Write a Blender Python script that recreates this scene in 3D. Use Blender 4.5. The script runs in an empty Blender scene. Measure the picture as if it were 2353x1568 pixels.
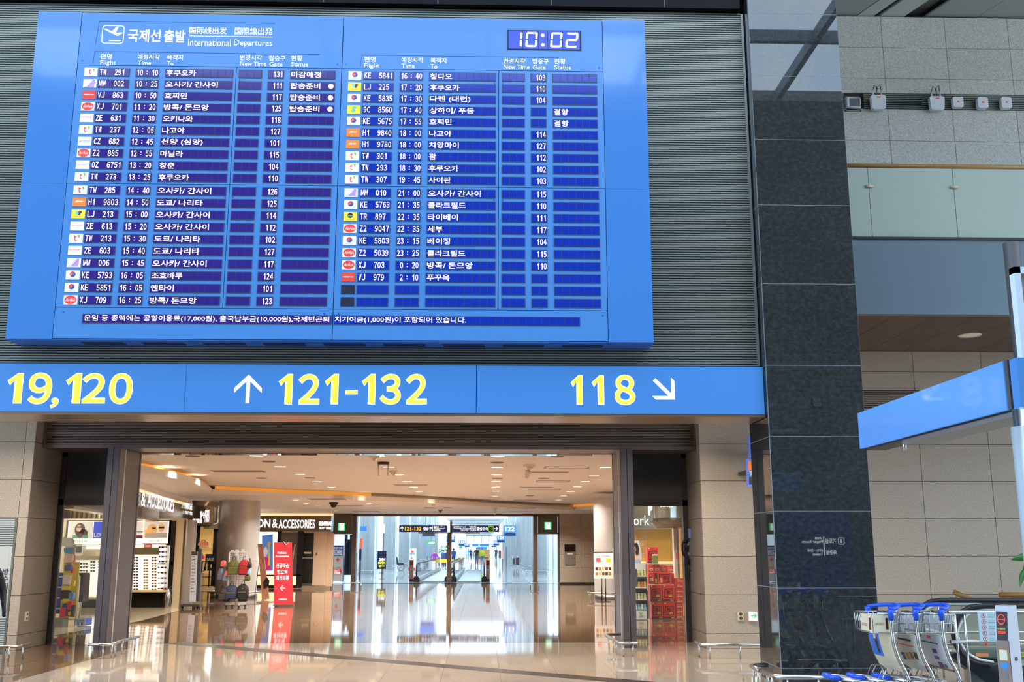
import bpy, math, random
from math import sin, cos, tan, pi, radians, atan2, hypot, sqrt
from mathutils import Vector, Matrix
random.seed(7)
S = bpy.context.scene
COL = S.collection

# ------------------------------------------------------------------ camera, sky, exposure
FPX, CX, CY = 2340.0, 1176.5, 784.0
PIT, YAW, EYE = radians(11.54), radians(1.66), 1.6
cam = bpy.data.objects.new('camera', bpy.data.cameras.new('camera'))
COL.objects.link(cam)
cam.location = (0, 0, EYE)
cam.rotation_euler = (pi/2 + PIT, 0, -YAW)
cam.data.sensor_width = 36.0
cam.data.lens = 36.0*FPX/2353.0
cam.data.clip_end = 600
S.camera = cam
S.view_settings.view_transform = 'Standard'
S.view_settings.look = 'None'
S.view_settings.gamma = 1.0
S.view_settings.use_curve_mapping = False
S.view_settings.exposure = 0.0
W = bpy.data.worlds.new('sky'); S.world = W; W.use_nodes = True
wn = W.node_tree.nodes; wl = W.node_tree.links
bg = wn['Background']
tc = wn.new('ShaderNodeTexCoord'); ns = wn.new('ShaderNodeTexNoise'); rp = wn.new('ShaderNodeValToRGB')
ns.inputs['Scale'].default_value = 3.2; ns.inputs['Detail'].default_value = 5
rp.color_ramp.elements[0].position = .50; rp.color_ramp.elements[0].color = (.56, .76, 1, 1)
rp.color_ramp.elements[1].position = .72; rp.color_ramp.elements[1].color = (1, 1, 1, 1)
wl.new(tc.outputs['Generated'], ns.inputs['Vector']); wl.new(ns.outputs['Fac'], rp.inputs['Fac'])
wl.new(rp.outputs['Color'], bg.inputs['Color'])
SKY = 5.4
bg.inputs['Strength'].default_value = SKY

# ------------------------------------------------------------------ photograph ray -> point on a real plane
_F0 = Vector((sin(YAW), cos(YAW), 0)); _R = Vector((cos(YAW), -sin(YAW), 0)); _Z = Vector((0, 0, 1))
_F = _F0*cos(PIT) + _Z*sin(PIT); _U = -_F0*sin(PIT) + _Z*cos(PIT)
def at(u, v, X=None, Y=None, Z=None):
    r = _F + _R*((u-CX)/FPX) - _U*((v-CY)/FPX)
    if X is not None: t = X/r.x
    elif Y is not None: t = Y/r.y
    else: t = (Z-EYE)/r.z
    return Vector((r.x*t, r.y*t, EYE + r.z*t))

# ------------------------------------------------------------------ materials
def srgb(r, g, b):
    f = lambda c: (c/255/12.92) if c/255 <= .04045 else ((c/255+.055)/1.055)**2.4
    return (f(r), f(g), f(b), 1)
_M = {}
def mat(name, col, rough=.5, metal=0.0, emit=0.0, ecol=None, coat=0.0, alpha=None, spec=.5, var=0.0):
    if name in _M: return _M[name]
    m = bpy.data.materials.new(name); m.use_nodes = True
    b = m.node_tree.nodes['Principled BSDF']
    c = srgb(*col)
    b.inputs['Base Color'].default_value = c
    b.inputs['Roughness'].default_value = rough
    b.inputs['Metallic'].default_value = metal
    b.inputs['Specular IOR Level'].default_value = spec
    b.inputs['Coat Weight'].default_value = coat
    b.inputs['Coat Roughness'].default_value = .05
    if emit:
        b.inputs['Emission Color'].default_value = srgb(*(ecol or col))
        b.inputs['Emission Strength'].default_value = emit
    if var:
        nt = m.node_tree; n = nt.nodes.new('ShaderNodeTexNoise'); g = nt.nodes.new('ShaderNodeNewGeometry')
        n.inputs['Scale'].default_value = 1.7; n.inputs['Detail'].default_value = 6
        r = nt.nodes.new('ShaderNodeValToRGB')
        r.color_ramp.elements[0].position = .3; r.color_ramp.elements[1].position = .7
        r.color_ramp.elements[0].color = tuple(max(0, x*(1-var)) for x in c[:3])+(1,)
        r.color_ramp.elements[1].color = tuple(min(1, x*(1+var)) for x in c[:3])+(1,)
        nt.links.new(g.outputs['Position'], n.inputs['Vector']); nt.links.new(n.outputs['Fac'], r.inputs['Fac'])
        nt.links.new(r.outputs['Color'], b.inputs['Base Color'])
    _M[name] = m
    return m
def glass(name, tint, refl=.08, a=.85):
    if name in _M: return _M[name]
    m = bpy.data.materials.new(name); m.use_nodes = True; nt = m.node_tree
    nt.nodes.remove(nt.nodes['Principled BSDF'])
    out = nt.nodes['Material Output']
    tr = nt.nodes.new('ShaderNodeBsdfTransparent'); gl = nt.nodes.new('ShaderNodeBsdfGlossy'); df = nt.nodes.new('ShaderNodeBsdfDiffuse')
    tr.inputs['Color'].default_value = srgb(*tint); df.inputs['Color'].default_value = srgb(*tint)
    gl.inputs['Roughness'].default_value = .02
    lw = nt.nodes.new('ShaderNodeLayerWeight'); lw.inputs['Blend'].default_value = .25
    m1 = nt.nodes.new('ShaderNodeMixShader'); m1.inputs[0].default_value = 1-a
    nt.links.new(tr.outputs[0], m1.inputs[1]); nt.links.new(df.outputs[0], m1.inputs[2])
    mm = nt.nodes.new('ShaderNodeMath'); mm.operation = 'MAXIMUM'; mm.inputs[1].default_value = refl
    nt.links.new(lw.outputs['Fresnel'], mm.inputs[0])
    m2 = nt.nodes.new('ShaderNodeMixShader')
    nt.links.new(mm.outputs[0], m2.inputs[0]); nt.links.new(m1.outputs[0], m2.inputs[1]); nt.links.new(gl.outputs[0], m2.inputs[2])
    nt.links.new(m2.outputs[0], out.inputs['Surface'])
    _M[name] = m
    return m
def speckle(name, cols, scale=38, rough=.5, spec=.5, coat=0, stretch=None, big=.0, objvar=.08, pos=(.36, .5, .64)):
    """granite: grains of three colours, each slab slightly different"""
    if name in _M: return _M[name]
    m = bpy.data.materials.new(name); m.use_nodes = True; nt = m.node_tree; N = nt.nodes.new; L = nt.links.new
    b = nt.nodes['Principled BSDF']
    g = N('ShaderNodeNewGeometry'); oi = N('ShaderNodeObjectInfo')
    n = N('ShaderNodeTexNoise'); n.inputs['Scale'].default_value = scale; n.inputs['Detail'].default_value = 3; n.inputs['Roughness'].default_value = .65
    if stretch:
        mp = N('ShaderNodeMapping'); mp.inputs['Scale'].default_value = stretch
        L(g.outputs['Position'], mp.inputs['Vector']); L(mp.outputs['Vector'], n.inputs['Vector'])
    else: L(g.outputs['Position'], n.inputs['Vector'])
    r = N('ShaderNodeValToRGB'); e = r.color_ramp.elements
    e[0].position = pos[0]; e[0].color = srgb(*cols[0]); e[1].position = pos[2]; e[1].color = srgb(*cols[2])
    k = e.new(pos[1]); k.color = srgb(*cols[1])
    L(n.outputs['Fac'], r.inputs['Fac'])
    n2 = N('ShaderNodeTexNoise'); n2.inputs['Scale'].default_value = 1.3; n2.inputs['Detail'].default_value = 4
    L(g.outputs['Position'], n2.inputs['Vector'])
    ma = N('ShaderNodeMath'); ma.operation = 'MULTIPLY_ADD'; ma.inputs[1].default_value = objvar; ma.inputs[2].default_value = 1-objvar/2
    L(oi.outputs['Random'], ma.inputs[0])
    mb = N('ShaderNodeMath'); mb.operation = 'MULTIPLY_ADD'; mb.inputs[1].default_value = big; mb.inputs[2].default_value = -big/2
    L(n2.outputs['Fac'], mb.inputs[0])
    mc = N('ShaderNodeMath'); mc.operation = 'ADD'; L(ma.outputs[0], mc.inputs[0]); L(mb.outputs[0], mc.inputs[1])
    mx = N('ShaderNodeVectorMath'); mx.operation = 'SCALE'
    L(r.outputs['Color'], mx.inputs[0]); L(mc.outputs[0], mx.inputs['Scale'])
    L(mx.outputs[0], b.inputs['Base Color'])
    b.inputs['Roughness'].default_value = rough; b.inputs['Specular IOR Level'].default_value = spec
    b.inputs['Coat Weight'].default_value = coat; b.inputs['Coat Roughness'].default_value = .03
    _M[name] = m
    return m

# ------------------------------------------------------------------ mesh builder
def tag(o, label=None, cat=None, group=None, kind=None):
    if label: o['label'] = label
    if cat: o['category'] = cat
    if group: o['group'] = group
    if kind: o['kind'] = kind
    return o
def wloc(o):
    v = Vector((0, 0, 0))
    while o is not None: v += o.location; o = o.parent
    return v
class MB:
    def __init__(s): s.v = []; s.f = []; s.mi = []; s.sm = []
    def add(s, vs, fs, mi=0, smooth=False):
        o = len(s.v); s.v += [tuple(p) for p in vs]; s.f += [tuple(i+o for i in f) for f in fs]
        s.mi += [mi]*len(fs); s.sm += [smooth]*len(fs); return s
    def box(s, x0, x1, y0, y1, z0, z1, mi=0):
        x0, x1 = min(x0, x1), max(x0, x1); y0, y1 = min(y0, y1), max(y0, y1); z0, z1 = min(z0, z1), max(z0, z1)
        return s.add([(x0,y0,z0),(x1,y0,z0),(x1,y1,z0),(x0,y1,z0),(x0,y0,z1),(x1,y0,z1),(x1,y1,z1),(x0,y1,z1)],
              [(0,3,2,1),(4,5,6,7),(0,1,5,4),(1,2,6,5),(2,3,7,6),(3,0,4,7)], mi)
    def bar(s, a, b, w, h, mi=0, up=(0,0,1)):
        a = Vector(a); b = Vector(b); d = (b-a).normalized(); u = Vector(up)
        if abs(d.dot(u)) > .99: u = Vector((0,1,0))
        r = d.cross(u).normalized(); u = r.cross(d)
        vs = [p + r*(w/2)*i + u*(h/2)*j for p in (a, b) for i, j in ((-1,-1),(1,-1),(1,1),(-1,1))]
        return s.add(vs, [(0,1,2,3),(7,6,5,4),(0,4,5,1),(1,5,6,2),(2,6,7,3),(3,7,4,0)], mi)
    def tube(s, pts, r, n=8, mi=0, rs=None, cap=True):
        pts = [Vector(p) for p in pts]; vs = []; fs = []; pr = None
        for i, p in enumerate(pts):
            d = (pts[min(i+1, len(pts)-1)] - pts[max(i-1, 0)]).normalized()
            if pr is None:
                u = Vector((0,0,1)) if abs(d.z) < .9 else Vector((1,0,0)); pr = d.cross(u).normalized()
            else: pr = (pr - d*pr.dot(d)).normalized()
            q = d.cross(pr); R = rs[i] if rs else r
            vs += [p + (pr*cos(2*pi*k/n) + q*sin(2*pi*k/n))*R for k in range(n)]
        for i in range(len(pts)-1):
            for k in range(n):
                a = i*n+k; b = i*n+(k+1) % n
                fs.append((a, b, b+n, a+n))
        s.add(vs, fs, mi, True)
        if cap:
            o = len(s.v)-len(vs); m = len(pts)-1
            s.f.append(tuple(o+k for k in reversed(range(n)))); s.f.append(tuple(o+m*n+k for k in range(n)))
            s.mi += [mi, mi]; s.sm += [False, False]
        return s
    def cyl(s, a, b, r, r2=None, n=24, mi=0): return s.tube([a, b], r, n, mi, rs=[r, r if r2 is None else r2])
    def lathe(s, c, prof, n=24, mi=0, smooth=True):
        c = Vector(c); vs = []; fs = []
        for (r, z) in prof: vs += [c + Vector((r*cos(2*pi*k/n), r*sin(2*pi*k/n), z)) for k in range(n)]
        for i in range(len(prof)-1):
            for k in range(n):
                a = i*n+k; b = i*n+(k+1) % n
                fs.append((a, b, b+n, a+n))
        return s.add(vs, fs, mi, smooth)
    def prism(s, poly, axis, t0, t1, mi=0):
        """poly in the two other axes (x,z for 'y'; x,y for 'z'; y,z for 'x'), extruded from t0 to t1"""
        f = {'y': lambda p, t: (p[0], t, p[1]), 'z': lambda p, t: (p[0], p[1], t), 'x': lambda p, t: (t, p[0], p[1])}[axis]
        n = len(poly); vs = [f(p, t0) for p in poly] + [f(p, t1) for p in poly]
        fs = [tuple(range(n)), tuple(range(2*n-1, n-1, -1))] + [((i+1) % n, i, i+n, (i+1) % n+n) for i in range(n)]
        return s.add(vs, fs, mi)
    def wall(s, pts, z0, z1, th=.04, mi=0, zt=None):
        """upright strip following plan points, with thickness"""
        P = [Vector((p[0], p[1], 0)) for p in pts]; vs = []
        for i, p in enumerate(P):
            d = (P[min(i+1, len(P)-1)]-P[max(i-1, 0)]).normalized(); nrm = Vector((d.y, -d.x, 0))
            vs += [p + Vector((0,0,z0)), p + Vector((0,0,z1)), p - nrm*th + Vector((0,0,z1)), p - nrm*th + Vector((0,0,z0))]
        fs = []
        for i in range(len(P)-1):
            a = i*4; b = a+4
            for k in range(4): fs.append((a+k, a+(k+1) % 4, b+(k+1) % 4, b+k))
        e = (len(P)-1)*4
        fs += [(3,2,1,0), (e, e+1, e+2, e+3)]
        return s.add(vs, fs, mi)
    def sphere(s, c, r, n=12, mi=0, sc=(1,1,1)):
        c = Vector(c); vs = []; fs = []; m = n//2+1
        for i in range(m+1):
            a = pi*i/m
            vs += [c + Vector((r*sc[0]*sin(a)*cos(2*pi*k/n), r*sc[1]*sin(a)*sin(2*pi*k/n), r*sc[2]*cos(a))) for k in range(n)]
        for i in range(m):
            for k in range(n):
                a = i*n+k; b = i*n+(k+1) % n
                fs.append((a, a+n, b+n, b))
        return s.add(vs, fs, mi, True)
    def mesh(s, name, mats, off=(0,0,0)):
        me = bpy.data.meshes.new(name); o = Vector(off)
        me.from_pydata([(x-o.x, y-o.y, z-o.z) for x, y, z in s.v], [], s.f)
        for m in (mats if isinstance(mats, (list, tuple)) else [mats]): me.materials.append(m)
        me.polygons.foreach_set('material_index', s.mi); me.polygons.foreach_set('use_smooth', s.sm)
        me.update(); return me
    def build(s, name, mats, parent=None, loc=None):
        off = wloc(parent) if parent is not None else Vector(loc or (0,0,0))
        o = bpy.data.objects.new(name, s.mesh(name, mats, off)); COL.objects.link(o)
        if parent is not None: o.parent = parent
        elif loc: o.location = loc
        return o
def inst(name, me, loc, parent=None):
    o = bpy.data.objects.new(name, me); COL.objects.link(o)
    if parent is not None: o.parent = parent; o.location = Vector(loc) - wloc(parent)
    else: o.location = loc
    return o
def root(name, loc=(0,0,0), label=None, cat=None, group=None, kind=None):
    o = bpy.data.objects.new(name, None); o.empty_display_size = .1; COL.objects.link(o); o.location = loc
    return tag(o, label, cat, group, kind)
def copy_tree(o, parent=None):
    c = o.copy(); COL.objects.link(c)
    if parent is not None: c.parent = parent
    for ch in list(o.children): copy_tree(ch, c)
    return c
_T = {}
def one_glyph(b):
    return ([(0-b*.7, .565), (.19, .73+b), (.27+b, .73+b), (.27+b, -b), (.165-b, -b), (.165-b, .60-b*.4), (.035, .485-b*1.3)], [(6, 5, 4, 3, 2, 1, 0)], -b*.7, .27+b, -b, .73+b)
for b_ in (.012, .036, .004, .0): _T[('\uff11', b_, 0, 2)] = _T[('\uff11', b_, 0, 6)] = (lambda g: ([(x, y, 0) for x, y in g[0]],) + g[1:])(one_glyph(b_))
def led(s, parent, m, u0, pitch, hgt, O, bold=.012, ext=.001):
    """evenly pitched display characters, one mesh"""
    q = MB(); O = Vector(O)
    for i, ch in enumerate(s):
        if ch == ' ': continue
        key = (chr(ord(ch)+0xFEE0), bold, 0, 2)
        if key not in _T:
            c = bpy.data.curves.new('t', 'FONT'); c.body = key[0]; c.offset = bold; c.resolution_u = 2
            me = bpy.data.meshes.new_from_object(bpy.data.objects.new('t', c)); vs = [tuple(v.co) for v in me.vertices]
            xs = [v[0] for v in vs]; ys = [v[1] for v in vs]; _T[key] = (vs, [tuple(p.vertices) for p in me.polygons], min(xs), max(xs), min(ys), max(ys))
        vs, fs, a, b, c_, d = _T[key]; w = pitch*(.82 if ch != '1' else .48); cx = u0+(i+.5)*pitch
        q.add([(O.x+cx-w/2+(x-a)/(b-a)*w, O.y-ext, O.z-hgt/2+(y-c_)/(d-c_)*hgt) for x, y, z in vs], fs)
    return q.build('lettering', m, parent)
def text(s, parent, m, box, O, R=(1,0,0), U=(0,0,1), bold=0.0, res=2, shear=0.0, name='lettering', fit='box', align='l', ext=.002, local=False):
    """flat lettering: box=(u0,u1,v0,v1) measured along R and U from O; fit: box | height"""
    key = (s, bold, shear, res)
    if key not in _T:
        ref = None; bb = bold
        for attempt in (0, bold, bold*.5, bold*.25):      # heavier strokes must not throw spikes
            if ref is not None and attempt == 0: continue
            c = bpy.data.curves.new('t', 'FONT'); c.body = s; c.offset = attempt; c.shear = shear; c.resolution_u = res
            me = bpy.data.meshes.new_from_object(bpy.data.objects.new('t', c))
            vs = [tuple(v.co) for v in me.vertices]; xs = [v[0] for v in vs]; ys = [v[1] for v in vs]
            g = (vs, [tuple(p.vertices) for p in me.polygons], min(xs), max(xs), min(ys), max(ys))
            if ref is None:
                ref = g; _T[key] = g
                if bold == 0: break
                continue
            m_ = abs(attempt)*1.6+.004
            if ref[2]-g[2] < m_ and g[3]-ref[3] < m_ and ref[4]-g[4] < m_ and g[5]-ref[5] < m_: _T[key] = g; break
    vs, fs, a, b, c_, d = _T[key]
    O = Vector(O); R = Vector(R); U = Vector(U); N = R.cross(U)
    sv = (box[3]-box[2])/(d-c_); su = (box[1]-box[0])/(b-a)
    if fit == 'height':
        su = min(sv*1.0, su) if box[1] > box[0] else sv
    w = (b-a)*su
    u0 = box[0] if align == 'l' or fit == 'box' else (box[1]-w if align == 'r' else (box[0]+box[1]-w)/2)
    q = MB(); q.add([O + R*(u0+(x-a)*su) + U*(box[2]+(y-c_)*sv) + N*ext for x, y, z in vs], fs)
    o = q.build(name, m, parent)
    return o

# frequently used
STEEL = mat('brushed stainless steel', (190, 190, 188), .25, 1.0)
STEEL_D = mat('satin dark steel', (120, 116, 112), .35, 1.0)
CHROME = mat('chrome', (225, 225, 228), .08, 1.0)
BLACK = mat('black plastic', (14, 14, 16), .4)
RUBBER = mat('black rubber', (10, 10, 11), .55)
WHITE = mat('white paint', (232, 232, 230), .45)
WHITE_P = mat('white plastic', (225, 227, 228), .35)
DGREY = mat('dark grey paint', (58, 57, 58), .45)

# ------------------------------------------------------------------ surfaces of the building
GRAN = speckle('beige granite', ((132, 117, 100), (176, 159, 139), (202, 188, 168)), 95, .45)
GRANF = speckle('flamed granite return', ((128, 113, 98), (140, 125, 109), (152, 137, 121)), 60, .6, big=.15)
GRANU = speckle('pale grey granite', ((160, 160, 150), (198, 196, 184), (220, 218, 206)), 85, .5)
DARKST = speckle('polished dark granite', ((32, 35, 36), (43, 46, 46), (58, 61, 62)), 16, .012, .85, stretch=(1, 1, 1.4), big=.5, pos=(.3, .52, .8))
FLH = speckle('pale floor granite', ((146, 132, 116), (168, 153, 136), (184, 170, 152)), 90, .045, .5)
FLB = speckle('brown floor granite', ((90, 71, 54), (106, 84, 64), (124, 100, 78)), 80, .04, .6, objvar=.06)
FLG = speckle('concourse floor granite', ((150, 150, 148), (176, 176, 174), (196, 196, 194)), 30, .06, .5)
INLAY = mat('black floor inlay', (34, 30, 27), .3, spec=.25)
JOINT = mat('joint sealant', (52, 46, 40), .8)
SLAT = mat('grey green louvre aluminium', (134, 138, 130), .4, .55)
SLATW = mat('bronze louvre aluminium', (122, 108, 96), .42, .55)
CAV = mat('louvre cavity', (20, 21, 24), .8)
FRAME = mat('bronze door frame', (106, 96, 92), .4, .35)
FRAMED = mat('dark bronze frame', (60, 54, 52), .4, .3)
DPANEL = mat('charcoal infill panel', (50, 50, 52), .5)
CEILW = mat('warm white ceiling', (234, 226, 216), .6)
CEILH = mat('grey ceiling panel', (150, 155, 150), .5)
GREYP = mat('grey wall paint', (128, 126, 122), .6)

ords = ['first', 'second', 'third', 'fourth', 'fifth', 'sixth', 'seventh', 'eighth', 'ninth', 'tenth', 'eleventh', 'twelfth', 'thirteenth', 'fourteenth', 'fifteenth', 'sixteenth', 'seventeenth', 'eighteenth', 'nineteenth', 'twentieth']
def structure(name, label=None): 
    r = root(name, (0, 0, 0), kind='structure')
    if label: r['label'] = label
    return r

# hall floor
fl = structure('floor')
b = MB(); b.box(-30, 30, -26, 12.0, -.3, 0); b.box(-30, -8.75, 12, 18.4, -.3, 0); b.box(10.0, 30, 12, 18.4, -.3, 0)
b.build('slab', FLH, fl)
MB().box(-8.75, 10.0, 12, 18.42, -.3, -.006).build('bed', JOINT, fl)
def tile_mesh(w, d, m, g=.0015):
    q = MB(); q.box(g, w-g, g, d-g, -.02, 0); return q.mesh('tile', m)
TW = .75
tm_h = tile_mesh(TW, .8, FLH); tm_b = tile_mesh(TW, .8, FLB)
for i in range(25):
    for j in range(8):
        x = -8.755+i*TW; y = 12.0+j*.8
        inst('tile', tm_b if x+.1 < -5.8 else tm_h, (x, y, 0), fl)
q = MB(); a = at(395, 1478, Z=0); c = at(1490, 1571, Z=0); d = (c-a).normalized(); nrm = Vector((-d.y, d.x, 0))*.17
c = c + d*1.5
q.add([a-nrm+_Z*.0012, c-nrm+_Z*.0012, c+nrm+_Z*.0012, a+nrm+_Z*.0012], [(0,1,2,3)])
q.add([a-nrm-_Z*.004, c-nrm-_Z*.004, c+nrm-_Z*.004, a+nrm-_Z*.004], [(3,2,1,0)])
q.build('inlay_strip', INLAY, fl)
# passage floor
f2 = root('floor', kind='structure')
MB().box(-16, 12, 18.42, 49.2, -.3, -.006).build('bed', JOINT, f2)
tm = tile_mesh(TW, 1.5, FLB)
rest = MB()
for i in range(36):
    for j in range(21):
        x = -16.255+i*TW; y = 18.42+j*1.5
        inview = (-8.6 - (y-18)*.14) < x < 5.6 and y < 40
        if x > -12.5 and x < 6 and inview: inst('tile', tm, (x, y, 0), f2)
        elif y+1.5 < 50: rest.box(x+.0015, x+TW-.0015, y+.0015, y+1.5-.0015, -.02, 0)
o = rest.build('tile', FLB, f2); tag(o, kind='stuff')

def slabs(parent, plane, us, zs, front, m, th=.03, g=.004, skip=None, shared={}):
    """stone slabs one by one; plane 'y' -> us are X and front is Y (faces -Y); 'x-'/'x+' -> us are Y, front is X"""
    for i in range(len(us)-1):
        for j in range(len(zs)-1):
            if skip and skip(us[i], us[i+1], zs[j], zs[j+1]): continue
            w = us[i+1]-us[i]; h = zs[j+1]-zs[j]; k = (plane, round(w, 3), round(h, 3), m.name)
            if k not in shared:
                q = MB()
                if plane == 'y': q.box(g, w-g, 0, th, g, h-g)
                elif plane == 'x+': q.box(-th, 0, g, w-g, g, h-g)
                else: q.box(0, th, g, w-g, g, h-g)
                shared[k] = q.mesh('stone_slab', m)
            loc = (us[i], front, zs[j]) if plane == 'y' else (front, us[i], zs[j])
            inst('stone_slab', shared[k], loc, parent)

ZR = [0, .236, .857, 1.477, 2.103, 2.724, 3.348, 3.97]
# granite wall right of the entrance (runs on behind the black pier) and its upper storey
w = structure('wall_right')
MB().box(3.71, 14, 17.225, 17.6, 0, 4.0).build('backing', JOINT, w)
slabs(w, 'y', [3.68, 4.95, 6.263, 7.463, 8.663, 9.863, 11.06, 12.26], ZR, 17.2, GRAN)
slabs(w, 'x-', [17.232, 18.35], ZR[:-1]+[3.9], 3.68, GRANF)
MB().box(4.95, 14, 17.225, 17.6, 4.0, 4.975).build('backing', JOINT, w)
slabs(w, 'y', [4.95, 6.263, 7.463, 8.663, 9.863, 11.06, 12.26], [4.28, 4.61, 4.968], 17.2, GRAN)
q = MB()
for k in range(8): q.box(4.95, 12.3, 17.19, 17.22, 3.985+k*.037, 3.985+k*.037+.024)
tag(q.build('slat', SLATW, w), kind='stuff')
w = structure('wall_upper')
MB().box(4.3, 14, 17.33, 17.7, 5.0, 11.42).build('backing', JOINT, w)
UX = [4.3, 5.017, 6.217, 7.417, 8.617, 9.817, 11.017, 12.217]
slabs(w, 'y', UX, [7.05, 7.67, 8.29, 8.914, 9.535], 17.3, GRANU)
slabs(w, 'y', UX, [9.845, 10.14, 10.762, 11.393], 17.3, GRANU)
q = MB()
for k in range(8):
    z = 9.545+k*.037
    for (xa, xb) in (((4.3, 6.62), (6.98, 7.42), (8.06, 12.3)) if 2 <= k <= 5 else ((4.3, 6.62), (6.98, 12.3))):
        q.box(xa, xb, 17.29, 17.325, z, z+.022)
tag(q.build('slat', SLAT, w), kind='stuff')
q = MB()
for k in range(4): q.box(7.42, 8.06, 17.29, 17.31, 9.63+k*.037, 9.63+k*.037+.012)
q.box(7.42, 8.06, 17.32, 17.328, 9.6, 9.78, 1)
tag(q.build('vent_slat', [SLAT, BLACK], w), kind='stuff')
# balcony: soffit, fascia, glass balustrade, wooden rail
bal = root('balcony', (8.5, 14.336, 4.968), kind='structure')
q = MB(); n = 14
for i in range(n):
    xa = 4.2+i*.62; q.box(xa+.004, xa+.616, 14.42, 17.3, 4.968, 5.0)
q.build('soffit_board', mat('walnut soffit laminate', (92, 70, 56), .35, var=.25), bal)
MB().box(4.3, 13, 14.34, 17.3, 5.0, 6.13).build('deck', DGREY, bal)
MB().box(4.2, 13, 14.30, 14.42, 4.955, 6.09).build('fascia', mat('slate blue lacquer', (100, 116, 126), .22, .1, coat=.3), bal)
MB().box(4.2, 13, 14.27, 14.45, 6.09, 6.125).build('channel', BLACK, bal)
GLB = mat('frosted green glass', (156, 168, 158), .12, .0, spec=.6)
xs = [4.2, 5.76, 7.047, 8.334, 9.62, 10.9]
for i in range(5): MB().box(xs[i]+.006, xs[i+1]-.006, 14.32, 14.34, 6.125, 7.23).build('glass_pane', GLB, bal)
for x in xs[1:4]:
    MB().tube([(x-.055, 14.31, 6.917), (x+.055, 14.31, 6.917)], .022, 10).build('glass_clip', mat('beige cap', (176, 160, 140), .4), bal)
MB().tube([(4.2, 14.33, 7.25), (11, 14.33, 7.25)], .036, 12).build('hand_rail', mat('ochre wood rail', (150, 108, 52), .35), bal)

# granite left of the entrance
w = structure('wall_left')
MB().box(-14, -7.5, 17.235, 18.35, 0, 4.0).build('backing', JOINT, w)
slabs(w, 'y', [-7.62, -7.46], ZR, 17.2, GRAN, shared={})
slabs(w, 'y', [-9.9, -8.7, -7.62], [2.103, 2.724, 3.348, 3.97], 17.2, GRAN)
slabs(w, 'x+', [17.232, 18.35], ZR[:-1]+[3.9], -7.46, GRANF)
# hydrant cabinet set flush in that wall: louvres above and below a pale door
t = root('hydrant_cabinet', (-8.4, 17.2, .1), 'pale metal hydrant cabinet with dark Korean letters, set in the granite left of the entrance', 'cabinet')
LM = mat('pale louvre metal', (178, 184, 178), .4, .1)
MB().box(-9.9, -7.63, 17.215, 17.23, 0, 2.1).build('body', mat('louvre shade grey', (110, 116, 112), .6), t)
q = MB()
for (a, c) in ((1.66, 2.08), (.06, .48)):
    k = a
    while k < c: q.box(-9.9, -7.66, 17.19, 17.215, k, k+.024); k += .036
tag(q.build('slat', LM, t), kind='stuff')
q = MB(); q.box(-9.9, -7.66, 17.185, 17.215, .5, 1.64); q.box(-9.9, -7.70, 17.182, 17.186, .54, 1.60)
q.build('door', mat('pale grey door', (188, 192, 188), .4), t)
for i, ch in enumerate('방수기구'):
    p = at(13.5-i*1.0, 1314.5+i*16.2, Y=17.18)
    text(ch, t, mat('navy print', (50, 56, 78), .5), (-.045, .045, -.05, .05), (p.x, 17.18, p.z), bold=.01)

# bulkhead carrying board and gate sign
w = structure('wall_front')
MB().box(-9, 3.55, 12.86, 13.34, 3.29, 8.86).build('core', CAV, w)
q = MB(); z = 3.9
while z < 8.84: q.box(-9, 3.53, 12.80, 12.865, z, z+.0185); z += .0325
tag(q.build('slat', SLAT, w), kind='stuff')
MB().box(3.53, 3.56, 12.78, 12.9, 3.9, 8.84).build('end_trim', mat('pale aluminium trim', (150, 152, 150), .3, .6), w)
MB().box(-9, 3.56, 12.66, 13.36, 3.225, 3.262).build('bottom_tray', mat('bronze metal tray', (150, 128, 108), .3, .7), w)
q = MB(); q.box(-9, 3.5, 12.70, 13.5, 8.875, 9.8)
for k in range(8): q.box(-8.4+k*1.55, -8.385+k*1.55, 12.69, 12.7, 8.875, 9.8, 1)
q.build('glass_band', [mat('black glass band', (9, 10, 14), .35, spec=.12), mat('band joint', (60, 64, 70), .4)], w)
MB().box(-9, 3.66, 13.3, 17.3, 3.985, 4.1).build('rear_soffit', GREYP, w)  # unseen soffit added to stop sky light flooding through the gap
for k in range(6):
    x = -7.6+k*2.15; t = root('recess_lamp', (x, 15.3, 3.985), 'small downlight above the recess behind the gate sign, %s from the left' % ords[k], 'ceiling light', 'recess downlights')
    MB().lathe((x, 15.3, 3.985), [(.09, -.002), (.12, -.012), (.13, 0)], 16).build('trim_ring', WHITE_P, t)
    L = bpy.data.lights.new('recess_bulb', 'AREA'); L.shape = 'DISK'; L.size = .18; L.energy = 85; L.spread = radians(140); L.color = (1, .87, .72)
    lo = bpy.data.objects.new('recess_bulb', L); COL.objects.link(lo); lo.parent = t; lo.location = (0, 0, -.02)
MB().box(-9, -7.4, 13.3, 17.3, 4.1, 4.4).build('rear_cap', GREYP, w)

# lower louvred fascia and lintel of the entrance
w = structure('wall_lintel')
q = MB(); z = 3.345
while z < 3.97: q.box(-7.43, 3.655, 17.50, 17.53, z, z+.0165); z += .0272
tag(q.build('slat', SLATW, w), kind='stuff')
MB().box(-7.45, 3.67, 17.53, 17.6, 3.3, 3.99).build('cavity', CAV, w)
q = MB(); q.box(-7.45, 3.67, 17.485, 18.42, 3.275, 3.335); q.box(-7.45, -7.425, 17.49, 17.55, 3.3, 3.98); q.box(3.65, 3.67, 17.49, 17.55, 3.3, 3.98)
q.build('beam_cladding', FRAME, w)
MB().box(-6.1, 2.35, 18.3, 18.62, 3.262, 3.277).build('head_reveal', mat('polished bronze reveal', (170, 158, 146), .06, .9), w)

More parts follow.
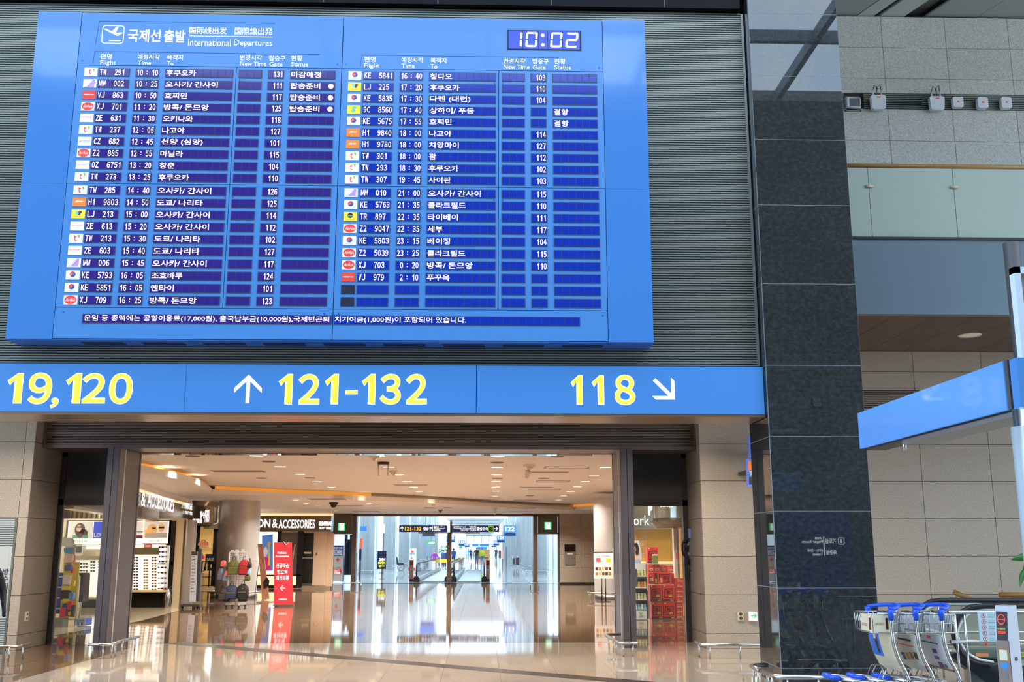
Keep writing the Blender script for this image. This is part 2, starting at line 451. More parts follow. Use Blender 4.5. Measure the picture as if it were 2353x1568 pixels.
# entrance posts, side lights
def post(name, xo, xi, label):
    t = root(name, ((xo+xi)/2, 17.9, 0), label, 'post')
    s = 1 if xi > xo else -1
    q = MB(); q.box(xo, xo+s*.095, 17.35, 18.4, 0, 3.275); q.box(xo+s*.105, xi-s*.01, 17.35, 17.6, 0, 3.275)
    q.build('post_cladding', FRAMED if False else mat('cool tinted bronze cladding', (86, 82, 86), .35, .3), t)  # cool reflection on the post front is put into this slate colour
    q = MB(); q.box(xo+s*.105, xi, 17.36, 17.60, 0, 3.27); q.box(xo+s*.1, xi, 17.66, 18.45, 0, 3.27); q.box(xo+s*.1, xi-s*.03, 17.60, 17.66, 0, 3.27)
    q.build('inner_cladding', FRAME, t)
    MB().box(xi-s*.012, xi+s*.004, 17.62, 17.64, 0, 3.27).build('glass_door_edge', mat('pale glass edge', (214, 222, 216), .1), t)
    MB().box(xi, xi+s*.006, 18.36, 18.38, 0, 3.27).build('seam', BLACK, t)
    return t
post('door_post', -6.30, -6.09, 'bronze metal post at the left edge of the wide entrance opening')
post('door_post', 2.56, 2.345, 'bronze metal post at the right edge of the wide entrance opening')
GLS = glass('clear door glass', (240, 244, 242), .05, .97)
def sidelight(n, x0, x1, hinge):
    d = structure('door_%d' % n)
    q = MB(); q.box(x0, x0+.09, 18.36, 18.44, 0, 3.275); q.box(x1-.09, x1, 18.36, 18.44, 0, 3.275); q.box(x0, x1, 18.36, 18.44, 2.35, 2.46); q.box(x0, x1, 18.36, 18.44, 3.2, 3.275)
    q.build('door_frame', FRAMED, d)
    MB().box(x0+.09, x1-.09, 18.39, 18.42, 2.46, 3.2).build('transom_panel', DPANEL, d)
    MB().box(x0+.09, x1-.09, 18.385, 18.40, 2.46, 2.70).build('lower_panel', mat('charcoal panel lighter', (64, 62, 62), .5), d)
    MB().box(x0+.1, x1-.1, 18.395, 18.405, .01, 2.35).build('glass_pane', GLS, d)
    hx = x0+.13 if hinge > 0 else x1-.15
    q = MB(); q.box(hx, hx+.05, 18.34, 18.375, .95, 1.25); q.cyl((hx+.025, 18.36, 1.1), (hx+.025, 18.28, 1.1), .03, n=14)
    q.build('lock', STEEL, d)
sidelight(1, -7.46, -6.3, -1)
sidelight(2, 2.56, 3.68, 1)

# free standing black pier, slab by slab
t = structure('column')
PX0, PX1, PY0, PY1 = 3.575, 4.79, 12.57, 13.5
MB().box(PX0+.0015, PX1-.0015, PY0+.0015, PY1-.03, 0, 11.4).build('core', mat('pale joint', (128, 138, 146), .5), t)
zs = [0, .202, 1.135, 2.054, 2.975, 3.873, 4.941, 6.003, 6.911, 7.818, 8.73, 9.65, 10.5, 11.4]
slabs(t, 'y', [PX0, PX1], zs, PY0, DARKST, g=.0035)
slabs(t, 'x-', [PY0+.032, PY1], zs, PX0, DARKST, g=.004)
slabs(t, 'x+', [PY0+.032, PY1], zs, PX1, DARKST, g=.004)

# hall shell behind the photographer and overhead (seen in reflections)
w = structure('wall_back')
q = MB(); q.box(-30, 30, -26.4, -26, 0, 14)
q.build('wall_panel', mat('dim far hall wall', (84, 82, 80), .6), w)
ce = structure('ceiling')
a = at(2003, 40, Z=11.41); c = at(2060, 0, Z=11.41); d = (c-a).normalized(); d = -d if d.y > 0 else d
n_ = Vector((-d.y, d.x, 0)); n_ = n_ if n_.x > 0 else -n_
PN = mat('hall ceiling panel', (158, 162, 156), .5); PN2 = mat('ceiling slot', (12, 12, 13), .8)
o0 = a - n_*.0 + d*(-2.5)
def strip(u0, u1, z0, z1, name, m):
    q = MB(); L = 7.5
    P = [o0+n_*u0, o0+n_*u1, o0+n_*u1+d*L, o0+n_*u0+d*L]
    q.add([(p.x, p.y, z0) for p in P]+[(p.x, p.y, z1) for p in P], [(0,1,2,3),(7,6,5,4),(0,4,5,1),(1,5,6,2),(2,6,7,3),(3,7,4,0)])
    q.build(name, m, ce)
strip(-.0, .12, 11.5, 11.6, 'slot', PN2); strip(.12, .55, 11.41, 11.46, 'raised_band', mat('ceiling band', (190, 192, 186), .5))
strip(-.28, 0, 11.41, 11.46, 'raised_band', mat('ceiling band', (190, 192, 186), .5))
strip(.55, .95, 11.56, 11.6, 'recess_band', mat('ceiling recess', (120, 122, 118), .6))
for k in range(4): strip(-.29-.92*(k+1), -.30-.92*k, 11.42, 11.46, 'ceiling_panel', PN)
for k in range(8): strip(.96+.92*k, .95+.92*(k+1), 11.43, 11.47, 'ceiling_panel', PN)
q = MB(); q.box(-30, 30, 10.5, 19, 11.62, 11.9); q.box(-30, 30, 17.7, 18, 4.1, 11.7); q.box(-30, 30, 10.3, 10.5, 11.6, 14.1)
q.box(-30, 30, -26, -1.0, 13.8, 14.1)
q.build('roof_panel', mat('hall roof grey', (120, 124, 126), .6), ce)
q = MB()
for k in range(15): q.box(-28+k*4, -27.85+k*4, -1, 10.4, 13.7, 14.0)
for y in (2.4, 5.8): q.box(-30, 30, y, y+.15, 13.7, 14.0)
q.build('skylight_mullion', mat('skylight frame', (120, 130, 140), .5), ce)
w = structure('wall_side')  # unseen side walls, left mostly open so more sky light reaches the hall
q = MB()
for x in (-30.3, 30):
    q.box(x, x+.3, -26, 18.5, 0, 1.0); q.box(x, x+.3, -26, 18.5, 13.0, 14); q.box(x, x+.3, -26, 18.5, 6.9, 7.1)
    for k in range(8): q.box(x, x+.3, -26+k*6, -25.7+k*6, 1, 13)
q.build('wall_panel', mat('side hall wall', (140, 138, 132), .6), w)

# ------------------------------------------------------------------ departure board
BY = 12.42
BLUE = mat('board blue enamel', (72, 132, 198), .32, coat=.15)
BLUEW = mat('board blue wing gloss', (66, 126, 196), .14, coat=.6)
BLUEL = mat('board seam blue', (22, 66, 140), .5)
CELL1 = mat('violet blue display glass', (44, 34, 112), .12, emit=.16, ecol=(56, 40, 170))
CELL2 = mat('deep blue display glass', (16, 44, 140), .12, emit=.24, ecol=(14, 52, 205))
CFR = mat('display frame', (66, 70, 86), .5)
LED = mat('lit display characters', (255, 236, 232), .5, emit=1.1)
PRINT = mat('white printed letters', (246, 248, 252), .5, emit=.25)
bd = root('departure_board', (-1.87, 12.6, 4.13), 'huge blue flight departure board with lit rows of Korean text above the gate sign', 'departure board')
def panel(x0, x1, z0, z1, name='board_panel', m=BLUE, y1=12.46):
    MB().box(x0, x1, BY, y1, z0, z1).build(name, m, bd)
MB().box(-5.85, 2.12, 12.45, 12.80, 4.14, 8.51).build('board_body', BLUEL, bd)
for (a, c) in ((-5.863, -5.300), (1.567, 2.132)):
    for (e, f) in ((4.13, 6.146), (6.149, 8.525)): panel(a, c, e, f, 'wing_panel', BLUEW, 12.8)
panel(-5.292, -1.876, 7.775, 8.512); panel(-1.866, 1.559, 7.775, 8.512)
for (z0, z1) in ((6.154, 7.767), (4.535, 6.146)):
    panel(-5.292, -3.244, z0, z1); panel(-3.236, -1.876, z0, z1); panel(-1.866, .182, z0, z1); panel(.190, 1.559, z0, z1)
panel(-5.292, -1.876, 4.14, 4.527); panel(-1.866, 1.559, 4.14, 4.527)
MB().box(-5.863, 2.132, 12.43, 12.8, 4.12, 4.135).build('bottom_plate', mat('board underside blue', (46, 104, 190), .3), bd)
q = MB()
for k in range(9):
    x = -5.0+k*.75; q.box(x, x+.52, 12.55, 12.7, 4.116, 4.121)
tag(q.build('vent_slot', mat('vent dark blue', (16, 34, 70), .6), bd), kind='stuff')
q = MB()
for pts in (((-5.09, 8.06), (-5.06, 8.40), (-2.77, 8.40)), ((-5.10, 7.80), (-5.085, 7.965), (-2.16, 7.965)), ((-1.63, 7.80), (-1.615, 7.965), (.98, 7.965))):
    for a, c in zip(pts, pts[1:]): q.bar((a[0], BY-.001, a[1]), (c[0], BY-.001, c[1]), .004, .006, up=(0, -1, 0))
q.build('engraved_line', mat('engraved line', (44, 96, 176), .5), bd)
q = MB()
for x, z in ((-5.24, 7.83), (-1.93, 7.83), (-1.82, 7.83), (1.51, 7.83), (-3.29, 7.59), (-3.19, 7.59), (-3.29, 6.29), (-3.19, 6.29), (-3.29, 5.98), (-3.19, 5.98), (-3.29, 4.68), (-3.19, 4.68),
             (.13, 7.59), (.24, 7.59), (.13, 6.29), (.24, 6.29), (.13, 5.98), (.24, 5.98), (.13, 4.68), (.24, 4.68), (-5.19, 4.47), (-1.98, 4.47), (-1.8, 4.47), (1.5, 4.47)):
    q.cyl((x, BY-.004, z), (x, BY+.01, z), .012, n=8)
tag(q.build('screw', mat('blue screw head', (40, 100, 190), .3, .3), bd), kind='stuff')

PW = .0968
cell_me = {}
def strip_of(x0, n, zc, w, m, cells):
    h = .107
    q = MB(); q.box(x0-.006, x0+w+.006, BY-.006, BY+.002, zc-h/2-.006, zc+h/2+.006)
    st = q.build('display_strip', CFR, bd)
    cw = w/n
    for i in range(n):
        if cells is None:
            k = (round(cw, 3), m.name)
            if k not in cell_me:
                c = MB(); c.box(.003, cw-.003, -.003, 0, -h/2+.003, h/2-.003); cell_me[k] = c.mesh('display_cell', m)
            inst('display_cell', cell_me[k], (x0+i*cw, BY-.006, zc), st)
        else: cells.box(x0+i*cw+.003, x0+(i+1)*cw-.003, BY-.009, BY-.006, zc-h/2+.003, zc+h/2-.003, 0 if m is CELL1 else 1)
    return st
WHT = mat('logo plate white', (238, 238, 236), .4, emit=.12)
C = lambda n, c: mat('logo '+n, c, .5, emit=.15)
RED, GRN, ORG, YEL, TEA, PUR, NAV, MAR, SKYB, GRYL, BLK = C('red', (226, 60, 44)), C('green', (140, 190, 60)), C('orange', (246, 126, 30)), C('yellow', (246, 222, 40)), C('teal', (70, 190, 170)), C('lilac', (178, 140, 206)), C('navy', (20, 60, 150)), C('maroon', (110, 30, 70)), C('sky', (120, 200, 230)), C('grey', (150, 156, 160)), C('black', (24, 24, 26))
def disc(q, cx, cz, r, y, a0=0, a1=360, n=20, mi=0, rz=None):
    rz = rz or r
    pts = [(cx+r*cos(radians(a0+(a1-a0)*k/n)), cz+rz*sin(radians(a0+(a1-a0)*k/n))) for k in range(n+(0 if a1-a0 == 360 else 1))]
    q.add([(x, y, z) for x, z in pts], [tuple(range(len(pts)))], mi); return q
def logo(kind, x, zc):
    """plates 0.168 x 0.118 m on the board"""
    bgm = {'t': WHT, 'p': WHT, 'v': RED, 'a': WHT, 'e': WHT, 'c': WHT, 'o': WHT, 'k': WHT, 'l': YEL, '9': YEL, 'j': ORG, 's': YEL, '': C('off', (14, 18, 46))}[kind]
    y = BY-.009; cx = x+.084
    pl = MB().box(x, x+.168, BY-.008, BY+.002, zc-.058, zc+.058).build('logo_plate', bgm, bd)
    T = lambda s, m, u0, u1, v0, v1, **k: text(s, pl, m, (u0, u1, v0, v1), (cx, y, zc), ext=.001, **k)
    if kind == 't':
        T('t', RED, -.028, .012, -.038, .04, bold=.06)
        q = disc(MB(), cx+.034, zc+.034, .013, y-.001); q.add([(cx+.047, y-.001, zc+.034), (cx+.044, y-.001, zc+.006), (cx+.03, y-.001, zc+.0), (cx+.036, y-.001, zc+.03)], [(0,1,2,3)]); q.build('logo_mark', GRN, pl)
    elif kind == 'p':
        MB().add([(cx-.06, y, zc-.05), (cx+.03, y, zc+.052), (cx+.066, y, zc+.052), (cx+.06, y, zc-.05)], [(0,3,2,1)]).build('logo_mark', PUR, pl)
        r_ = Vector((.66, 0, .75)); text('peach', pl, WHT, (-.06, .055, -.014, .018), (cx, y-.001, zc), R=r_, U=(-.75, 0, .66), bold=.03)
    elif kind == 'v': T('vietjetair.com', WHT, -.066, .066, -.012, .014, bold=.03, shear=.2)
    elif kind == 'a':
        disc(MB(), cx, zc, .075, y, rz=.055).build('logo_mark', RED, pl); T('AirAsia', WHT, -.06, .06, -.018, .022, bold=.02, shear=.35)
    elif kind == 'e':
        T("EASTAR'JET", RED, -.075, .075, -.006, .02, shear=.1); T('이스타항공', GRYL, -.03, .035, -.028, -.016)
    elif kind == 'c':
        MB().add([(cx-.068, y, zc-.012), (cx-.05, y, zc+.01), (cx-.04, y, zc+.01), (cx-.05, y, zc-.012)], [(0,3,2,1)]).build('logo_mark', C('blue', (40, 130, 200)), pl)
        T('中国南方航空', C('blue', (40, 130, 200)), -.03, .072, -.002, .014); T('CHINA SOUTHERN', GRYL, -.03, .072, -.014, -.006)
    elif kind == 'o':
        T('ASIANA AIRLINES', GRYL, -.07, .05, -.006, .008, bold=.01)
        MB().add([(cx+.052, y, zc+.0), (cx+.06, y, zc+.016), (cx+.074, y, zc+.018), (cx+.07, y, zc+.006), (cx+.064, y, zc+.01)], [(4,3,2,1,0)]).build('logo_mark', RED, pl)
    elif kind == 'k':
        q = disc(MB(), cx, zc+.01, .036, y, 0, 180); q.build('logo_mark', RED, pl)
        q = disc(MB(), cx, zc+.01, .036, y, 180, 360); disc(q, cx+.018, zc+.012, .018, y-.0005, 0, 360); q.build('logo_mark', C('ke blue', (20, 70, 170)), pl)
        q = disc(MB(), cx-.018, zc+.008, .018, y-.0005); q.build('logo_mark', RED, pl)
        q = MB(); disc(q, cx-.006, zc+.012, .005, y-.001); q.bar((cx-.03, y-.001, zc-.004), (cx-.004, y-.001, zc+.014), .001, .006, up=(0,-1,0)); q.bar((cx+.004, y-.001, zc+.002), (cx+.03, y-.001, zc+.022), .001, .006, up=(0,-1,0)); q.build('logo_mark', WHT, pl)
        T('KOREAN AIR', GRYL, -.05, .05, -.048, -.038, bold=.02)
    elif kind == 'l':
        q = disc(MB(), cx-.018, zc+.022, .022, y, rz=.018); disc(q, cx-.012, zc-.004, .014, y, rz=.014); q.build('logo_mark', SKYB, pl)
        q = disc(MB(), cx+.024, zc+.022, .022, y, rz=.018); disc(q, cx+.016, zc-.004, .014, y, rz=.014); q.build('logo_mark', MAR, pl)
        T('JINAIR', C('brownish', (150, 120, 40)), -.04, .04, -.044, -.026)
    elif kind == '9': T('S', TEA, -.036, .036, -.042, .042, bold=.05, shear=.25)
    elif kind == 'j': T('JEJUair', WHT, -.052, .052, -.01, .018, bold=.04, shear=.3)
    elif kind == 's':
        disc(MB(), cx, zc+.012, .036, y, rz=.034).build('logo_mark', BLK, pl); T('scoot', WHT, -.028, .034, .002, .02, bold=.03); T('FLYSCOOT.COM', BLK, -.055, .055, -.05, -.042)
L_ROWS = ['t|TW|291|10|10|후쿠오카|131|마감예정|', 'p|MM|002|10|25|오사카/ 간사이|111|탑승준비|o', 'v|VJ|863|10|50|호찌민|117|탑승준비|o', 'a|XJ|701|11|20|방콕/ 돈므앙|125|탑승준비|o',
 'e|ZE|631|11|30|오키나와|118||', 't|TW|237|12|05|나고야|127||', 'c|CZ|682|12|45|선양 (심양)|101||', 'a|Z2|885|12|55|마닐라|115||', 'o|OZ|6751|13|20|창춘|104||', 't|TW|273|13|25|후쿠오카|110||',
 't|TW|285|14|40|오사카/ 간사이|126||', 'j|H1|9803|14|50|도쿄/ 나리타|125||', 'l|LJ|213|15|00|오사카/ 간사이|114||', 'e|ZE|613|15|20|오사카/ 간사이|112||', 't|TW|213|15|30|도쿄/ 나리타|102||',
 'e|ZE|603|15|40|도쿄/ 나리타|127||', 'p|MM|006|15|45|오사카/ 간사이|117||', 'k|KE|5793|16|05|조호바루|124||', 'k|KE|5851|16|05|옌타이|101||', 'a|XJ|709|16|25|방콕/ 돈므앙|123||']
R_ROWS = ['k|KE|5841|16|40|칭다오|103||', 'l|LJ|225|17|20|후쿠오카|110||', 'k|KE|5835|17|30|다롄 (대련)|104||', '9|9C|8560|17|40|상하이/ 푸둥||결항|', 'k|KE|5675|17|55|호찌민||결항|',
 'j|H1|9840|18|00|나고야|114||', 'j|H1|9780|18|00|치앙마이|127||', 't|TW|301|18|00|괌|112||', 't|TW|293|18|30|후쿠오카|102||', 't|TW|307|19|45|사이판|103||',
 'p|MM|010|21|00|오사카/ 간사이|115||', 'k|KE|5763|21|35|클라크필드|110||', 's|TR|897|22|35|타이베이|111||', 'a|Z2|9047|22|35|세부|117||', 'k|KE|5803|23|15|베이징|104||',
 'a|Z2|5039|23|25|클라크필드|115||', 'a|XJ|703| 0|20|방콕/ 돈므앙|110||', 'v|VJ|979| 2|10|푸꾸옥|||', '||||||||', '||||||||']
allcells = MB()
def kw(s): return sum(PW if ord(c) > 0x2000 else PW*.5 for c in s)
for side, rows, X, cm in ((0, L_ROWS, (-5.197, -5.007, -4.531, -4.150, -3.199, -2.821, -2.533), CELL1), (1, R_ROWS, (-1.78, -1.581, -1.104, -.722, .231, .609, .896), CELL2)):
    for i, row in enumerate(rows):
        zc = 7.672-.1594*i if i < 10 else 6.058-.1594*(i-10)
        lg, al, num, hh, mm, dest, gate, stat, dot = row.split('|')
        logo(lg, X[0], zc)
        cells = None if i >= 15 else allcells
        st = [strip_of(X[k+1], n, zc, wd, cm, cells) for k, (n, wd) in enumerate(((4, .388), (3, .292), (9, .868), (3, .291), (2, .196), (6, .578)))]
        yb = BY-.010
        def put(s, k, u0, u1, hgt=.078):
            if s.strip(): text(s, st[k], LED, (u0, u1, -hgt/2, hgt/2), (X[k+1], yb, zc), bold=0.010, ext=.001)
        led(al, st[0], LED, .008, .046, .080, (X[1], yb, zc)) if al else None; led(num, st[0], LED, .198, .0462, .080, (X[1], yb, zc)) if num else None
        if hh:
            led(hh, st[1], LED, .006, .044, .080, (X[2], yb, zc)); put(':', 1, .137, .15, .05); led(mm, st[1], LED, .2, .044, .080, (X[2], yb, zc))
        put(dest, 2, .01, .005+kw(dest), .084 if '(' not in dest else .092)
        if gate: led(gate, st[4], LED, .06, .044, .080, (X[5], yb, zc))
        put(stat, 5, .01, .005+kw(stat), .084)
        if dot:
            q = disc(MB(), X[6]+.53, zc, .034, yb); q.build('lamp_dot', LED, st[5])
tk = []
for (x0, n, wd) in ((-4.945, 33, 3.056), (-1.854, 32, 3.061)):
    tk.append(strip_of(x0, n, 4.389, wd, CELL1 if x0 < -4 else CELL2, allcells))
text('운임 등 총액에는 공항이용료(17,000원), 출국납부금(10,000원),국제빈곤퇴', tk[0], LED, (.02, 3.03, -.042, .046), (-4.945, BY-.01, 4.389), bold=.004)
text('치기여금(1,000원)이 포함되어 있습니다.', tk[1], LED, (.01, 1.64, -.042, .046), (-1.854, BY-.01, 4.389), bold=.004)
o = allcells.build('display_cell', [CELL1, CELL2], bd); tag(o, kind='stuff')
# headings
def px_text(s, u0, v0, u1, v1, Y, parent, m, **k):
    """lettering whose box on the plane Y runs from pixel (u0,v0) top left to (u1,v1) bottom right"""
    a = at(u0, v0, Y=Y); c = at(u1, v1, Y=Y)
    return text(s, parent, m, (a.x, c.x, c.z, a.z), (0, Y, 0), **k)
y = BY-.002
hdr = MB(); 
for du, dl in ((0, 0), (606, 7)):
    for ko, en, u, w1, w2, v in (('편명', 'Flight', 231, 26, 35, 124), ('예정시각', 'Time', 317, 50, 30, 125), ('목적지', 'To', 384, 36, 15, 126), ('변경시각', 'New Time', 552, 50, 60, 127), ('탑승구', 'Gate', 619, 37, 30, 128), ('현황', 'Status', 669, 26, 38, 128)):
        u += du*(1-.0005*(u-231)/100); vv = v+dl
        if du: u += 0
        px_text(ko, u, vv, u+w1, vv+12.5, y, bd, PRINT, bold=.012)
        px_text(en, u, vv+14.5, u+w2, vv+25 + (2.5 if en == 'Flight' else 0), y, bd, PRINT, bold=.01)
px_text('국제선', 295, 67, 368, 97, y, bd, PRINT, bold=.022); px_text('출발', 378, 69, 425, 98, y, bd, PRINT, bold=.022)
px_text('国际线出发', 436, 62, 521, 79, y, bd, PRINT, bold=.015); px_text('国際線出発', 540, 63, 626, 81, y, bd, PRINT, bold=.015)
px_text('International', 433, 89, 530, 107, y, bd, PRINT, bold=.005); px_text('Departures', 538, 91, 625, 110, y, bd, PRINT, bold=.005)
q = MB(); a = at(436, 82.5, Y=y); c = at(625, 85, Y=y); q.box(a.x, c.x, y-.002, y, a.z-.005, a.z+.005); q.build('rule', PRINT, bd)
# plane pictogram
q = MB(); a = at(236, 58, Y=y); c = at(283.5, 101, Y=y); x0, x1, z0, z1 = a.x, c.x, c.z, a.z
wd, ht = x1-x0, z1-z0
rr = .045
def rr_pts(x0, x1, z0, z1, r, n=5):
    P = []
    for (cx, cz, a0) in ((x1-r, z1-r, 0), (x0+r, z1-r, 90), (x0+r, z0+r, 180), (x1-r, z0+r, 270)):
        P += [(cx+r*cos(radians(a0+90*k/n)), cz+r*sin(radians(a0+90*k/n))) for k in range(n+1)]
    return P
P = rr_pts(x0, x1, z0, z1, rr); Q = rr_pts(x0+.012, x1-.012, z0+.012, z1-.012, rr-.01)
n = len(P); q.add([(x, y-.001, z) for x, z in P+Q], [(i, (i+1) % n, (i+1) % n+n, i+n) for i in range(n)])
F_ = lambda pts: q.add([(x0+u*wd, y-.001, z0+v*ht) for u, v in pts], [tuple(range(len(pts)))])
F_([(.10,.78),(.16,.82),(.30,.74),(.52,.62),(.80,.48),(.90,.60),(.86,.62),(.78,.58),(.70,.42),(.30,.66)][:0] or [(.08,.78),(.14,.83),(.30,.74),(.62,.60),(.56,.50),(.30,.64)])
F_([(.42,.66),(.62,.92),(.74,.94),(.62,.60),(.52,.56)]); F_([(.56,.60),(.92,.62),(.90,.56),(.74,.44),(.66,.44),(.36,.62)])
F_([(.34,.14),(.88,.14),(.88,.20),(.34,.20)])
q.build('plane_pictogram', PRINT, bd)
# clock
ck = MB().box(.298, 1.277, BY-.008, BY+.002, 8.07, 8.352).build('clock_window', BLK, bd)
q = MB()
xs = [.31, .505, .712, .833, 1.03, 1.262]
for a, c in zip(xs, xs[1:]): q.box(a+.004, c-.004, BY-.012, BY-.008, 8.082, 8.34)
q.build('clock_glass', mat('clock blue glass', (12, 58, 190), .15, emit=.3), ck)
SEG = {'0': 'abcdef', '1': 'bc', '2': 'abged'}
def seg(ch, x, z, w, h, q):
    t = .026; yy = BY-.014; sh = lambda px, pz: (px+(pz-z)*.08, yy, pz)
    R_ = {'a': (x+.01, x+w-.01, z+h-t, z+h), 'd': (x+.01, x+w-.01, z, z+t), 'g': (x+.01, x+w-.01, z+h/2-t/2, z+h/2+t/2),
          'f': (x, x+t, z+h/2+.008, z+h-.006), 'e': (x, x+t, z+.006, z+h/2-.008), 'b': (x+w-t, x+w, z+h/2+.008, z+h-.006), 'c': (x+w-t, x+w, z+.006, z+h/2-.008)}
    for s_ in SEG[ch]:
        a, c, e, f = R_[s_]; g = .008
        if c-a > f-e: P = [(a+g, e), (c-g, e), (c, (e+f)/2), (c-g, f), (a+g, f), (a, (e+f)/2)]
        else: P = [(a, e+g), ((a+c)/2, e), (c, e+g), (c, f-g), ((a+c)/2, f), (a, f-g)]
        q.add([sh(*p) for p in P], [tuple(range(6))])
zc = 8.107
for ch, x, w_ in (('1', .37, .115), ('0', .535, .15), ('0', .865, .15), ('2', 1.065, .16)): q = MB(); seg(ch, x, zc, w_, .215, q); q.build('clock_digit', LED, ck)
for x, z in ((.767, 8.28), (.769, 8.14)): disc(MB(), x, z, .024, BY-.014).build('colon_dot', LED, ck)

# ------------------------------------------------------------------ gate sign
GB = mat('lit blue sign face', (56, 108, 172), .3, emit=.42, ecol=(66, 134, 206))
YL = mat('lit yellow numerals', (236, 190, 40), .5, emit=.66, ecol=(255, 214, 70)); WL = mat('lit white', (255, 255, 255), .4, emit=1.05)
gs = root('gate_sign', (-2.5, 12.7, 3.26), 'long backlit blue gate sign with yellow numbers and white arrows over the entrance', 'sign')
for (a, c) in ((-9, -3.707), (-3.697, -.086), (-.078, 3.552)):
    MB().box(a, c, 12.65, 12.79, 3.262, 3.865).build('sign_panel', GB, gs)
SY = 12.648
def gchars(items):
    for ch, u0, u1, v0, v1 in items:
        a = at(u0, v0, Y=SY); c = at(u1, v1, Y=SY); f = chr(ord(ch)+0xFEE0); e = .009
        text(f, gs, WL, (a.x-e, c.x+e, c.z-e, a.z+e), (0, SY, 0), bold=.036, res=6, ext=.001, name='numeral')
        text(f, gs, YL, (a.x, c.x, c.z, a.z), (0, SY-.001, 0), bold=.012, res=6, ext=.002, name='numeral')
gchars([('1', -38, -12, 858, 926), ('1', 21, 47, 859, 926), ('9', 70, 115, 858, 928), (',', 117, 132, 916, 937), ('1', 155, 182, 859, 926), ('2', 192, 239, 859, 926), ('0', 255, 301, 859, 928),
 ('1', 643, 669, 861, 928), ('2', 688, 732, 861, 928), ('1', 749, 775, 861, 928), ('-', 795, 820, 898, 905), ('1', 834, 860, 861, 928), ('3', 875, 919, 861, 929), ('2', 934, 979, 861, 928),
 ('1', 1313, 1338, 864, 929), ('1', 1361, 1387, 864, 929), ('8', 1413, 1459, 863, 930)])
def arrow(q, cx, cz, ang, h, t, y, hw=None):
    """arrow pointing along ang from a tail, total height h, stroke t"""
    d = Vector((cos(ang), 0, sin(ang))); n = Vector((-d.z, 0, d.x)); c = Vector((cx, y, cz)); hw = hw or h*.47
    tip = c+d*h/2
    def P(*pts): q.add([c+d*a+n*b for a, b in pts], [tuple(range(len(pts)))])
    P((-h/2, -t/2), (h/2-t*.9, -t/2), (h/2-t*.9, t/2), (-h/2, t/2))
    for s in (1, -1):
        pts = [(h/2, 0), (h/2-hw, s*hw), (h/2-hw-t*1.3, s*hw), (h/2-t*1.35, 0)]
        P(*(pts if s < 0 else pts[::-1]))
    return q
q = arrow(MB(), -2.925, 3.555, pi/2, .36, .046, SY-.002, .17); q.build('arrow', WL, gs)
q = arrow(MB(), 2.29, 3.57, -pi/4, .36, .046, SY-.002, .17); q.build('arrow', WL, gs)

# ------------------------------------------------------------------ passage behind the doors
def qr(q, u0, v0, u1, v1, Y, d=.05, mi=0, f=0.0):
    """box standing on the plane Y whose front face spans the given pixels, d deep, f in front"""
    a = at(u0, v0, Y=Y); c = at(u1, v1, Y=Y)
    return q.box(a.x, c.x, Y-f, Y+d, c.z, a.z, mi)
def rect(name, m, parent, u0, v0, u1, v1, Y, d=.05, f=0.0): return qr(MB(), u0, v0, u1, v1, Y, d, 0, f).build(name, m, parent)
def base(u, v): return at(u, v, Z=0)
CREAM = mat('cream shop panel', (232, 212, 176), .5)
GOLDG = mat('warm lit panel', (250, 226, 180), .5, emit=.75, ecol=(255, 226, 176))
LITW = mat('backlit white panel', (255, 250, 240), .4, emit=1.0, ecol=(255, 248, 236))
SIGNW = mat('shop letters lit white', (255, 255, 255), .4, emit=1.0, ecol=(250, 250, 255))
BRZ = mat('bronze shop fascia', (126, 112, 90), .15, .7)
BRN = mat('brown portal cladding', (92, 76, 68), .4, .2)
BEIGE = mat('beige wall panel', (206, 178, 150), .5)
PAINT = mat('taupe wall paint', (150, 132, 116), .6)
COVE = mat('amber cove light', (250, 180, 70), .6, emit=.55, ecol=(235, 160, 60))

w = structure('wall_passage')
q = MB(); q.box(-16.2, -16, 18.4, 49, 0, 3.7); q.box(6.6, 6.8, 18.4, 49, 0, 3.7); q.box(-16, -7.46, 18.44, 18.6, 0, 3.7); q.box(3.68, 6.7, 18.44, 18.6, 0, 3.7)
q.build('wall_panel', PAINT, w)
q = MB(); q.box(-16, -6.3, 18.44, 18.6, 3.28, 3.7); q.box(2.56, 6.7, 18.44, 18.6, 3.28, 3.7); q.box(-6.3, 2.56, 18.5, 18.7, 3.28, 3.7)
q.build('lintel_panel', FRAMED, w)
c2 = root('ceiling', kind='structure')
MB().box(-16.2, 6.8, 18.6, 49, 3.45, 3.7).build('upper_ceiling', CEILW, c2)
# curved lower ceiling with lit cove slot
E1 = [at(u, v, Z=3.2) for u, v in ((487,1135),(560,1138),(640,1142),(760,1146),(850,1150),(1000,1157),(1150,1166),(1250,1170),(1320,1173),(1362,1171),(1440,1166))]
E2 = [at(u, v, Z=3.2) for u, v in ((300,1082),(340,1088),(380,1095),(420,1104),(450,1112),(472,1122),(487,1135))]
low = [(p.x, p.y) for p in E2] + [(p.x, p.y) for p in E1[1:]]
poly = low + [(6.5, low[-1][1]+.2), (6.5, 48.9), (-15.9, 48.9), (-15.9, low[0][1])]
MB().prism(poly, 'z', 3.2, 3.34).build('lower_ceiling', CEILW, c2)
cv = [(x, y+.35) for x, y in low[6:]] + [(6.4, low[-1][1]+.4)]
for i0, i1, m_ in ((0, 4, COVE), (4, 8, CEILW), (8, len(cv)-1, COVE)): MB().wall(cv[i0:i1+1], 3.34, 3.449, .03).build('cove_strip', m_, c2)
MB().wall([(x-.3, y+.2) for x, y in low[:7]], 3.34, 3.449, .03).build('cove_strip', COVE, c2)

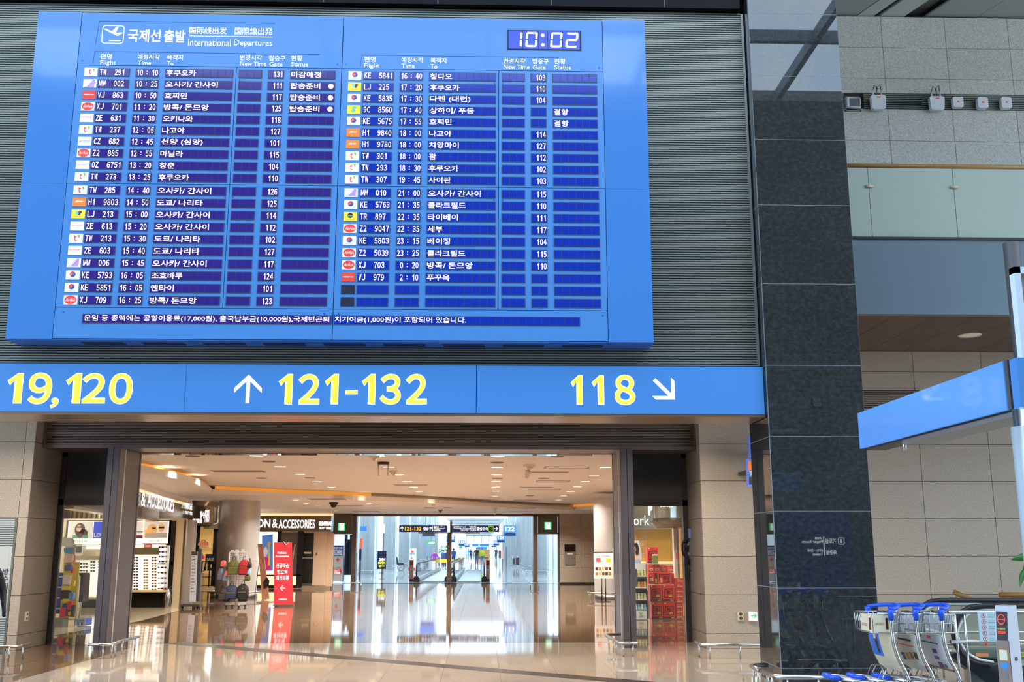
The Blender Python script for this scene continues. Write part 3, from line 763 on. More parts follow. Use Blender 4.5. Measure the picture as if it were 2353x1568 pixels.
# downlights
LENS = mat('downlight lens', (255, 240, 214), .4, emit=4, ecol=(255, 232, 200)); RING = mat('downlight ring', (224, 214, 202), .4)
q = MB(); q.lathe((0,0,0), [(.135, -.002), (.165, -.012), (.175, 0)], 20); ring_me = q.mesh('trim_ring', RING)
q = MB(); q.lathe((0,0,0), [(.0001, -.004), (.137, -.004)], 20, smooth=False); q.f = [tuple(reversed(f)) for f in q.f]; lens_me = q.mesh('lens', LENS)
ords = ['first', 'second', 'third', 'fourth', 'fifth', 'sixth', 'seventh', 'eighth', 'ninth', 'tenth', 'eleventh', 'twelfth', 'thirteenth', 'fourteenth', 'fifteenth', 'sixteenth', 'seventeenth', 'eighteenth', 'nineteenth', 'twentieth']
def cpx(x, y): return (300+x/2.046, 1000+y/2.046)
DL = {'downlight row above the middle of the passage': (3.45, [(1727,101),(1724,152),(1721,186),(1718,217),(1717,244),(1716,264),(1714,287)]),
 'curving downlight row left of the passage middle': (3.45, [(592,97),(703,148),(797,184),(877,219),(942,245)]),
 'downlight row nearest the left shop canopy': (3.45, [(186,150),(330,187)]),
 'downlight row starting behind the lintel centre': (3.45, [(1165,98),(1215,150),(1258,186),(1299,218),(1331,244),(1357,266)]),
 'right-hand downlight row by the round column': (3.45, [(2232,152),(2180,191),(2138,218),(2100,242),(2067,266),(2036,286),(2012,305)]),
 'downlight row in the lower ceiling over the left shop': (3.2, [(775,305),(828,321),(880,333),(965,356)]),
 'downlight row in the lower ceiling ahead of the portal': (3.2, [(1088,305),(1123,321),(1158,334),(1187,345),(1252,366)]),
 'downlight row in the lower ceiling right of the middle': (3.2, [(1420,320),(1450,340),(1480,362)]),
 'downlight row in the lower ceiling by the exit sign': (3.2, [(1948,364),(1712,362)])}
for nm, (z, pts) in DL.items():
    for i, p in enumerate(pts):
        P = at(*cpx(*p), Z=z)
        if P.y > 48: P.y = 47.6
        t = root('downlight', (P.x, P.y, z), 'round white downlight, %s in the %s' % (ords[i], nm), 'ceiling light', 'passage downlights')
        inst('trim_ring', ring_me, (P.x, P.y, z), t); inst('lens', lens_me, (P.x, P.y, z), t)
        if 1:
            L = bpy.data.lights.new('downlight_lamp', 'AREA'); L.shape = 'DISK'; L.size = .27; L.spread = radians(140); L.energy = 128; L.color = (1, .95, .89)
            lo = bpy.data.objects.new('downlight_lamp', L); COL.objects.link(lo); lo.parent = t; lo.location = (0, 0, -.03)
# speakers, vents, cameras on the ceiling
SPK = mat('bronze speaker grille', (120, 94, 70), .5)
q = MB(); q.lathe((0,0,0), [(.0001, -.006), (.12, -.006), (.14, -.014), (.15, 0)], 20); spk = q.mesh('ceiling_speaker', SPK)
for i, (x, y, z) in enumerate([(650,124,3.45),(842,201,3.45),(1724,129,3.45),(1724,203,3.45),(615,202,3.45),(292,99,3.45),(2005,100,3.45),(1942,203,3.45),(1878,285,3.45)]):
    P = at(*cpx(x, y), Z=z); o = inst('ceiling_speaker', spk, P)
    tag(o, 'round bronze ceiling speaker, %s' % ['near the left shop canopy', 'behind the left curving downlights', 'nearest in the middle row', 'farther one in the middle row', 'small one over the left', 'close behind the lintel on the left', 'close behind the lintel on the right', 'far right of the middle', 'farthest right before the ceiling step'][i], 'speaker', 'ceiling speakers')
VD = mat('vent shade', (120, 100, 80), .6); VF = mat('vent frame', (206, 196, 182), .4)
for i, (x, y, w_, d_, z, fr) in enumerate([(508,170,1.25,.5,3.45,0),(1318,234,1.0,.35,3.45,1),(1963,174,1.0,.35,3.45,1),(2050,153,1.0,.5,3.45,2),(1985,218,.9,.5,3.45,2),(1907,245,1.0,.4,3.45,1),(1945,256,1,.5,3.45,2),(1860,306,1.0,.5,3.45,1),(925,302,1.2,.8,3.2,0),(1020,333,1.2,.8,3.2,0),(1110,361,1.2,.8,3.2,0),(1445,342,1.1,.8,3.2,1),(1835,346,1.1,.7,3.2,2),(1830,361,1.1,.8,3.2,1)]):
    P = at(*cpx(x, y), Z=z); t = root('ceiling_vent', P, 'rectangular flush ceiling vent, %s' % ['large dark one at the left', 'in the middle ahead of the ceiling step', 'nearest one on the right', 'light framed access panel at the right', 'second framed panel at the right', 'third on the right', 'faint framed one at the far right', 'at the right edge of the ceiling step', 'nearest over the left shop sign', 'second over the left shop sign', 'farthest over the left shop sign', 'before the middle of the portal', 'faint one near the exit sign', 'last one near the exit sign'][i], 'vent', 'ceiling vents')
    q = MB(); q.box(P.x-w_/2, P.x+w_/2, P.y-d_/2, P.y+d_/2, z-.004, z); q.build('vent_plate', VD if fr < 2 else CEILW, t)
    if fr:
        q = MB()
        for s in (-1, 1): q.box(P.x+s*w_/2-.02, P.x+s*w_/2+.02, P.y-d_/2, P.y+d_/2, z-.012, z); q.box(P.x-w_/2, P.x+w_/2, P.y+s*d_/2-.02, P.y+s*d_/2+.02, z-.012, z)
        q.build('vent_frame', VF if fr == 1 else mat('aluminium edge', (150, 146, 140), .4, .5), t)
P = at(*cpx(955, 316), Z=3.2); t = root('dome_camera', P, 'black dome camera under the lower ceiling above the left shop', 'camera')
MB().lathe(P, [(.0001, 0), (.16, 0), (.16, -.06), (.13, -.09)], 20).build('housing', BLACK, t); MB().sphere(P-_Z*.09, .11, 14, sc=(1,1,1)).build('dome', mat('dark dome', (12, 12, 14), .08), t)
for (x, y, z, lb) in ((1189, 128, 3.45, 'white ceiling device with hanging prongs behind the lintel'), (1872, 140, 3.45, 'cream hanging projector cone under the ceiling at right'), (1147, 96, 3.45, 'small cream ceiling device just behind the lintel')):
    P = at(*cpx(x, y), Z=z); t = root('ceiling_sensor', P, lb, 'sensor')
    CRM = mat('cream plastic', (236, 222, 196), .5)
    MB().lathe(P, [(.0001, 0), (.13, 0), (.12, -.05), (.0001, -.05)], 16).build('base_plate', BLACK if x == 1189 else CRM, t)
    q = MB()
    if x == 1189:
        for s in (-1, 1): q.cyl(P+Vector((s*.11, 0, -.04)), P+Vector((s*.10, 0, -.3)), .02, .012, 8)
    elif x == 1872: q.cyl(P+Vector((0,0,-.04)), P+Vector((0,0,-.14)), .05, .04, 10); q.cyl(P+Vector((0,0,-.14)), P+Vector((-.05,0,-.3)), .09, .03, 10); q.bar(P+Vector((.0,0,-.1)), P+Vector((.14,0,-.02)), .04, .04)
    else: q.cyl(P+Vector((0,0,-.05)), P+Vector((0,0,-.12)), .05, .03, 8)
    q.build('sensor_body', CRM, t)
for i, (x, y, z) in enumerate([(1236, 168, 3.45), (1425, 324, 3.2), (1457, 352, 3.2), (1712, 341, 3.2)]):
    P = at(*cpx(x, y), Z=z); t = root('smoke_detector', P, 'small round smoke detector, %s' % ['cream one behind the lintel centre', 'left of two over the portal approach', 'grey one nearest the portal', 'cone shaped one at the right'][i], 'smoke detector')
    m = CRM if i != 2 else GREYP
    MB().lathe(P, [(.0001, 0), (.11, 0), (.10, -.04), (.0001, -.04)], 14).build('detector_base', m, t); MB().cyl(P-_Z*.04, P-_Z*(.12 if i < 3 else .28), .07, .035, 12).build('sensor_head', m, t)

# far portal
w = structure('wall_portal')
FY = 48.3
q = MB(); q.box(-6.03, -5.83, FY, FY+.5, 0, 3.15); q.box(2.39, 2.59, FY, FY+.5, 0, 3.15); q.box(-6.95, 3.62, FY, FY+.5, 3.09, 3.2)
q.box(-6.95, -6.9, FY, FY+.5, 0, 3.1); q.box(3.55, 3.62, FY, FY+.5, 0, 3.1); q.box(-6.95, -6.03, FY, FY+.5, 2.27, 2.33); q.box(2.59, 3.6, FY, FY+.5, 2.27, 2.33)
q.build('portal_frame', BRN, w)
for a in (-6.88, 2.62): MB().box(a, a+.82 if a < 0 else a+.9, FY+.04, FY+.3, 2.33, 3.09).build('header_panel', BRN, w)
MB().box(3.62, 6.6, FY+.04, FY+.4, 0, 3.25).build('backing', JOINT, w)
slabs(w, 'y', [3.62, 4.62, 5.6, 6.6], [.07, .73, 1.35, 1.97, 2.59, 3.2], FY, GRAN)
q = MB(); q.box(-16, -6.95, FY, FY+.4, 0, 3.25); q.build('wall_panel', BEIGE, w)
for i, (u, v, s) in enumerate(((785, 1211, 1), (1259, 1209, 1))):
    P = at(u, v, Y=FY-.02); t = root('exit_sign', P, 'small green lit running man exit sign, %s' % ['left of the far portal', 'right of the far portal'][i], 'exit sign')
    MB().box(P.x-.16, P.x+.16, FY-.06, FY, P.z-.17, P.z+.17).build('sign_box', mat('exit green lit', (60, 200, 120), .4, emit=1.2), t)
    q = MB(); q.box(P.x-.10, P.x+.10, FY-.065, FY-.06, P.z-.15, P.z+.15); q.build('lit_panel', mat('exit pale lit', (220, 250, 235), .4, emit=1.3), t)
    q = MB()
    for a, c in (((0, .07), (0, -.02)), ((0, -.02), (-.07, -.10)), ((0, -.02), (.05, -.07)), ((.05, -.07), (.05, -.13)), ((0, .04), (.07, .0)), ((0, .04), (-.07, .02))): q.bar((P.x+a[0], FY-.068, P.z+a[1]), (P.x+c[0], FY-.068, P.z+c[1]), .004, .022, up=(0,-1,0))
    disc(q, P.x+.01, P.z+.1, .025, FY-.069); q.build('running_figure', mat('exit mark green', (30, 130, 80), .5), t)
P = at(1309, 1259, Y=FY); t = root('wall_panel_box', (P.x, FY, P.z), 'dark glass alarm panel over a grey hatch on the far granite wall', 'alarm panel')
rect('display', mat('black glass', (16, 14, 14), .1), t, 1297, 1251, 1321, 1268, FY, .01, .06)
rect('hatch', mat('grey hatch', (128, 118, 106), .5), t, 1297, 1269, 1321, 1298, FY, .01, .05); rect('label_strip', WHITE, t, 1303, 1272, 1316, 1275, FY, .0, .055)

# round columns
def round_col(u0, u1, v, z1, label):
    P = base((u0+u1)/2, v); r = (u1-u0)/2/FPX*P.y*1.0; P = P*((P.y+r*.9)/P.y)
    t = root('round_column', (P.x, P.y, 0), label, 'column'); m = mat('brushed column cladding', (188, 182, 174), .3, .35)
    MB().lathe((P.x, P.y, 0), [(r, .02), (r, 1.2)], 40).build('lower_cladding', m, t); MB().lathe((P.x, P.y, 0), [(r, 1.205), (r, z1)], 40).build('upper_cladding', m, t)
    MB().lathe((P.x, P.y, 0), [(r+.02, 0), (r+.02, .1), (r, .12)], 40).build('kick_ring', STEEL_D, t)
    MB().tube([(P.x+(r+.22)*cos(a), P.y+(r+.22)*sin(a), .2) for a in [2*pi*k/32 for k in range(33)]], .025, 8).build('bumper_ring', STEEL, t)
    for k in range(8):
        a = 2*pi*k/8+.2; MB().cyl((P.x+(r+.22)*cos(a), P.y+(r+.22)*sin(a), 0), (P.x+(r+.22)*cos(a), P.y+(r+.22)*sin(a), .2), .014, n=8).build('bumper_post', STEEL, t)
    return P, r
round_col(495, 587, 1376, 3.2, 'wide brushed metal round column behind the rack of bags')
round_col(1367, 1461, 1378, 3.2, 'wide brushed metal round column behind the menu stand at right')

# bumper rails along walls and posts
def rail(pts, posts, label, z=.2, r=.024, Zp=0.0):
    P = [at(u, v, Z=z) for u, v in pts]; t = root('bumper_rail', (P[0].x, P[0].y, 0), label, 'bumper rail')
    MB().tube(P, r, 10).build('rail_tube', STEEL, t)
    for u, v in posts:
        p = at(u, v, Z=z); MB().cyl((p.x, p.y, 0), (p.x, p.y, z), .013, n=8).build('rail_post', STEEL, t)
    return t
rail([(203,1481.5),(250,1482),(262,1480),(276,1474),(318,1464)], [(214,1481.5),(238,1482),(258,1481),(266,1478.5),(282,1473),(311,1466)], 'low steel bumper rail around the left entrance post')
rail([(1426,1458.5),(1398,1459),(1393,1461),(1418,1476.5),(1424,1478),(1465,1478)], [(1399,1463),(1409,1470),(1416,1475),(1432,1478),(1454,1478)], 'low steel bumper rail around the right entrance post')
rail([(-60,1487),(36,1486.5),(46,1485),(69,1480)], [(-30,1487),(22,1487),(54,1483)], 'low steel bumper rail before the pale hydrant cabinet')
rail([(1599,1476),(1608,1480),(1614,1482),(1790,1482)], [(1606,1479.5),(1630,1482),(1700,1482)], 'low steel bumper rail along the granite wall by the green arrow')
rail([(1764,1529),(1736,1529.5),(1726,1531),(1747,1542)], [(1731,1533),(1741,1539)], 'short steel bumper rail behind the left side of the black pier', r=.026)
rail([(1752,1544),(1781,1555.5),(1788,1557),(1911,1557)], [(1763,1549),(1774,1554),(1809,1557),(1880,1557)], 'steel bumper rail in front of the black pier', r=.028)
rail([(1937,1557),(2070,1557)], [(1950,1557),(2040,1557)], 'steel bumper rail right of the pier behind the trolleys', r=.028)
for i, (p, s) in enumerate(((((830,1341),(822,1340),(806,1341)), 0), (((1219,1340),(1224,1341),(1238,1341)), 1))): rail(p, p[::2], 'tiny far bumper rail at the %s jamb of the far portal' % ['left', 'right'][i])

# ------------------------------------------------------------------ left eyewear shop
SY1 = 29.4
t = root('eyewear_shop', (-10.5, SY1, 0), 'bright eyewear shop bay with lit display wall left of the passage', 'shop front')
q = MB(); qr(q, 40, 1192, 394, 1397, SY1+.12, .1); q.build('back_wall', mat('shop white wall', (240, 226, 200), .5), t)
rect('plinth', mat('black gloss plinth', (14, 12, 12), .08), t, 302, 1362, 391, 1396, SY1, .3); rect('plinth', BLACK, t, 188, 1378, 238, 1402, SY1, .3)
rect('display_tray', CREAM, t, 302, 1356, 386, 1361, SY1, .1, .15); rect('display_tray', CREAM, t, 190, 1373, 240, 1377, SY1, .1, .15)
for (a, b, c, d) in ((302,1277,326,1355),(329,1277,366,1355),(368,1254,385,1355),(222,1289,239,1371),(205,1289,219,1371),(176,1288,203,1330)): rect('lit_panel', LITW, t, a, b, c, d, SY1, .02, .02)
for (a, b, c, d) in ((305,1252,366,1258),(190,1252,238,1262)): rect('lit_panel', LITW, t, a, b, c, d, SY1, .02, .02)
rect('mirror_shelf', mat('mirror shelf', (150, 150, 128), .15, .5), t, 305, 1260, 366, 1275, SY1, .02, .03); rect('counter_top', mat('glass counter', (176, 170, 150), .2), t, 172, 1278, 238, 1287, SY1, .02, .2)
rect('screen', mat('grey screen', (88, 92, 100), .3), t, 182, 1256, 194, 1270, SY1, .02, .25); rect('screen_frame', WHITE, t, 180, 1254, 197, 1275, SY1, .01, .23)
rect('red_tag', RED, t, 333, 1251, 349, 1260, SY1, .0, .06); rect('tag_face', WHITE, t, 335, 1253, 347, 1258, SY1, .0, .07)
rect('red_shelf_strip', RED, t, 364, 1295, 380, 1297, SY1, .0, .08)
rect('dark_column', mat('dark mirror strip', (40, 36, 32), .1), t, 386, 1198, 393, 1396, SY1, .05, .02)
rect('corner_pillar', CREAM, t, 393, 1192, 410, 1397, SY1, .4); P0 = at(410, 1397, Y=SY1); P1 = at(437, 1397, Y=SY1)
r_ = (P1.x-P0.x)/2
MB().lathe((P0.x+r_, SY1+r_, 0), [(r_, 0), (r_, 2.4)], 28).build('curved_corner', mat('brushed column cladding', (188, 182, 174), .3, .35), t)
rect('glazed_cabinet', mat('amber wood cabinets', (206, 160, 92), .4), t, 163, 1162, 238, 1196, SY1+1.5, .1)
q = MB()
for k in range(7): qr(q, 165+k*10.5, 1163, 166.2+k*10.5, 1194, SY1+1.44, .02)
tag(q.build('cabinet_mullion', BRZ, t), kind='stuff')
rect('switch_plate', WHITE_P, t, 391, 1291, 400, 1299, SY1-.02, .02); rect('switch_key', BLACK, t, 395, 1292.5, 396.5, 1296, SY1-.04, .01)
rect('poster_backing', BLACK, t, 154, 1196, 391, 1251.5, SY1, .02, .02)
pf = [at(u, v, Z=0) for u, v in ((120, 1462), (318, 1429), (412, 1404), (412, 1396), (60, 1396))]
q = MB(); q.add([(p.x, p.y, .004) for p in pf] + [(p.x, p.y, -.002) for p in pf], [(0,1,2,3,4), (9,8,7,6,5)]); q.build('shop_floor_slab', mat('cream shop floor', (214, 196, 164), .08), f2)
# posters
SKIN = mat('poster skin', (224, 178, 150), .5, emit=.35); HAIRB = mat('poster dark hair', (64, 40, 34), .5, emit=.2); HAIRY = mat('poster blond hair', (232, 190, 110), .5, emit=.4)
TEAL = mat('poster teal jacket', (60, 160, 130), .5, emit=.3); PBG = mat('poster grey backdrop', (214, 208, 200), .5, emit=.6); PBL = mat('poster royal blue', (44, 70, 220), .5, emit=.5); SHD = mat('poster sunglasses', (30, 20, 26), .4, emit=.02)
def poster(u0, v0, u1, v1, kind, label, words):
    a = at(u0, v0, Y=SY1-.05); c = at(u1, v1, Y=SY1-.05); t = root('poster_lightbox', ((a.x+c.x)/2, SY1-.05, c.z), label, 'poster')
    lb_ = MB().box(a.x, c.x, SY1-.05, SY1+.03, c.z, a.z).build('lightbox', LITW, t); y = SY1-.052; w = c.x-a.x; h = a.z-c.z
    def B(x0, z0, x1, z1, m, d=0): MB().add([(a.x+x0*w, y-d, c.z+z0*h), (a.x+x1*w, y-d, c.z+z0*h), (a.x+x1*w, y-d, c.z+z1*h), (a.x+x0*w, y-d, c.z+z1*h)], [(0,1,2,3)]).build('print', m, lb_)
    def D(x, z, rx, rz, m, d): MB_ = disc(MB(), a.x+x*w, c.z+z*h, rx*w, y-d, rz=rz*h); MB_.build('print', m, lb_)
    B(.03, .24, .97, .97, PBG if kind != 'b' else PBL)
    if kind == 'w':
        D(.46, .62, .2, .3, HAIRB, .001); D(.6, .45, .18, .2, HAIRB, .001); D(.42, .68, .1, .15, SKIN, .002); B(.2, .24, .8, .38, TEAL, .002); D(.48, .36, .12, .1, MAR, .003); B(.30, .70, .52, .77, SHD, .003)
    if kind == 'c':
        D(.36, .62, .2, .26, HAIRY, .001); B(.08, .26, .28, .6, HAIRY, .001); D(.42, .64, .08, .12, SKIN, .002); D(.72, .70, .13, .2, HAIRY, .001); D(.72, .66, .10, .15, SKIN, .002); B(.12, .24, .95, .46, WHITE_P, .002); B(.36, .64, .5, .71, SHD, .003); B(.62, .67, .83, .75, SHD, .003)
    if kind == 's': B(.0, .5, 1, .56, GRYL, .001); B(.4, .24, 1, .38, MAR, .001)
    if words: text(words, t, SHD, (a.x+w*.22, a.x+w*.78, c.z+h*.06, c.z+h*.16), (0, y-.001, 0))
    return t
t1 = poster(158, 1198, 213, 1250, 'w', 'lit poster of a curly haired woman in a visor over a teal jacket', 'MONCLER')
t2 = poster(215, 1198, 250, 1250, 'b', 'lit blue poster half hidden behind the left entrance post', '')
a = at(214, 1230, Y=SY1-.06); text('LOU', t2, WHT, (a.x+.02, a.x+.32, a.z-.06, a.z+.06), (0, SY1-.06, 0), bold=.03)
poster(300, 1198, 327, 1250, 's', 'narrow lit poster just right of the left entrance post', '')
poster(330, 1198, 385, 1249, 'c', 'lit poster of two blond people in dark sunglasses above the eyewear wall', 'VEDI VERO')
# sunglasses, one by one
def specs_me(m):
    q = MB()
    for s in (-1, 1): disc(q, s*.037, 0, .031, 0, rz=.025, n=12)
    q.box(-.012, .012, -.004, .004, .004, .012); q.box(-.072, -.066, 0, .08, .006, .012); q.box(.066, .072, 0, .08, .006, .012); q.box(-.07, .07, .001, .005, .016, .022)
    return q.mesh('sunglasses', m)
SM = [specs_me(mat('lens '+n, c, .2)) for n, c in (('smoke', (60, 52, 48)), ('brown', (120, 84, 56)), ('green', (70, 84, 48)), ('rose', (170, 120, 100)), ('amber', (176, 140, 84)))]
cols = [(312, 12, 1282, 6.6), (335, 11, 1288, 6.5), (354, 12, 1282, 6.6), (370, 4, 1258, 11), (379, 4, 1258, 11), (368, 5, 1305, 12), (377, 5, 1305, 12), (231, 13, 1292, 6.2), (213, 4, 1292, 7), (183, 3, 1296, 8), (196, 3, 1296, 8)]
cn = ['the narrow panel beside the left post', 'the left column of the wide lit panel', 'the right column of the wide lit panel', 'the upper left of the far right strip', 'the upper right of the far right strip', 'the lower left of the far right strip', 'the lower right of the far right strip', 'the side door panel', 'the middle side door panel', 'the small case, left row', 'the small case, right row']
k = 0
for ci, (u, n, v, dv) in enumerate(cols):
    for j in range(n):
        P = at(u, v+j*dv, Y=SY1-.08); o = inst('sunglasses', SM[(k*7+j*3) % 5], (P.x, SY1-.08, P.z)); k += 1
        tag(o, 'pair of sunglasses, %s from the top in %s' % (ords[j], cn[ci]), 'sunglasses', 'sunglasses on the lit wall')
# canopy with sign
cp = root('shop_canopy', (-9, 27, 2.38), 'curved bronze shop canopy with lit ACCESSORIES lettering at left', 'shop sign')
c0 = [at(u, v, Z=2.38) for u, v in ((240,1168),(325,1190),(365,1197.5),(420,1205))]
c0 = [(p.x, p.y) for p in c0]; c0 = [c0[1], c0[2], c0[3]]
d0 = Vector((c0[2][0]-c0[0][0], c0[2][1]-c0[0][1])).normalized(); st = (c0[0][0]-d0.x*7, c0[0][1]-d0.y*7)
fas = [st, c0[0], c0[1], c0[2], (c0[2][0]+d0.x*1.0, c0[2][1]+d0.y*1.0)]
MB().wall(fas, 2.38, 3.0, .25).build('fascia', BRZ, cp); MB().wall([(x+.04, y) for x, y in fas], 2.34, 2.39, .3).build('lower_trim', mat('gold trim', (196, 168, 116), .2, .8), cp)
MB().wall([(x+.03, y) for x, y in fas], 3.0, 3.06, .3).build('light_strip', GOLDG, cp)
MB().wall([(x+.12, y) for x, y in fas], 3.06, 3.2, .35).build('top_band', CEILW, cp)
a = Vector((c0[0][0], c0[0][1], 0)); b_ = Vector((fas[-1][0], fas[-1][1], 0)); R_ = (b_-a).normalized(); O_ = a + Vector((.03, -.01, 0))
ua = 0; ta = (at(320, 1150, Y=26) - a)
def upx(u, v):
    r = at(u, v, Y=10) - Vector((0, 0, EYE)); n_ = Vector((R_.y, -R_.x, 0)); t_ = (O_.dot(n_))/(r.dot(n_)); return r*t_ + Vector((0, 0, EYE))
def sgn(s, u0, u1, v0, v1, bold=.02):
    a = upx((u0+u1)/2, v0); c = upx((u0+u1)/2, v1); text(s, cp, SIGNW, ((upx(u0, v0)-O_).dot(R_), (upx(u1, v0)-O_).dot(R_), c.z, a.z), O_, R=R_, bold=bold, ext=.02)
sgn('FASHION', 235, 314, 1118, 1152); sgn('&', 324, 334, 1133, 1165); sgn('ACCESSORIES', 338, 400, 1140, 1172); sgn('SHINSEGAE', 424, 441, 1155, 1171, .04); sgn('DUTY FREE', 425, 441, 1176, 1183, .04)
for P_, e_, r_s in (((-12.6, 26.8, 2.9), 120, .2), ((-12.0, 28, 2.3), 50, .2), ((-10.5, 41.5, 2.6), 90, .2), ((5.6, 29.6, 2.7), 50, .2), ((5.6, 22.5, 3.0), 80, .2), ((-10, 21.5, 3.0), 100, .2)):
    L = bpy.data.lights.new('shop_fill_light', 'POINT'); L.energy = e_; L.color = (1, .86, .68); L.shadow_soft_size = r_s  # bare point fills without fittings, added to brighten shop bays and ceiling
    lo = bpy.data.objects.new('shop_fill_light', L); COL.objects.link(lo); lo.location = P_
# rounded end canopy further back
e = at(455, 1208, Z=2.4); q = MB(); q.lathe((e.x-.6, e.y, 0), [(1.0, 2.38), (1.25, 2.5), (1.25, 3.0), (1.3, 3.05), (1.45, 3.2)], 40)
o = q.build('round_canopy', BRZ, None, (e.x-.6, e.y, 2.38)); tag(o, 'round bronze canopy end with small lit letters beyond the left shop sign', 'canopy')
for s, u0, v0, u1, v1 in (('향수', 460, 1175, 471, 1192), ('화장품', 443, 1192, 465, 1203), ('PERFU', 472, 1172, 481, 1201)):
    a = at(u0, v0, Y=e.y-1.3); c = at(u1, v1, Y=e.y-1.3); text(s, o, SIGNW, (a.x, c.x, c.z, a.z), (0, e.y-1.3, 0), bold=.04, ext=.02)
# extinguisher
def extinguisher(u, v, m, label):
    P = base(u, v)+Vector((0, -.25, 0)); t = root('fire_extinguisher', P, label, 'fire extinguisher')
    MB().lathe(P, [(.0001, 0), (.075, 0), (.08, .03), (.08, .36), (.05, .44), (.025, .47), (.02, .52)], 18).build('cylinder', m, t)
    q = MB(); q.bar(P+Vector((-.02, 0, .53)), P+Vector((.1, 0, .58)), .02, .02); q.bar(P+Vector((-.02, 0, .51)), P+Vector((.09, 0, .50)), .02, .015); q.build('valve_handle', STEEL_D, t)
    MB().tube([P+Vector((.02, 0, .5)), P+Vector((.1, -.02, .45)), P+Vector((.11, -.02, .25)), P+Vector((.1, -.02, .1))], .012, 6).build('hose', BLACK, t)
extinguisher(391, 1397, STEEL, 'shiny steel fire extinguisher by the cream shop pillar')

# bag shop behind, seen between canopy and round column
BYS = 43.0
t = root('handbag_shop', at(470, 1350, Z=0), 'warm lit handbag shop interior behind the round column', 'shop front')
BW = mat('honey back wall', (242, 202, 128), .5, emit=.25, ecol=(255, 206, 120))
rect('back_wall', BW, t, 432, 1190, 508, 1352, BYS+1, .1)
for v in (1256, 1288, 1318): rect('shelf', mat('pale shelf', (250, 226, 170), .4, emit=.2), t, 434, v, 500, v+4, BYS+.7, .3)
for u in (444, 450, 492, 498): rect('upright', BLACK, t, u, 1205, u+2, 1348, BYS+.6, .05)
rect('dark_jamb', BLACK, t, 498, 1220, 506, 1352, BYS, .3); rect('counter', CREAM, t, 436, 1318, 462, 1348, BYS+.2, .4); rect('floor_edge', CREAM, t, 432, 1350, 508, 1356, BYS-.2, .3)
rect('upper_fascia', BRZ, t, 470, 1172, 508, 1216, BYS-.4, .2)
for i, (u, v, w_, h_, lb) in enumerate(((467, 1254, 22, 9, 'pink handbag alone on the upper lit shelf'), (463, 1286, 12, 9, 'bright pink bag left of the sale sign'), (462, 1314, 12, 13, 'salmon pink bag on the low shelf by the sale sign'), (474, 1312, 22, 8, 'black handbag on the low shelf behind the sale sign'))):
    P = at(u, v, Y=BYS+.5); s = BYS/FPX; o = MB()
    W_, H_ = w_*s, h_*s
    o.prism([(P.x-W_/2, P.z), (P.x+W_/2, P.z), (P.x+W_*.46, P.z+H_*.7), (P.x+W_*.2, P.z+H_), (P.x-W_*.25, P.z+H_*.95), (P.x-W_*.46, P.z+H_*.6)], 'y', P.y-.1, P.y+.1)
    tb = root('handbag', P, lb, 'handbag'); o.build('bag_body', mat('bag %d' % i, ((238,150,140), (246,70,130), (240,130,120), (20,16,16))[i], .4), tb)
    MB().tube([P+Vector((-W_*.2, 0, H_*.9)), P+Vector((-W_*.12, 0, H_*1.3)), P+Vector((W_*.12, 0, H_*1.3)), P+Vector((W_*.2, 0, H_*.9))], .015, 6).build('bag_handle', BLACK, tb)
P = base(480, 1353); t = root('sale_sign', P, 'dark SALE sign on a thin stand in the bag shop', 'sign')
a = at(473, 1274, Y=P.y); c = at(494, 1297, Y=P.y)
MB().box(a.x, c.x, P.y-.02, P.y+.02, c.z, a.z).build('sign_plate', mat('dark slate plate', (36, 46, 62), .4), t); text('SALE', t, mat('warm letter', (230, 196, 150), .5), (a.x+.06, c.x-.06, c.z+.13, c.z+.25), (0, P.y-.022, 0), bold=.02)
q = MB(); q.cyl(P, (P.x, P.y, c.z), .015, n=8); q.box(P.x-.2, P.x+.2, P.y-.12, P.y+.12, 0, .015); q.build('stand', STEEL_D, t)
P = base(470, 1350); t = root('garment_rack', P+Vector((0,.3,0)), 'low black rack of striped bags in the bag shop', 'rack')
q = MB(); s = BYS/FPX
for u in (461, 478, 493): a = at(u, 1345, Y=BYS+.3); q.box(a.x, a.x+.03, BYS+.3, BYS+.33, 0, 1.1)
for z in (.1, .45, 1.08): a = at(461, 1345, Y=BYS+.3); c = at(494, 1345, Y=BYS+.3); q.box(a.x, c.x, BYS+.3, BYS+.33, z, z+.03)
q.build('rack_frame', BLACK, t)
for k in range(5): a = at(463+k*4, 1300, Y=BYS+.25); MB().prism([(a.x-.03, .72), (a.x+.04, .72), (a.x+.01, 1.07), (a.x, 1.07)], 'y', BYS+.25, BYS+.29).build('hanging_strap', CREAM if k % 2 else BLACK, t)

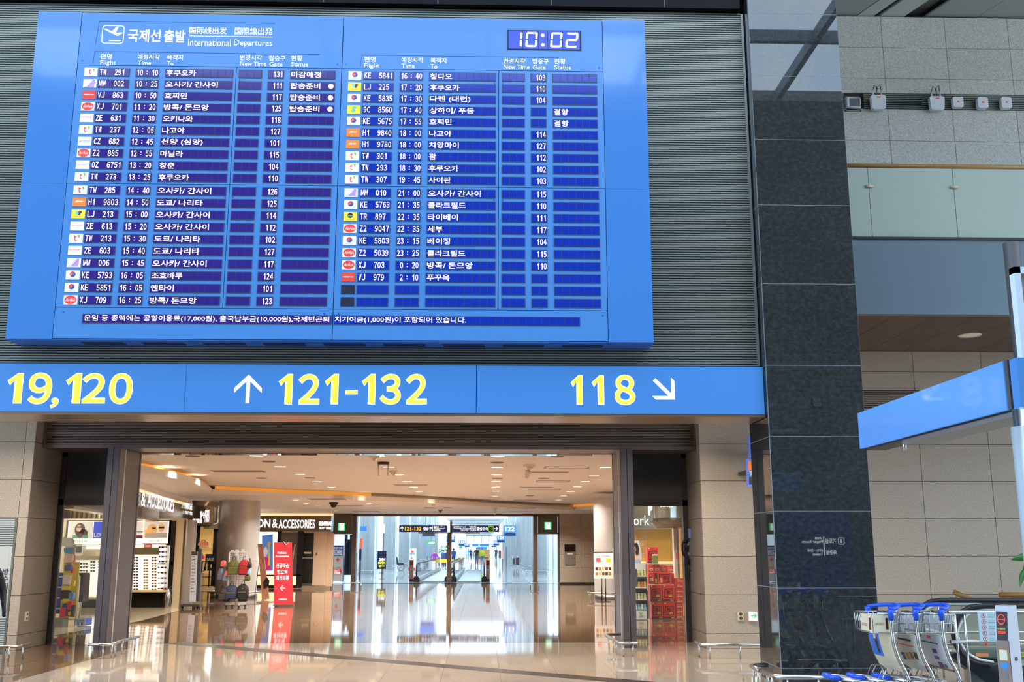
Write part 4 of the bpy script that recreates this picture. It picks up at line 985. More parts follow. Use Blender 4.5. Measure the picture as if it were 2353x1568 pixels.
# second left shop front with sign and lightbox
t = root('accessory_shop', (-8, BYS, 0), 'far left accessories shop front with bronze sign band and lightbox wall', 'shop front')
for nm, m, b4, d, f in (('sign_band', BRZ, (596,1187,763,1222), .3, .35), ('gold_strip', GOLDG, (596,1181,764,1187), .3, .3), ('upper_band', CEILW, (590,1171,764,1181), .4, .4),
   ('dark_wall', mat('dark taupe wall', (104, 98, 92), .3), (640,1224,686,1323), .2, 0), ('black_jamb', BLACK, (633,1222,642,1324), .2, .03), ('black_jamb', BLACK, (685,1222,694,1348), .2, .03),
   ('black_door', mat('black glass door', (30, 32, 26), .12), (694,1225,722,1343), .2, 0), ('door_kick', STEEL_D, (694,1341,722,1347), .2, .02), ('door_bar', STEEL, (695,1281,722,1284.5), .02, .05), ('door_notice', CREAM, (699,1269,715,1273), .01, .02),
   ('beige_door', BEIGE, (724,1224,748,1345), .2, .25), ('beige_wall', BEIGE, (748,1224,762,1348), .2, 0), ('door_handle', STEEL_D, (729,1271,731,1276), .01, .3), ('plinth', BLACK, (585,1346,692,1352), .2, .02),
   ('lightbox', LITW, (588,1223,634,1321), .2, .04), ('base_sill', BLACK, (586,1321,692,1324), .2, .03)):
    rect(nm, m, t, *b4, BYS, d, f)
GBK = mat('glowing glass block', (255, 232, 190), .2, emit=1.0, ecol=(255, 226, 176))
for i in range(5):
    for j in range(2): rect('glass_block', GBK, t, 588+i*9.6, 1325+j*10.6, 596.6+i*9.6, 1334.6+j*10.6, BYS, .1, .0)
for i in range(2):
    for j in range(2): rect('glass_block', GBK, t, 669+i*8, 1325+j*10.6, 676+i*8, 1334.6+j*10.6, BYS, .1, 0)
px_text('FASHION', 541, 1193, 621, 1213, BYS-.36, t, SIGNW, bold=.02, ext=.03); px_text('&', 626, 1193.5, 638, 1213.5, BYS-.36, t, SIGNW, bold=.02, ext=.03)
px_text('ACCESSORIES', 641, 1194.5, 724, 1215, BYS-.36, t, SIGNW, bold=.02, ext=.03)
px_text('SHINSEGAE', 733, 1199, 762, 1209, BYS-.36, t, SIGNW, bold=.06, ext=.02); px_text('DUTY FREE', 734, 1212, 761, 1217, BYS-.36, t, SIGNW, bold=.06, ext=.02)
# fashion picture in the lightbox
y = BYS-.045
def art(parent, name, m, pts): MB().add([(at(u, v, Y=y).x, y, at(u, v, Y=y).z) for u, v in pts], [tuple(reversed(range(len(pts))))]).build(name, m, parent)
y = BYS-.046; art(t, 'print', mat('photo blue', (70, 120, 200), .5, emit=.4), [(602,1231),(627,1228),(627,1312),(602,1313)])
y = BYS-.048; art(t, 'print', C('magenta print', (230, 40, 120)), [(608,1282),(619,1280),(622,1308),(612,1311)]); art(t, 'print', C('ochre print', (206, 160, 90)), [(613,1252),(617,1244),(622,1247),(621,1256),(616,1258)]); art(t, 'print', WHT, [(606,1262),(612,1256),(616,1268),(612,1281),(606,1279)])
y = BYS-.05; art(t, 'print', C('neon print', (236, 220, 30)), [(617,1257),(618.5,1257),(620,1290),(621,1300),(615,1300),(617,1288)])

# red banner stand
P = base(652, 1394); a = at(628, 1247, Y=P.y); c = at(675, 1392, Y=P.y-.0)
t = root('banner_stand', P, 'red banner stand with white Korean text and a left arrow', 'banner')
R0 = mat('banner red', (206, 38, 48), .4)
MB().add([(a.x, P.y+.10, a.z), (at(669, 1247, Y=P.y).x, P.y+.10, a.z), (c.x, P.y-.1, .06), (at(631, 1392, Y=P.y).x, P.y-.1, .06)] + [(a.x, P.y+.108, a.z), (at(669, 1247, Y=P.y).x, P.y+.108, a.z), (c.x, P.y-.092, .06), (at(631, 1392, Y=P.y).x, P.y-.092, .06)], [(3,2,1,0), (4,5,6,7), (0,1,5,4), (1,2,6,5), (2,3,7,6), (3,0,4,7)]).build('banner_sheet', R0, t)
q = MB(); zt = a.z; q.bar((a.x+.02, P.y+.12, zt), (a.x+.28, P.y+.35, .02), .02, .02); q.bar((c.x-.04, P.y+.02, zt-.05), (c.x-.28, P.y+.3, .02), .02, .02); q.bar((at(631,1392,Y=P.y).x-.02, P.y-.1, .04), (c.x+.02, P.y-.1, .04), .04, .03); q.build('frame', STEEL, t)
def btxt(s, u0, v0, u1, v1, **k):
    zz = at(650, (v0+v1)/2, Y=P.y).z; yy = P.y-.1+.2*(zz-.06)/(zt-.06)-.012
    px_text(s, u0, v0, u1, v1, yy, t, PRINT, **k)
btxt('Fashion', 638, 1268, 658, 1273.5, bold=.03); btxt('Accessories', 633, 1276, 664, 1281, bold=.03)
btxt('선글라스', 634, 1295, 664, 1306, bold=.02); btxt('핸드백', 637, 1310, 660, 1320, bold=.02); btxt('패션의류', 634, 1323, 664, 1334, bold=.02); btxt('SHINSEGAE', 640, 1376, 660, 1380, bold=.03)
zz = at(650, 1352, Y=P.y); q = arrow(MB(), zz.x, zz.z, pi, .15, .022, P.y-.1+.2*(zz.z/zt)-.02, .07); q.build('arrow', PRINT, t)
zz = at(658, 1250, Y=P.y+.1); q = MB(); q.bar((zz.x-.08, P.y+.08, zz.z+.06), (zz.x, P.y+.08, zz.z-.03), .004, .03, up=(0,-1,0)); q.bar((zz.x, P.y+.08, zz.z-.03), (zz.x+.08, P.y+.08, zz.z+.06), .004, .03, up=(0,-1,0)); q.build('chevron', PRINT, t)
# leaning board behind it
P = base(610, 1380); t = root('leaning_board_stand', P, 'tall narrow brown board leaning on a thin easel beside the round column', 'advertising board')
a = at(592, 1250, Y=P.y+.5); b_ = at(603, 1250, Y=P.y+.5); c = at(619, 1377, Y=P.y); d = at(602, 1380, Y=P.y)
q = MB(); q.add([(p.x, yy+o, p.z) for o in (0, .03) for p, yy in ((a, P.y+.5), (b_, P.y+.5), (c, P.y), (d, P.y))], [(3,2,1,0), (4,5,6,7), (0,1,5,4), (1,2,6,5), (2,3,7,6), (3,0,4,7)]); q.build('board', mat('kraft brown board', (176, 120, 92), .5, var=.2), t)
q = MB()
for dx in (-.1, .15): q.bar((a.x+.1, P.y+.52, 1.5), (a.x+dx, P.y+.9, 0), .02, .02)
q.build('easel_legs', STEEL_D, t)
q = MB(); m_ = (a+b_+c+d)/4; q.add([(c.x-.2, P.y+.08, .35), (c.x-.06, P.y+.08, .42), (c.x-.04, P.y+.1, .6), (c.x-.14, P.y+.12, .72), (c.x-.24, P.y+.1, .56)], [(0,1,2,3,4)]); q.build('print', BLK, t)

# grey info stand
P = base(447, 1399); t = root('information_stand', P, 'tall narrow grey information stand with printed lines near the shop corner', 'information stand')
a = at(441, 1268, Y=P.y); c = at(436, 1375, Y=P.y); s = P.y/FPX
q = MB(); q.prism([(a.x, a.z), (a.x+.16, a.z), (c.x+.17, c.z-.1), (c.x, c.z-.1)], 'y', P.y-.03, P.y+.06); q.build('panel', mat('pale info panel', (196, 198, 206), .4), t)
q = MB(); q.prism([(a.x+.17, a.z+.08), (a.x+.25, a.z+.08), (c.x+.26, .18), (c.x+.16, .18)], 'y', P.y, P.y+.1); q.build('side_panel', DGREY, t)
q = MB(); q.box(c.x-.2, c.x+.32, P.y-.2, P.y+.2, .06, .12); q.build('base', DGREY, t)
for dx in (-.15, .25): MB().sphere((c.x+dx, P.y-.12, .035), .035, 10).build('castor', BLACK, t)
q = MB()
for k in range(12): z = a.z-.15-k*.085; x = a.x+(c.x-a.x)*(a.z-z)/(a.z-c.z); q.box(x+.02, x+.02+.1*(.7+.3*((k*7) % 3)/2), P.y-.035, P.y-.03, z, z+.022)
tag(q.build('printed_line', mat('info print', (110, 96, 110), .5), t), kind='stuff')
q = MB(); q.prism([(a.x+.0, a.z), (a.x+.16, a.z), (a.x+.16, a.z-.1), (a.x, a.z-.1)], 'y', P.y-.035, P.y-.03); q.build('header', DGREY, t)

# bag rack
P = base(541, 1396); s = P.y/FPX
t = root('bag_rack', P, 'white wheeled grid rack hung with backpacks before the round column', 'rack')
WM = mat('white wire', (226, 224, 218), .4)
q = MB(); q.cyl((P.x, P.y, .1), (P.x, P.y, 1.55), .022, n=10); q.build('centre_pole', WM, t)
for a_ in (.3, -1.0): 
    d = Vector((cos(a_), sin(a_), 0))*.28; MB().bar(P+_Z*.09-d, P+_Z*.09+d, .05, .05).build('foot_bar', WM, t)
    for s_ in (-1, 1): MB().sphere(P+d*s_*.92+_Z*.035, .035, 10).build('castor', BLACK, t)
q = MB()
for k in range(9): x = P.x-.22+k*.055; q.cyl((x, P.y-.03, .45), (x, P.y-.03, 1.5), .004, n=5)
for k in range(20): q.cyl((P.x-.22, P.y-.03, .45+k*.055), (P.x+.22, P.y-.03, .45+k*.055), .004, n=5)
for x in (-.24, .24): q.box(P.x+x-.012, P.x+x+.012, P.y-.045, P.y-.02, .42, 1.53)
q.box(P.x-.25, P.x+.25, P.y-.045, P.y-.02, 1.5, 1.53)
tag(q.build('wire_grid', WM, t), kind='stuff')
for (u, v0, v1) in ((534, 1264, 1270), (544, 1263, 1278), (558, 1262, 1270)): rect('price_card', WHITE_P, t, u-3, v0, u+3, v1, P.y-.05, .01)
def backpack(u, v, w_, h_, m, label, name='backpack', tilt=0, trim=None):
    X_ = at(u, v, Y=P.y-.16); W_, H_ = w_*s, h_*s
    tb = root(name, (X_.x, P.y-.16, X_.z), label, 'bag'); o = X_
    q = MB(); n = 12; prof = []
    for k in range(n): pass
    rings = [(0, .86, .6), (.08, 1, .95), (.35, 1.0, 1), (.6, .96, .95), (.8, .86, .85), (.93, .62, .6), (1.0, .3, .3)]
    vs = []; fs = []
    for (hh, ww, dd) in rings:
        for k in range(16):
            a = 2*pi*k/16; cx_, sy = cos(a), sin(a); cx_ = abs(cx_)**.5*(1 if cx_ > 0 else -1); sy = abs(sy)**.5*(1 if sy > 0 else -1)
            vs.append((o.x + W_/2*ww*cx_ + tilt*hh*H_, o.y + .09*dd*sy, o.z - H_ + H_*hh))
    for i in range(len(rings)-1):
        for k in range(16): a = i*16+k; b = i*16+(k+1) % 16; fs.append((a, b, b+16, a+16))
    fs.append(tuple(reversed(range(16)))); fs.append(tuple(96+k for k in range(16)))
    q.add(vs, fs, 0, True); q.build('bag_body', m, tb)
    q = MB(); q.box(o.x-W_*.36, o.x+W_*.36, o.y-.115, o.y-.07, o.z-H_*.93, o.z-H_*.52); fp = q.build('front_pocket', m, tb)
    tm_ = trim or mat('zip gold', (214, 180, 110), .3, .8)
    MB().box(o.x-W_*.34, o.x+W_*.34, o.y-.119, o.y-.112, o.z-H_*.56, o.z-H_*.52).build('zip', tm_, fp)
    q = disc(MB(), o.x+.01, o.z-H_*.3, .014, o.y-.1); q.build('badge', tm_, tb)
    MB().tube([(o.x-W_*.15, o.y, o.z-H_*.02), (o.x-W_*.08, o.y, o.z+.09), (o.x+W_*.08, o.y, o.z+.09), (o.x+W_*.15, o.y, o.z-H_*.02)], .008, 6).build('grab_loop', BLACK, tb)
    return tb
backpack(538, 1287, 26, 32, mat('olive nylon', (92, 96, 40), .6), 'olive green backpack, upper left on the white rack')
backpack(562, 1287, 24, 33, mat('crimson nylon', (176, 16, 36), .6), 'crimson red backpack, upper right on the white rack')
backpack(533, 1345, 28, 30, mat('navy nylon', (44, 54, 82), .6), 'navy backpack with gold zip, lower left on the white rack')
backpack(559, 1343, 26, 31, mat('black nylon', (22, 20, 24), .6), 'black backpack with gold zip, lower right on the white rack')
backpack(512, 1352, 18, 26, mat('charcoal nylon', (60, 58, 56), .6), 'charcoal shoulder bag leaning out at lower left of the rack', 'shoulder_bag', .25)
backpack(514, 1288, 11, 14, mat('coral leather', (222, 104, 96), .5), 'coral red pouch, top left on the rack', 'pouch')
backpack(508, 1306, 13, 26, mat('slate leather', (92, 100, 122), .5), 'slate blue pouch hanging below the coral one', 'pouch')
backpack(518, 1319, 10, 16, mat('grey blue leather', (112, 124, 146), .5), 'small grey blue pouch at the rack left, lowest of its cluster', 'pouch')
backpack(521, 1311, 8, 12, mat('rose leather', (214, 92, 92), .5), 'rose pouch between the slate pouch and the olive backpack', 'pouch')
backpack(569, 1321, 12, 15, mat('dark olive leather', (66, 70, 24), .5), 'dark olive pouch below the red backpack', 'pouch')
backpack(574, 1291, 9, 14, BLACK, 'black pouch just right of the red backpack', 'pouch'); backpack(573, 1308, 6, 12, mat('sky leather', (120, 196, 220), .5), 'pale blue pouch peeking out right of the red backpack', 'pouch')
backpack(521, 1368, 16, 14, BLACK, 'black round bag at the rack bottom, left one', 'shoulder_bag'); backpack(559, 1366, 20, 16, mat('black leather', (16, 14, 16), .4), 'black round bag at the rack bottom, right one', 'shoulder_bag')

# things seen through the left side door
P = base(165, 1437); P.y = 22.4
t = root('toy_rack', (P.x, P.y, 0), 'white rack stacked with colourful bags and caps behind the left side door', 'rack')
q = MB(); yy = P.y+.2
a = at(180, 1320, Y=yy); c = at(175, 1420, Y=yy)
q.tube([(c.x, yy, .05), (c.x, yy, a.z-.05), (c.x-.06, yy, a.z+.02), (c.x-.3, yy, a.z+.05)], .022, 8); q.tube([(c.x-.55, yy, .05), (c.x-.55, yy, a.z)], .022, 8)
for k in range(5): q.box(c.x-.55, c.x, yy-.015, yy+.015, .12+k*.22, .15+k*.22)
q.build('rack_frame', WM, t)
MB().box(c.x-.5, c.x-.08, yy, yy+.02, .25, 1.1).build('blue_backing', mat('royal blue cloth', (30, 70, 190), .5), t)
MB().box(c.x-.6, c.x-.12, P.y-.2, P.y+.1, .0, .18).build('base_bin', GREYP, t)
rect('peg_board', mat('yellow peg board', (226, 196, 70), .5), t, 147, 1292, 172, 1420, 22.55, .04); rect('upper_panel', mat('cream peg panel', (222, 206, 190), .5), t, 150, 1252, 170, 1292, 22.55, .04)
items = [(154,1246,26,17,(220,214,206),'cream cap-shaped item at the top of the toy rack'),(158,1266,16,10,(60,150,190),'teal blue cap just under the top of the toy rack'),(158,1284,16,16,(232,206,190),'pale doll-like item with a red side on the toy rack'),(166,1283,8,14,(220,50,40),'red cloth item beside the pale doll on the toy rack'),(157,1297,18,7,(236,206,40),'upper yellow card on the toy rack'),(157,1305,12,12,(60,90,170),'dark blue pouch below the upper yellow card'),
 (163,1311,12,10,(214,50,46),'red pouch at the middle of the toy rack'),(154,1316,15,7,(238,210,50),'second yellow card on the toy rack'),(154,1333,17,20,(232,226,226),'white packet with a small figure on the toy rack'),(153,1340,14,9,(54,66,160),'indigo bag under the white packet'),(166,1341,10,12,(240,200,40),'yellow pouch right of the indigo bag'),(153,1353,16,6,(236,206,50),'third yellow card on the toy rack'),
 (152,1368,19,20,(24,22,24),'black cap on the toy rack'),(165,1371,9,14,(90,140,200),'light blue pouch right of the black cap'),(152,1380,14,5,(232,204,40),'lowest yellow card on the toy rack'),(153,1396,15,14,(50,60,150),'blue pouch low on the toy rack'),(161,1392,8,16,(220,40,50),'red strip low on the toy rack'),(144,1408,8,18,(224,30,90),'pink bag at the lower left of the toy rack'),(155,1410,12,10,(90,94,60),'olive pouch at the toy rack bottom'),(162,1410,6,8,(240,210,30),'small yellow ball at the toy rack bottom'),(168,1404,5,22,(16,16,18),'black strap hanging at the right of the toy rack')]
for i, (u, v, w_, h_, cc, lb) in enumerate(items):
    s = P.y/FPX; p = at(u, v, Y=P.y-.05*(i % 3)); q = MB(); W_, H_ = w_*s, h_*s
    q.prism([(p.x+(x-p.x)*(1+.25*((i*5) % 3-1)*(z-p.z)/H_), z+.12*(x-p.x)*((i*7) % 3-1)) for x, z in rr_pts(p.x-W_*.55, p.x+W_*.55, p.z-H_*.56, p.z+H_*.56, min(W_, H_)*.3)], 'y', p.y-.05, p.y+.06) if i not in (4, 7, 11, 14, 8) else q.box(p.x-W_/2, p.x+W_/2, p.y-.03, p.y+.0, p.z-H_/2, p.z+H_/2)
    o = q.build('toy_pouch' if i not in (4,7,11,14) else 'price_card', mat('toy %d' % i, cc, .5), None, p); tag(o, lb, 'merchandise', 'goods on the toy rack')
P = base(192, 1440); t = root('low_basket', P, 'blue low basket with white grid on the floor behind the left side door', 'basket')
a = at(170, 1440, Y=P.y-.1); c = at(212, 1424, Y=P.y+.3); q = MB(); q.box(a.x, c.x, P.y-.1, P.y+.3, .02, .16); q.build('basket_body', mat('basket blue', (70, 100, 196), .4), t)
q = MB()
for k in range(9): x = a.x+(c.x-a.x)*k/8; q.box(x-.004, x+.004, P.y-.108, P.y-.1, .02, .165)
q.box(a.x, c.x, P.y-.108, P.y-.1, .15, .165); q.box(a.x, c.x, P.y-.108, P.y-.1, .02, .03); q.build('basket_grid', WM, t)
P = base(190, 1418); t = root('clothes_rack', P, 'steel rail with dark garments behind the left side door', 'rack')
a = at(176, 1312, Y=P.y); c = at(200, 1312, Y=P.y)
q = MB(); q.tube([(c.x-.1, P.y, 0), (c.x, P.y, a.z), (a.x, P.y, a.z)], .02, 8); q.build('rack_frame', STEEL, t)
for k in range(5):
    x = a.x+.03+k*.055; q = MB(); q.prism([(x-.024, .35), (x+.024, .35), (x+.018, a.z-.1), (x, a.z-.05), (x-.018, a.z-.1)], 'y', P.y-.18, P.y+.18)
    tag(q.build('garment', mat('garment %d' % (k % 3), ((50,40,38), (64,52,48), (40,34,36))[k % 3], .8), None, (x, P.y, .35)), 'dark garment, %s from the left on the steel rail' % ords[k], 'clothes', 'garments on the rail')

# ------------------------------------------------------------------ right-hand shop behind the side door
RY = 31.0
t = root('snack_shop', (5, RY, 0), 'snack shop with gold back wall behind the right side door', 'shop front')
rect('gold_wall', mat('brushed gold wall', (226, 176, 72), .3, .5, emit=.12, ecol=(255, 200, 80)), t, 1440, 1218, 1546, 1291, RY, .1)
rect('counter_edge', GOLDG, t, 1440, 1291, 1546, 1296, RY, .1, .3); rect('counter', CREAM, t, 1440, 1296, 1546, 1356, RY, .1, .25)
rect('grey_fascia', GREYP, t, 1440, 1150, 1546, 1218, RY, .2, .5)
for s, v0, v1 in (('PASSION', 1217, 1225), ('FOR THE', 1228, 1240), ('HONEST', 1243, 1255), ('QUALITY', 1258, 1270), ('LIFE', 1273, 1285)): px_text(s, 1446, v0, 1487 if s != 'LIFE' else 1481, v1, RY-.01, t, mat('pink beige letters', (226, 188, 170), .5, emit=.1), bold=.02)
px_text('ork', 1455, 1185, 1492, 1208, RY-.53, t, SIGNW, bold=.04, ext=.04)
P = at(1546, 1300, Y=26); 
rect('side_wall', mat('pale shop side wall', (224, 210, 196), .5), t, 1546, 1172, 1561, 1420, 26, .2); rect('lit_side_strip', mat('amber side strip', (246, 190, 110), .5, emit=.4), t, 1561, 1172, 1572, 1420, 26, .2)
rect('red_call_point', RED, t, 1553, 1271, 1557, 1285, 26, .0, .03)
t = root('round_canopy', (4.95, 25.4, 2.0), 'curved gold and steel shop canopy seen through the right side door', 'canopy')
q = MB(); q.lathe((4.95, 25.4, 0), [(.45, 2.12), (.66, 2.10), (.76, 2.2), (.76, 2.34)], 36); q.build('lower_ring', BRZ, t)
MB().lathe((4.95, 25.4, 0), [(.76, 2.345), (.76, 2.9)], 36).build('band', mat('polished canopy band', (200, 196, 190), .15, .8), t)
MB().lathe((4.95, 25.4, 0), [(.44, 2.13), (.40, 2.35), (.0001, 2.36)], 36).build('gold_soffit', mat('gold inner soffit', (190, 140, 60), .3, .6), t)
a = at(1517, 1157, Y=24.55); c = at(1547, 1168, Y=24.55); text('BOUTIQUE', t, SIGNW, (a.x, c.x, c.z, a.z+.02), (0, 24.55, 0), bold=.05, ext=.02)
a = at(1488, 1158, Y=24.4); c = at(1499, 1185, Y=24.4); text('P', t, SIGNW, (a.x, c.x, c.z, a.z), (0, 24.4, 0), bold=.08, ext=.05)
# cut-out figure
t = root('cutout_standee', at(1466, 1296, Y=27), 'cardboard standee of a dark haired woman in pale blue by the right door post', 'standee'); yy = 27.0
def blob(pts, m, d): MB().prism([(at(u, v, Y=yy).x, at(u, v, Y=yy).z) for u, v in pts], 'y', yy-.01*d-.01, yy-.01*d).build('print', m, t)
blob([(1452,1242),(1468,1243),(1472,1262),(1474,1282),(1472,1296),(1452,1296)], WHITE_P, 0)
blob([(1453,1250),(1464,1248),(1468,1260),(1467,1274),(1461,1276),(1458,1262)], mat('poster black hair', (36, 26, 26), .5), 1)
blob([(1453,1256),(1459,1256),(1461,1264),(1459,1272),(1463,1280),(1470,1286),(1469,1290),(1453,1290)], SKIN, 2)
blob([(1453,1288),(1470,1286),(1471,1296),(1453,1296)], mat('poster pale blue', (170, 190, 226), .5), 3)
MB().box(at(1460,1296,Y=27).x-.02, at(1460,1296,Y=27).x+.02, 27, 27.04, 0, 1.2).build('stand', WHITE_P, t)
# snack shelf
SYY = 24.1; t = root('snack_shelf', at(1471, 1423, Z=0), 'tall narrow shelf of snack packs left of the red noodle cartons', 'shelf unit')
rect('side_panel', STEEL_D, t, 1486, 1296, 1488.5, 1424, SYY, .3); rect('back_panel', mat('shelf dark back', (76, 74, 84), .5), t, 1448, 1296, 1486, 1402, SYY+.3, .03)
rect('base_panel', WHITE_P, t, 1448, 1401.5, 1486.5, 1423.5, SYY, .3); rect('header_card', mat('lilac header', (216, 206, 212), .5), t, 1448, 1295, 1486, 1310, SYY+.1, .02)
for v in (1323.5, 1350, 1377.5, 1401): rect('shelf', mat('pale pink shelf', (230, 208, 200), .4), t, 1448, v, 1486, v+2.6, SYY, .28)
P = at(1472, 1410, Y=SYY-.004); q = disc(MB(), P.x, P.z+.01, .035, SYY-.004); disc(q, P.x+.006, P.z+.004, .018, SYY-.006, mi=1); q.build('leaf_ring_mark', [GRN, WHITE_P], t)
px_text('산해명가', 1467, 1415, 1480, 1420, SYY-.002, t, BLK)
pk = [((196,206,120),(226,220,160)), ((222,170,90),(200,110,60)), ((220,206,150),(196,200,140)), ((120,190,226),(230,220,190))]
for r_i, (v0, v1) in enumerate(((1311, 1323.5), (1338, 1350), (1364, 1377.5), (1389, 1401))):
    for k in range(5):
        u = 1452+k*6.8; a = at(u, v0, Y=SYY+.02); c = at(u+6, v1, Y=SYY+.02); q = MB(); d_ = .0015
        q.prism([(a.x+.006, c.z), (c.x-.006, c.z), (c.x, c.z+.02), (c.x-.008, a.z-.01), (c.x-.004, a.z), (a.x+.004, a.z), (a.x+.008, a.z-.01), (a.x, c.z+.02)], 'y', SYY+.02, SYY+.12)
        o = q.build('snack_pack', mat('snack %d %d' % (r_i, k % 2), pk[r_i][k % 2], .4), None, (a.x, SYY+.02, c.z))
        tag(o, 'small snack pack, %s from the left on the %s shelf beside the noodle cartons' % (ords[k], ('top', 'second', 'third', 'bottom')[r_i]), 'snack pack', 'snack packs on the shelf')
# noodle cartons
NR = mat('carton red', (222, 44, 34), .4); NR2 = mat('packet red', (196, 24, 26), .35); NB = mat('packet brown black', (30, 14, 10), .4); NY = mat('noodle yellow', (206, 168, 70), .5)
def carton(u0, v0, u1, v1, label, face=1, side=0, Y=24.3, d=.3):
    a = at(u0, v0, Y=Y); c = at(u1, v1, Y=Y); w_, h_ = c.x-a.x, a.z-c.z; t = root('noodle_carton', ((a.x+c.x)/2, Y, c.z), label, 'carton', 'red noodle cartons')
    cb = MB().box(a.x+.003, c.x-.003, Y, Y+d, c.z+.002, a.z-.002).build('carton_body', NR, t); cx, cz = (a.x+c.x)/2, (a.z+c.z)/2
    def q_(name, m, pts, dd): MB().add([(cx+x*w_, Y-dd, cz+z*h_) for x, z in pts], [tuple(range(len(pts)))]).build(name, m, cb)
    if face == 1:
        q_('packet_border', NB, [(-.38,-.30),(.36,-.26),(.34,0),(.40,.30),(-.36,.26),(-.42,.0)], .002); q_('packet_print', NR2, [(-.33,-.25),(.31,-.22),(.30,0),(.35,.25),(-.31,.21),(-.36,.0)], .003)
        q_('bowl_print', NY, [(-.02,-.22),(.28,-.22),(.32,-.1),(.16,-.06),(0,-.12)], .004)
        text('辛', t, NB, (-.2*w_, .12*w_, -.08*h_, .18*h_), (cx, Y-.004, cz), bold=.02, ext=.001)
        q_('black_band', BLK, [(-.49,-.48),(.49,-.48),(.49,-.36),(-.49,-.36)], .002); text('辛라면', t, NR, (-.42*w_, 0, -.45*h_, -.39*h_), (cx, Y-.003, cz), ext=.001); q_('gold_label', NY, [(.12,-.455),(.42,-.455),(.42,-.385),(.12,-.385)], .003)
        q_('maker_mark', WHT, [(-.4,.40),(-.32,.40),(-.32,.45),(-.4,.45)], .002); text('농심', t, NB, (-.2*w_, .05*w_, .385*h_, .455*h_), (cx, Y-.002, cz), ext=.001)
    elif face == 2:
        q_('packet_border', NB, [(-.2,-.42),(.4,-.36),(.36,0),(.42,.36),(-.24,.36),(-.22,.0)], .002); q_('packet_print', NR2, [(-.14,-.36),(.34,-.30),(.30,0),(.36,.30),(-.17,.30),(-.16,.0)], .003)
        q_('black_band', BLK, [(-.49,-.48),(-.34,-.48),(-.34,.48),(-.49,.48)], .002); q_('bowl_print', NY, [(-.18,-.36),(-.02,-.36),(-.04,0),(-.17,.1)], .004); q_('gold_label', NY, [(-.46,-.4),(-.38,-.4),(-.38,-.0),(-.46,-.0)], .003)
        text('辛', t, NB, (-.02*w_, .26*w_, -.14*h_, .2*h_), (cx, Y-.004, cz), R=(.2, 0, .98), U=(-.98, 0, .2), bold=.02, ext=.001) if False else text('辛', t, NB, (-.0*w_, .24*w_, -.14*h_, .24*h_), (cx, Y-.004, cz), bold=.02, ext=.001)
    elif face == 3:
        q_('price_label', CREAM, [(-.3,-.25),(.35,-.25),(.35,.02),(-.3,.02)], .002); q_('code_print', BLK, [(-.22,-.16),(.28,-.16),(.28,-.08),(-.22,-.08)], .003); q_('gold_label', NY, [(-.34,.2),(.0,.2),(.0,.32),(-.34,.32)], .002)
    return t
carton(1497, 1384.5, 1524.3, 1423, 'red noodle carton, bottom left of the four upright ones'); carton(1524.6, 1384.5, 1552, 1423, 'red noodle carton, bottom right of the four upright ones')
carton(1493.5, 1345, 1521.8, 1383, 'red noodle carton, upper left of the four upright ones', Y=24.35); carton(1522.2, 1345, 1550.6, 1383, 'red noodle carton, upper right of the four upright ones', Y=24.35)
carton(1504, 1316.5, 1543, 1343.5, 'red noodle carton lying sideways above the four upright ones', 2, Y=24.4); carton(1487, 1258, 1513, 1296, 'red noodle carton standing alone at the very top of the pile', 1, Y=24.5, d=.25)
carton(1490, 1297, 1502.5, 1316, 'small red carton under the top one, left half', 3, Y=24.45); carton(1502.8, 1297, 1516.5, 1316, 'small red carton under the top one, right half', 3, Y=24.45); carton(1490.5, 1317, 1503, 1343, 'red carton left of the sideways one', 3, Y=24.45)
carton(1518.5, 1300, 1532, 1316, 'small red carton right of the pile top, left one', 3, Y=24.5); carton(1532.5, 1301, 1548, 1316, 'small red carton right of the pile top, right one', 3, Y=24.5); carton(1543.6, 1317, 1550, 1343, 'narrow red carton right of the sideways one', 0, Y=24.5)
for k in range(8): carton(1553, 1329.3+k*11.7, 1571, 1340.6+k*11.7, 'flat red carton, %s from the top of the right-hand stack' % ords[k], 3, Y=24.3)
P = at(1505.5, 1295, Y=24.4); t = root('green_jar', P, 'green snack pouch leaning on the top noodle carton', 'snack pouch'); MB().box(P.x-.065, P.x+.065, 24.38, 24.45, P.z, P.z+.17).build('pouch_body', mat('green pouch', (120, 136, 70), .4), t); MB().box(P.x-.06, P.x+.06, 24.375, 24.44, P.z+.17, P.z+.21).build('pouch_top', mat('pouch cream', (220, 210, 180), .4), t)

# menu stand by right column
P = base(1387, 1384); t = root('menu_stand', P, 'white food menu stand with small food pictures before the right round column', 'menu stand'); Y = P.y
rect('board', WHITE_P, t, 1364, 1270, 1409, 1330, Y, .03); rect('board_edge', DGREY, t, 1364, 1269, 1409, 1270.4, Y, .03, .01)
px_text('푸드코트 위치안내', 1375, 1277, 1400, 1281, Y-.003, t, BLK); rect('lower_card', mat('cream card', (236, 226, 206), .5), t, 1367, 1302, 1407, 1327, Y, 0, .004)
rect('print', C('tomato', (226, 80, 70)), t, 1370, 1283, 1380, 1292, Y, 0, .005); rect('print', C('mustard', (246, 190, 20)), t, 1393, 1284, 1403, 1292, Y, 0, .005); rect('print', GRN, t, 1380, 1289, 1384, 1292, Y, 0, .005)
for r_ in range(2):
    for k in range(5): rect('food_print', mat('food %d' % ((k+r_) % 4), ((70, 50, 40), (170, 110, 60), (200, 170, 130), (110, 60, 40))[(k+r_) % 4], .5), t, 1368+k*7.6, 1304+r_*11.5, 1374+k*7.6, 1311+r_*11.5, Y, 0, .008)
q = MB()
for u in (1382.5, 1391): a = at(u, 1330, Y=Y+.02); q.cyl((a.x, Y+.02, 0), (a.x, Y+.02, a.z), .018, n=8)
q.box(P.x-.22, P.x+.22, Y-.1, Y+.14, 0, .015); q.build('pole_stand', BLACK, t)

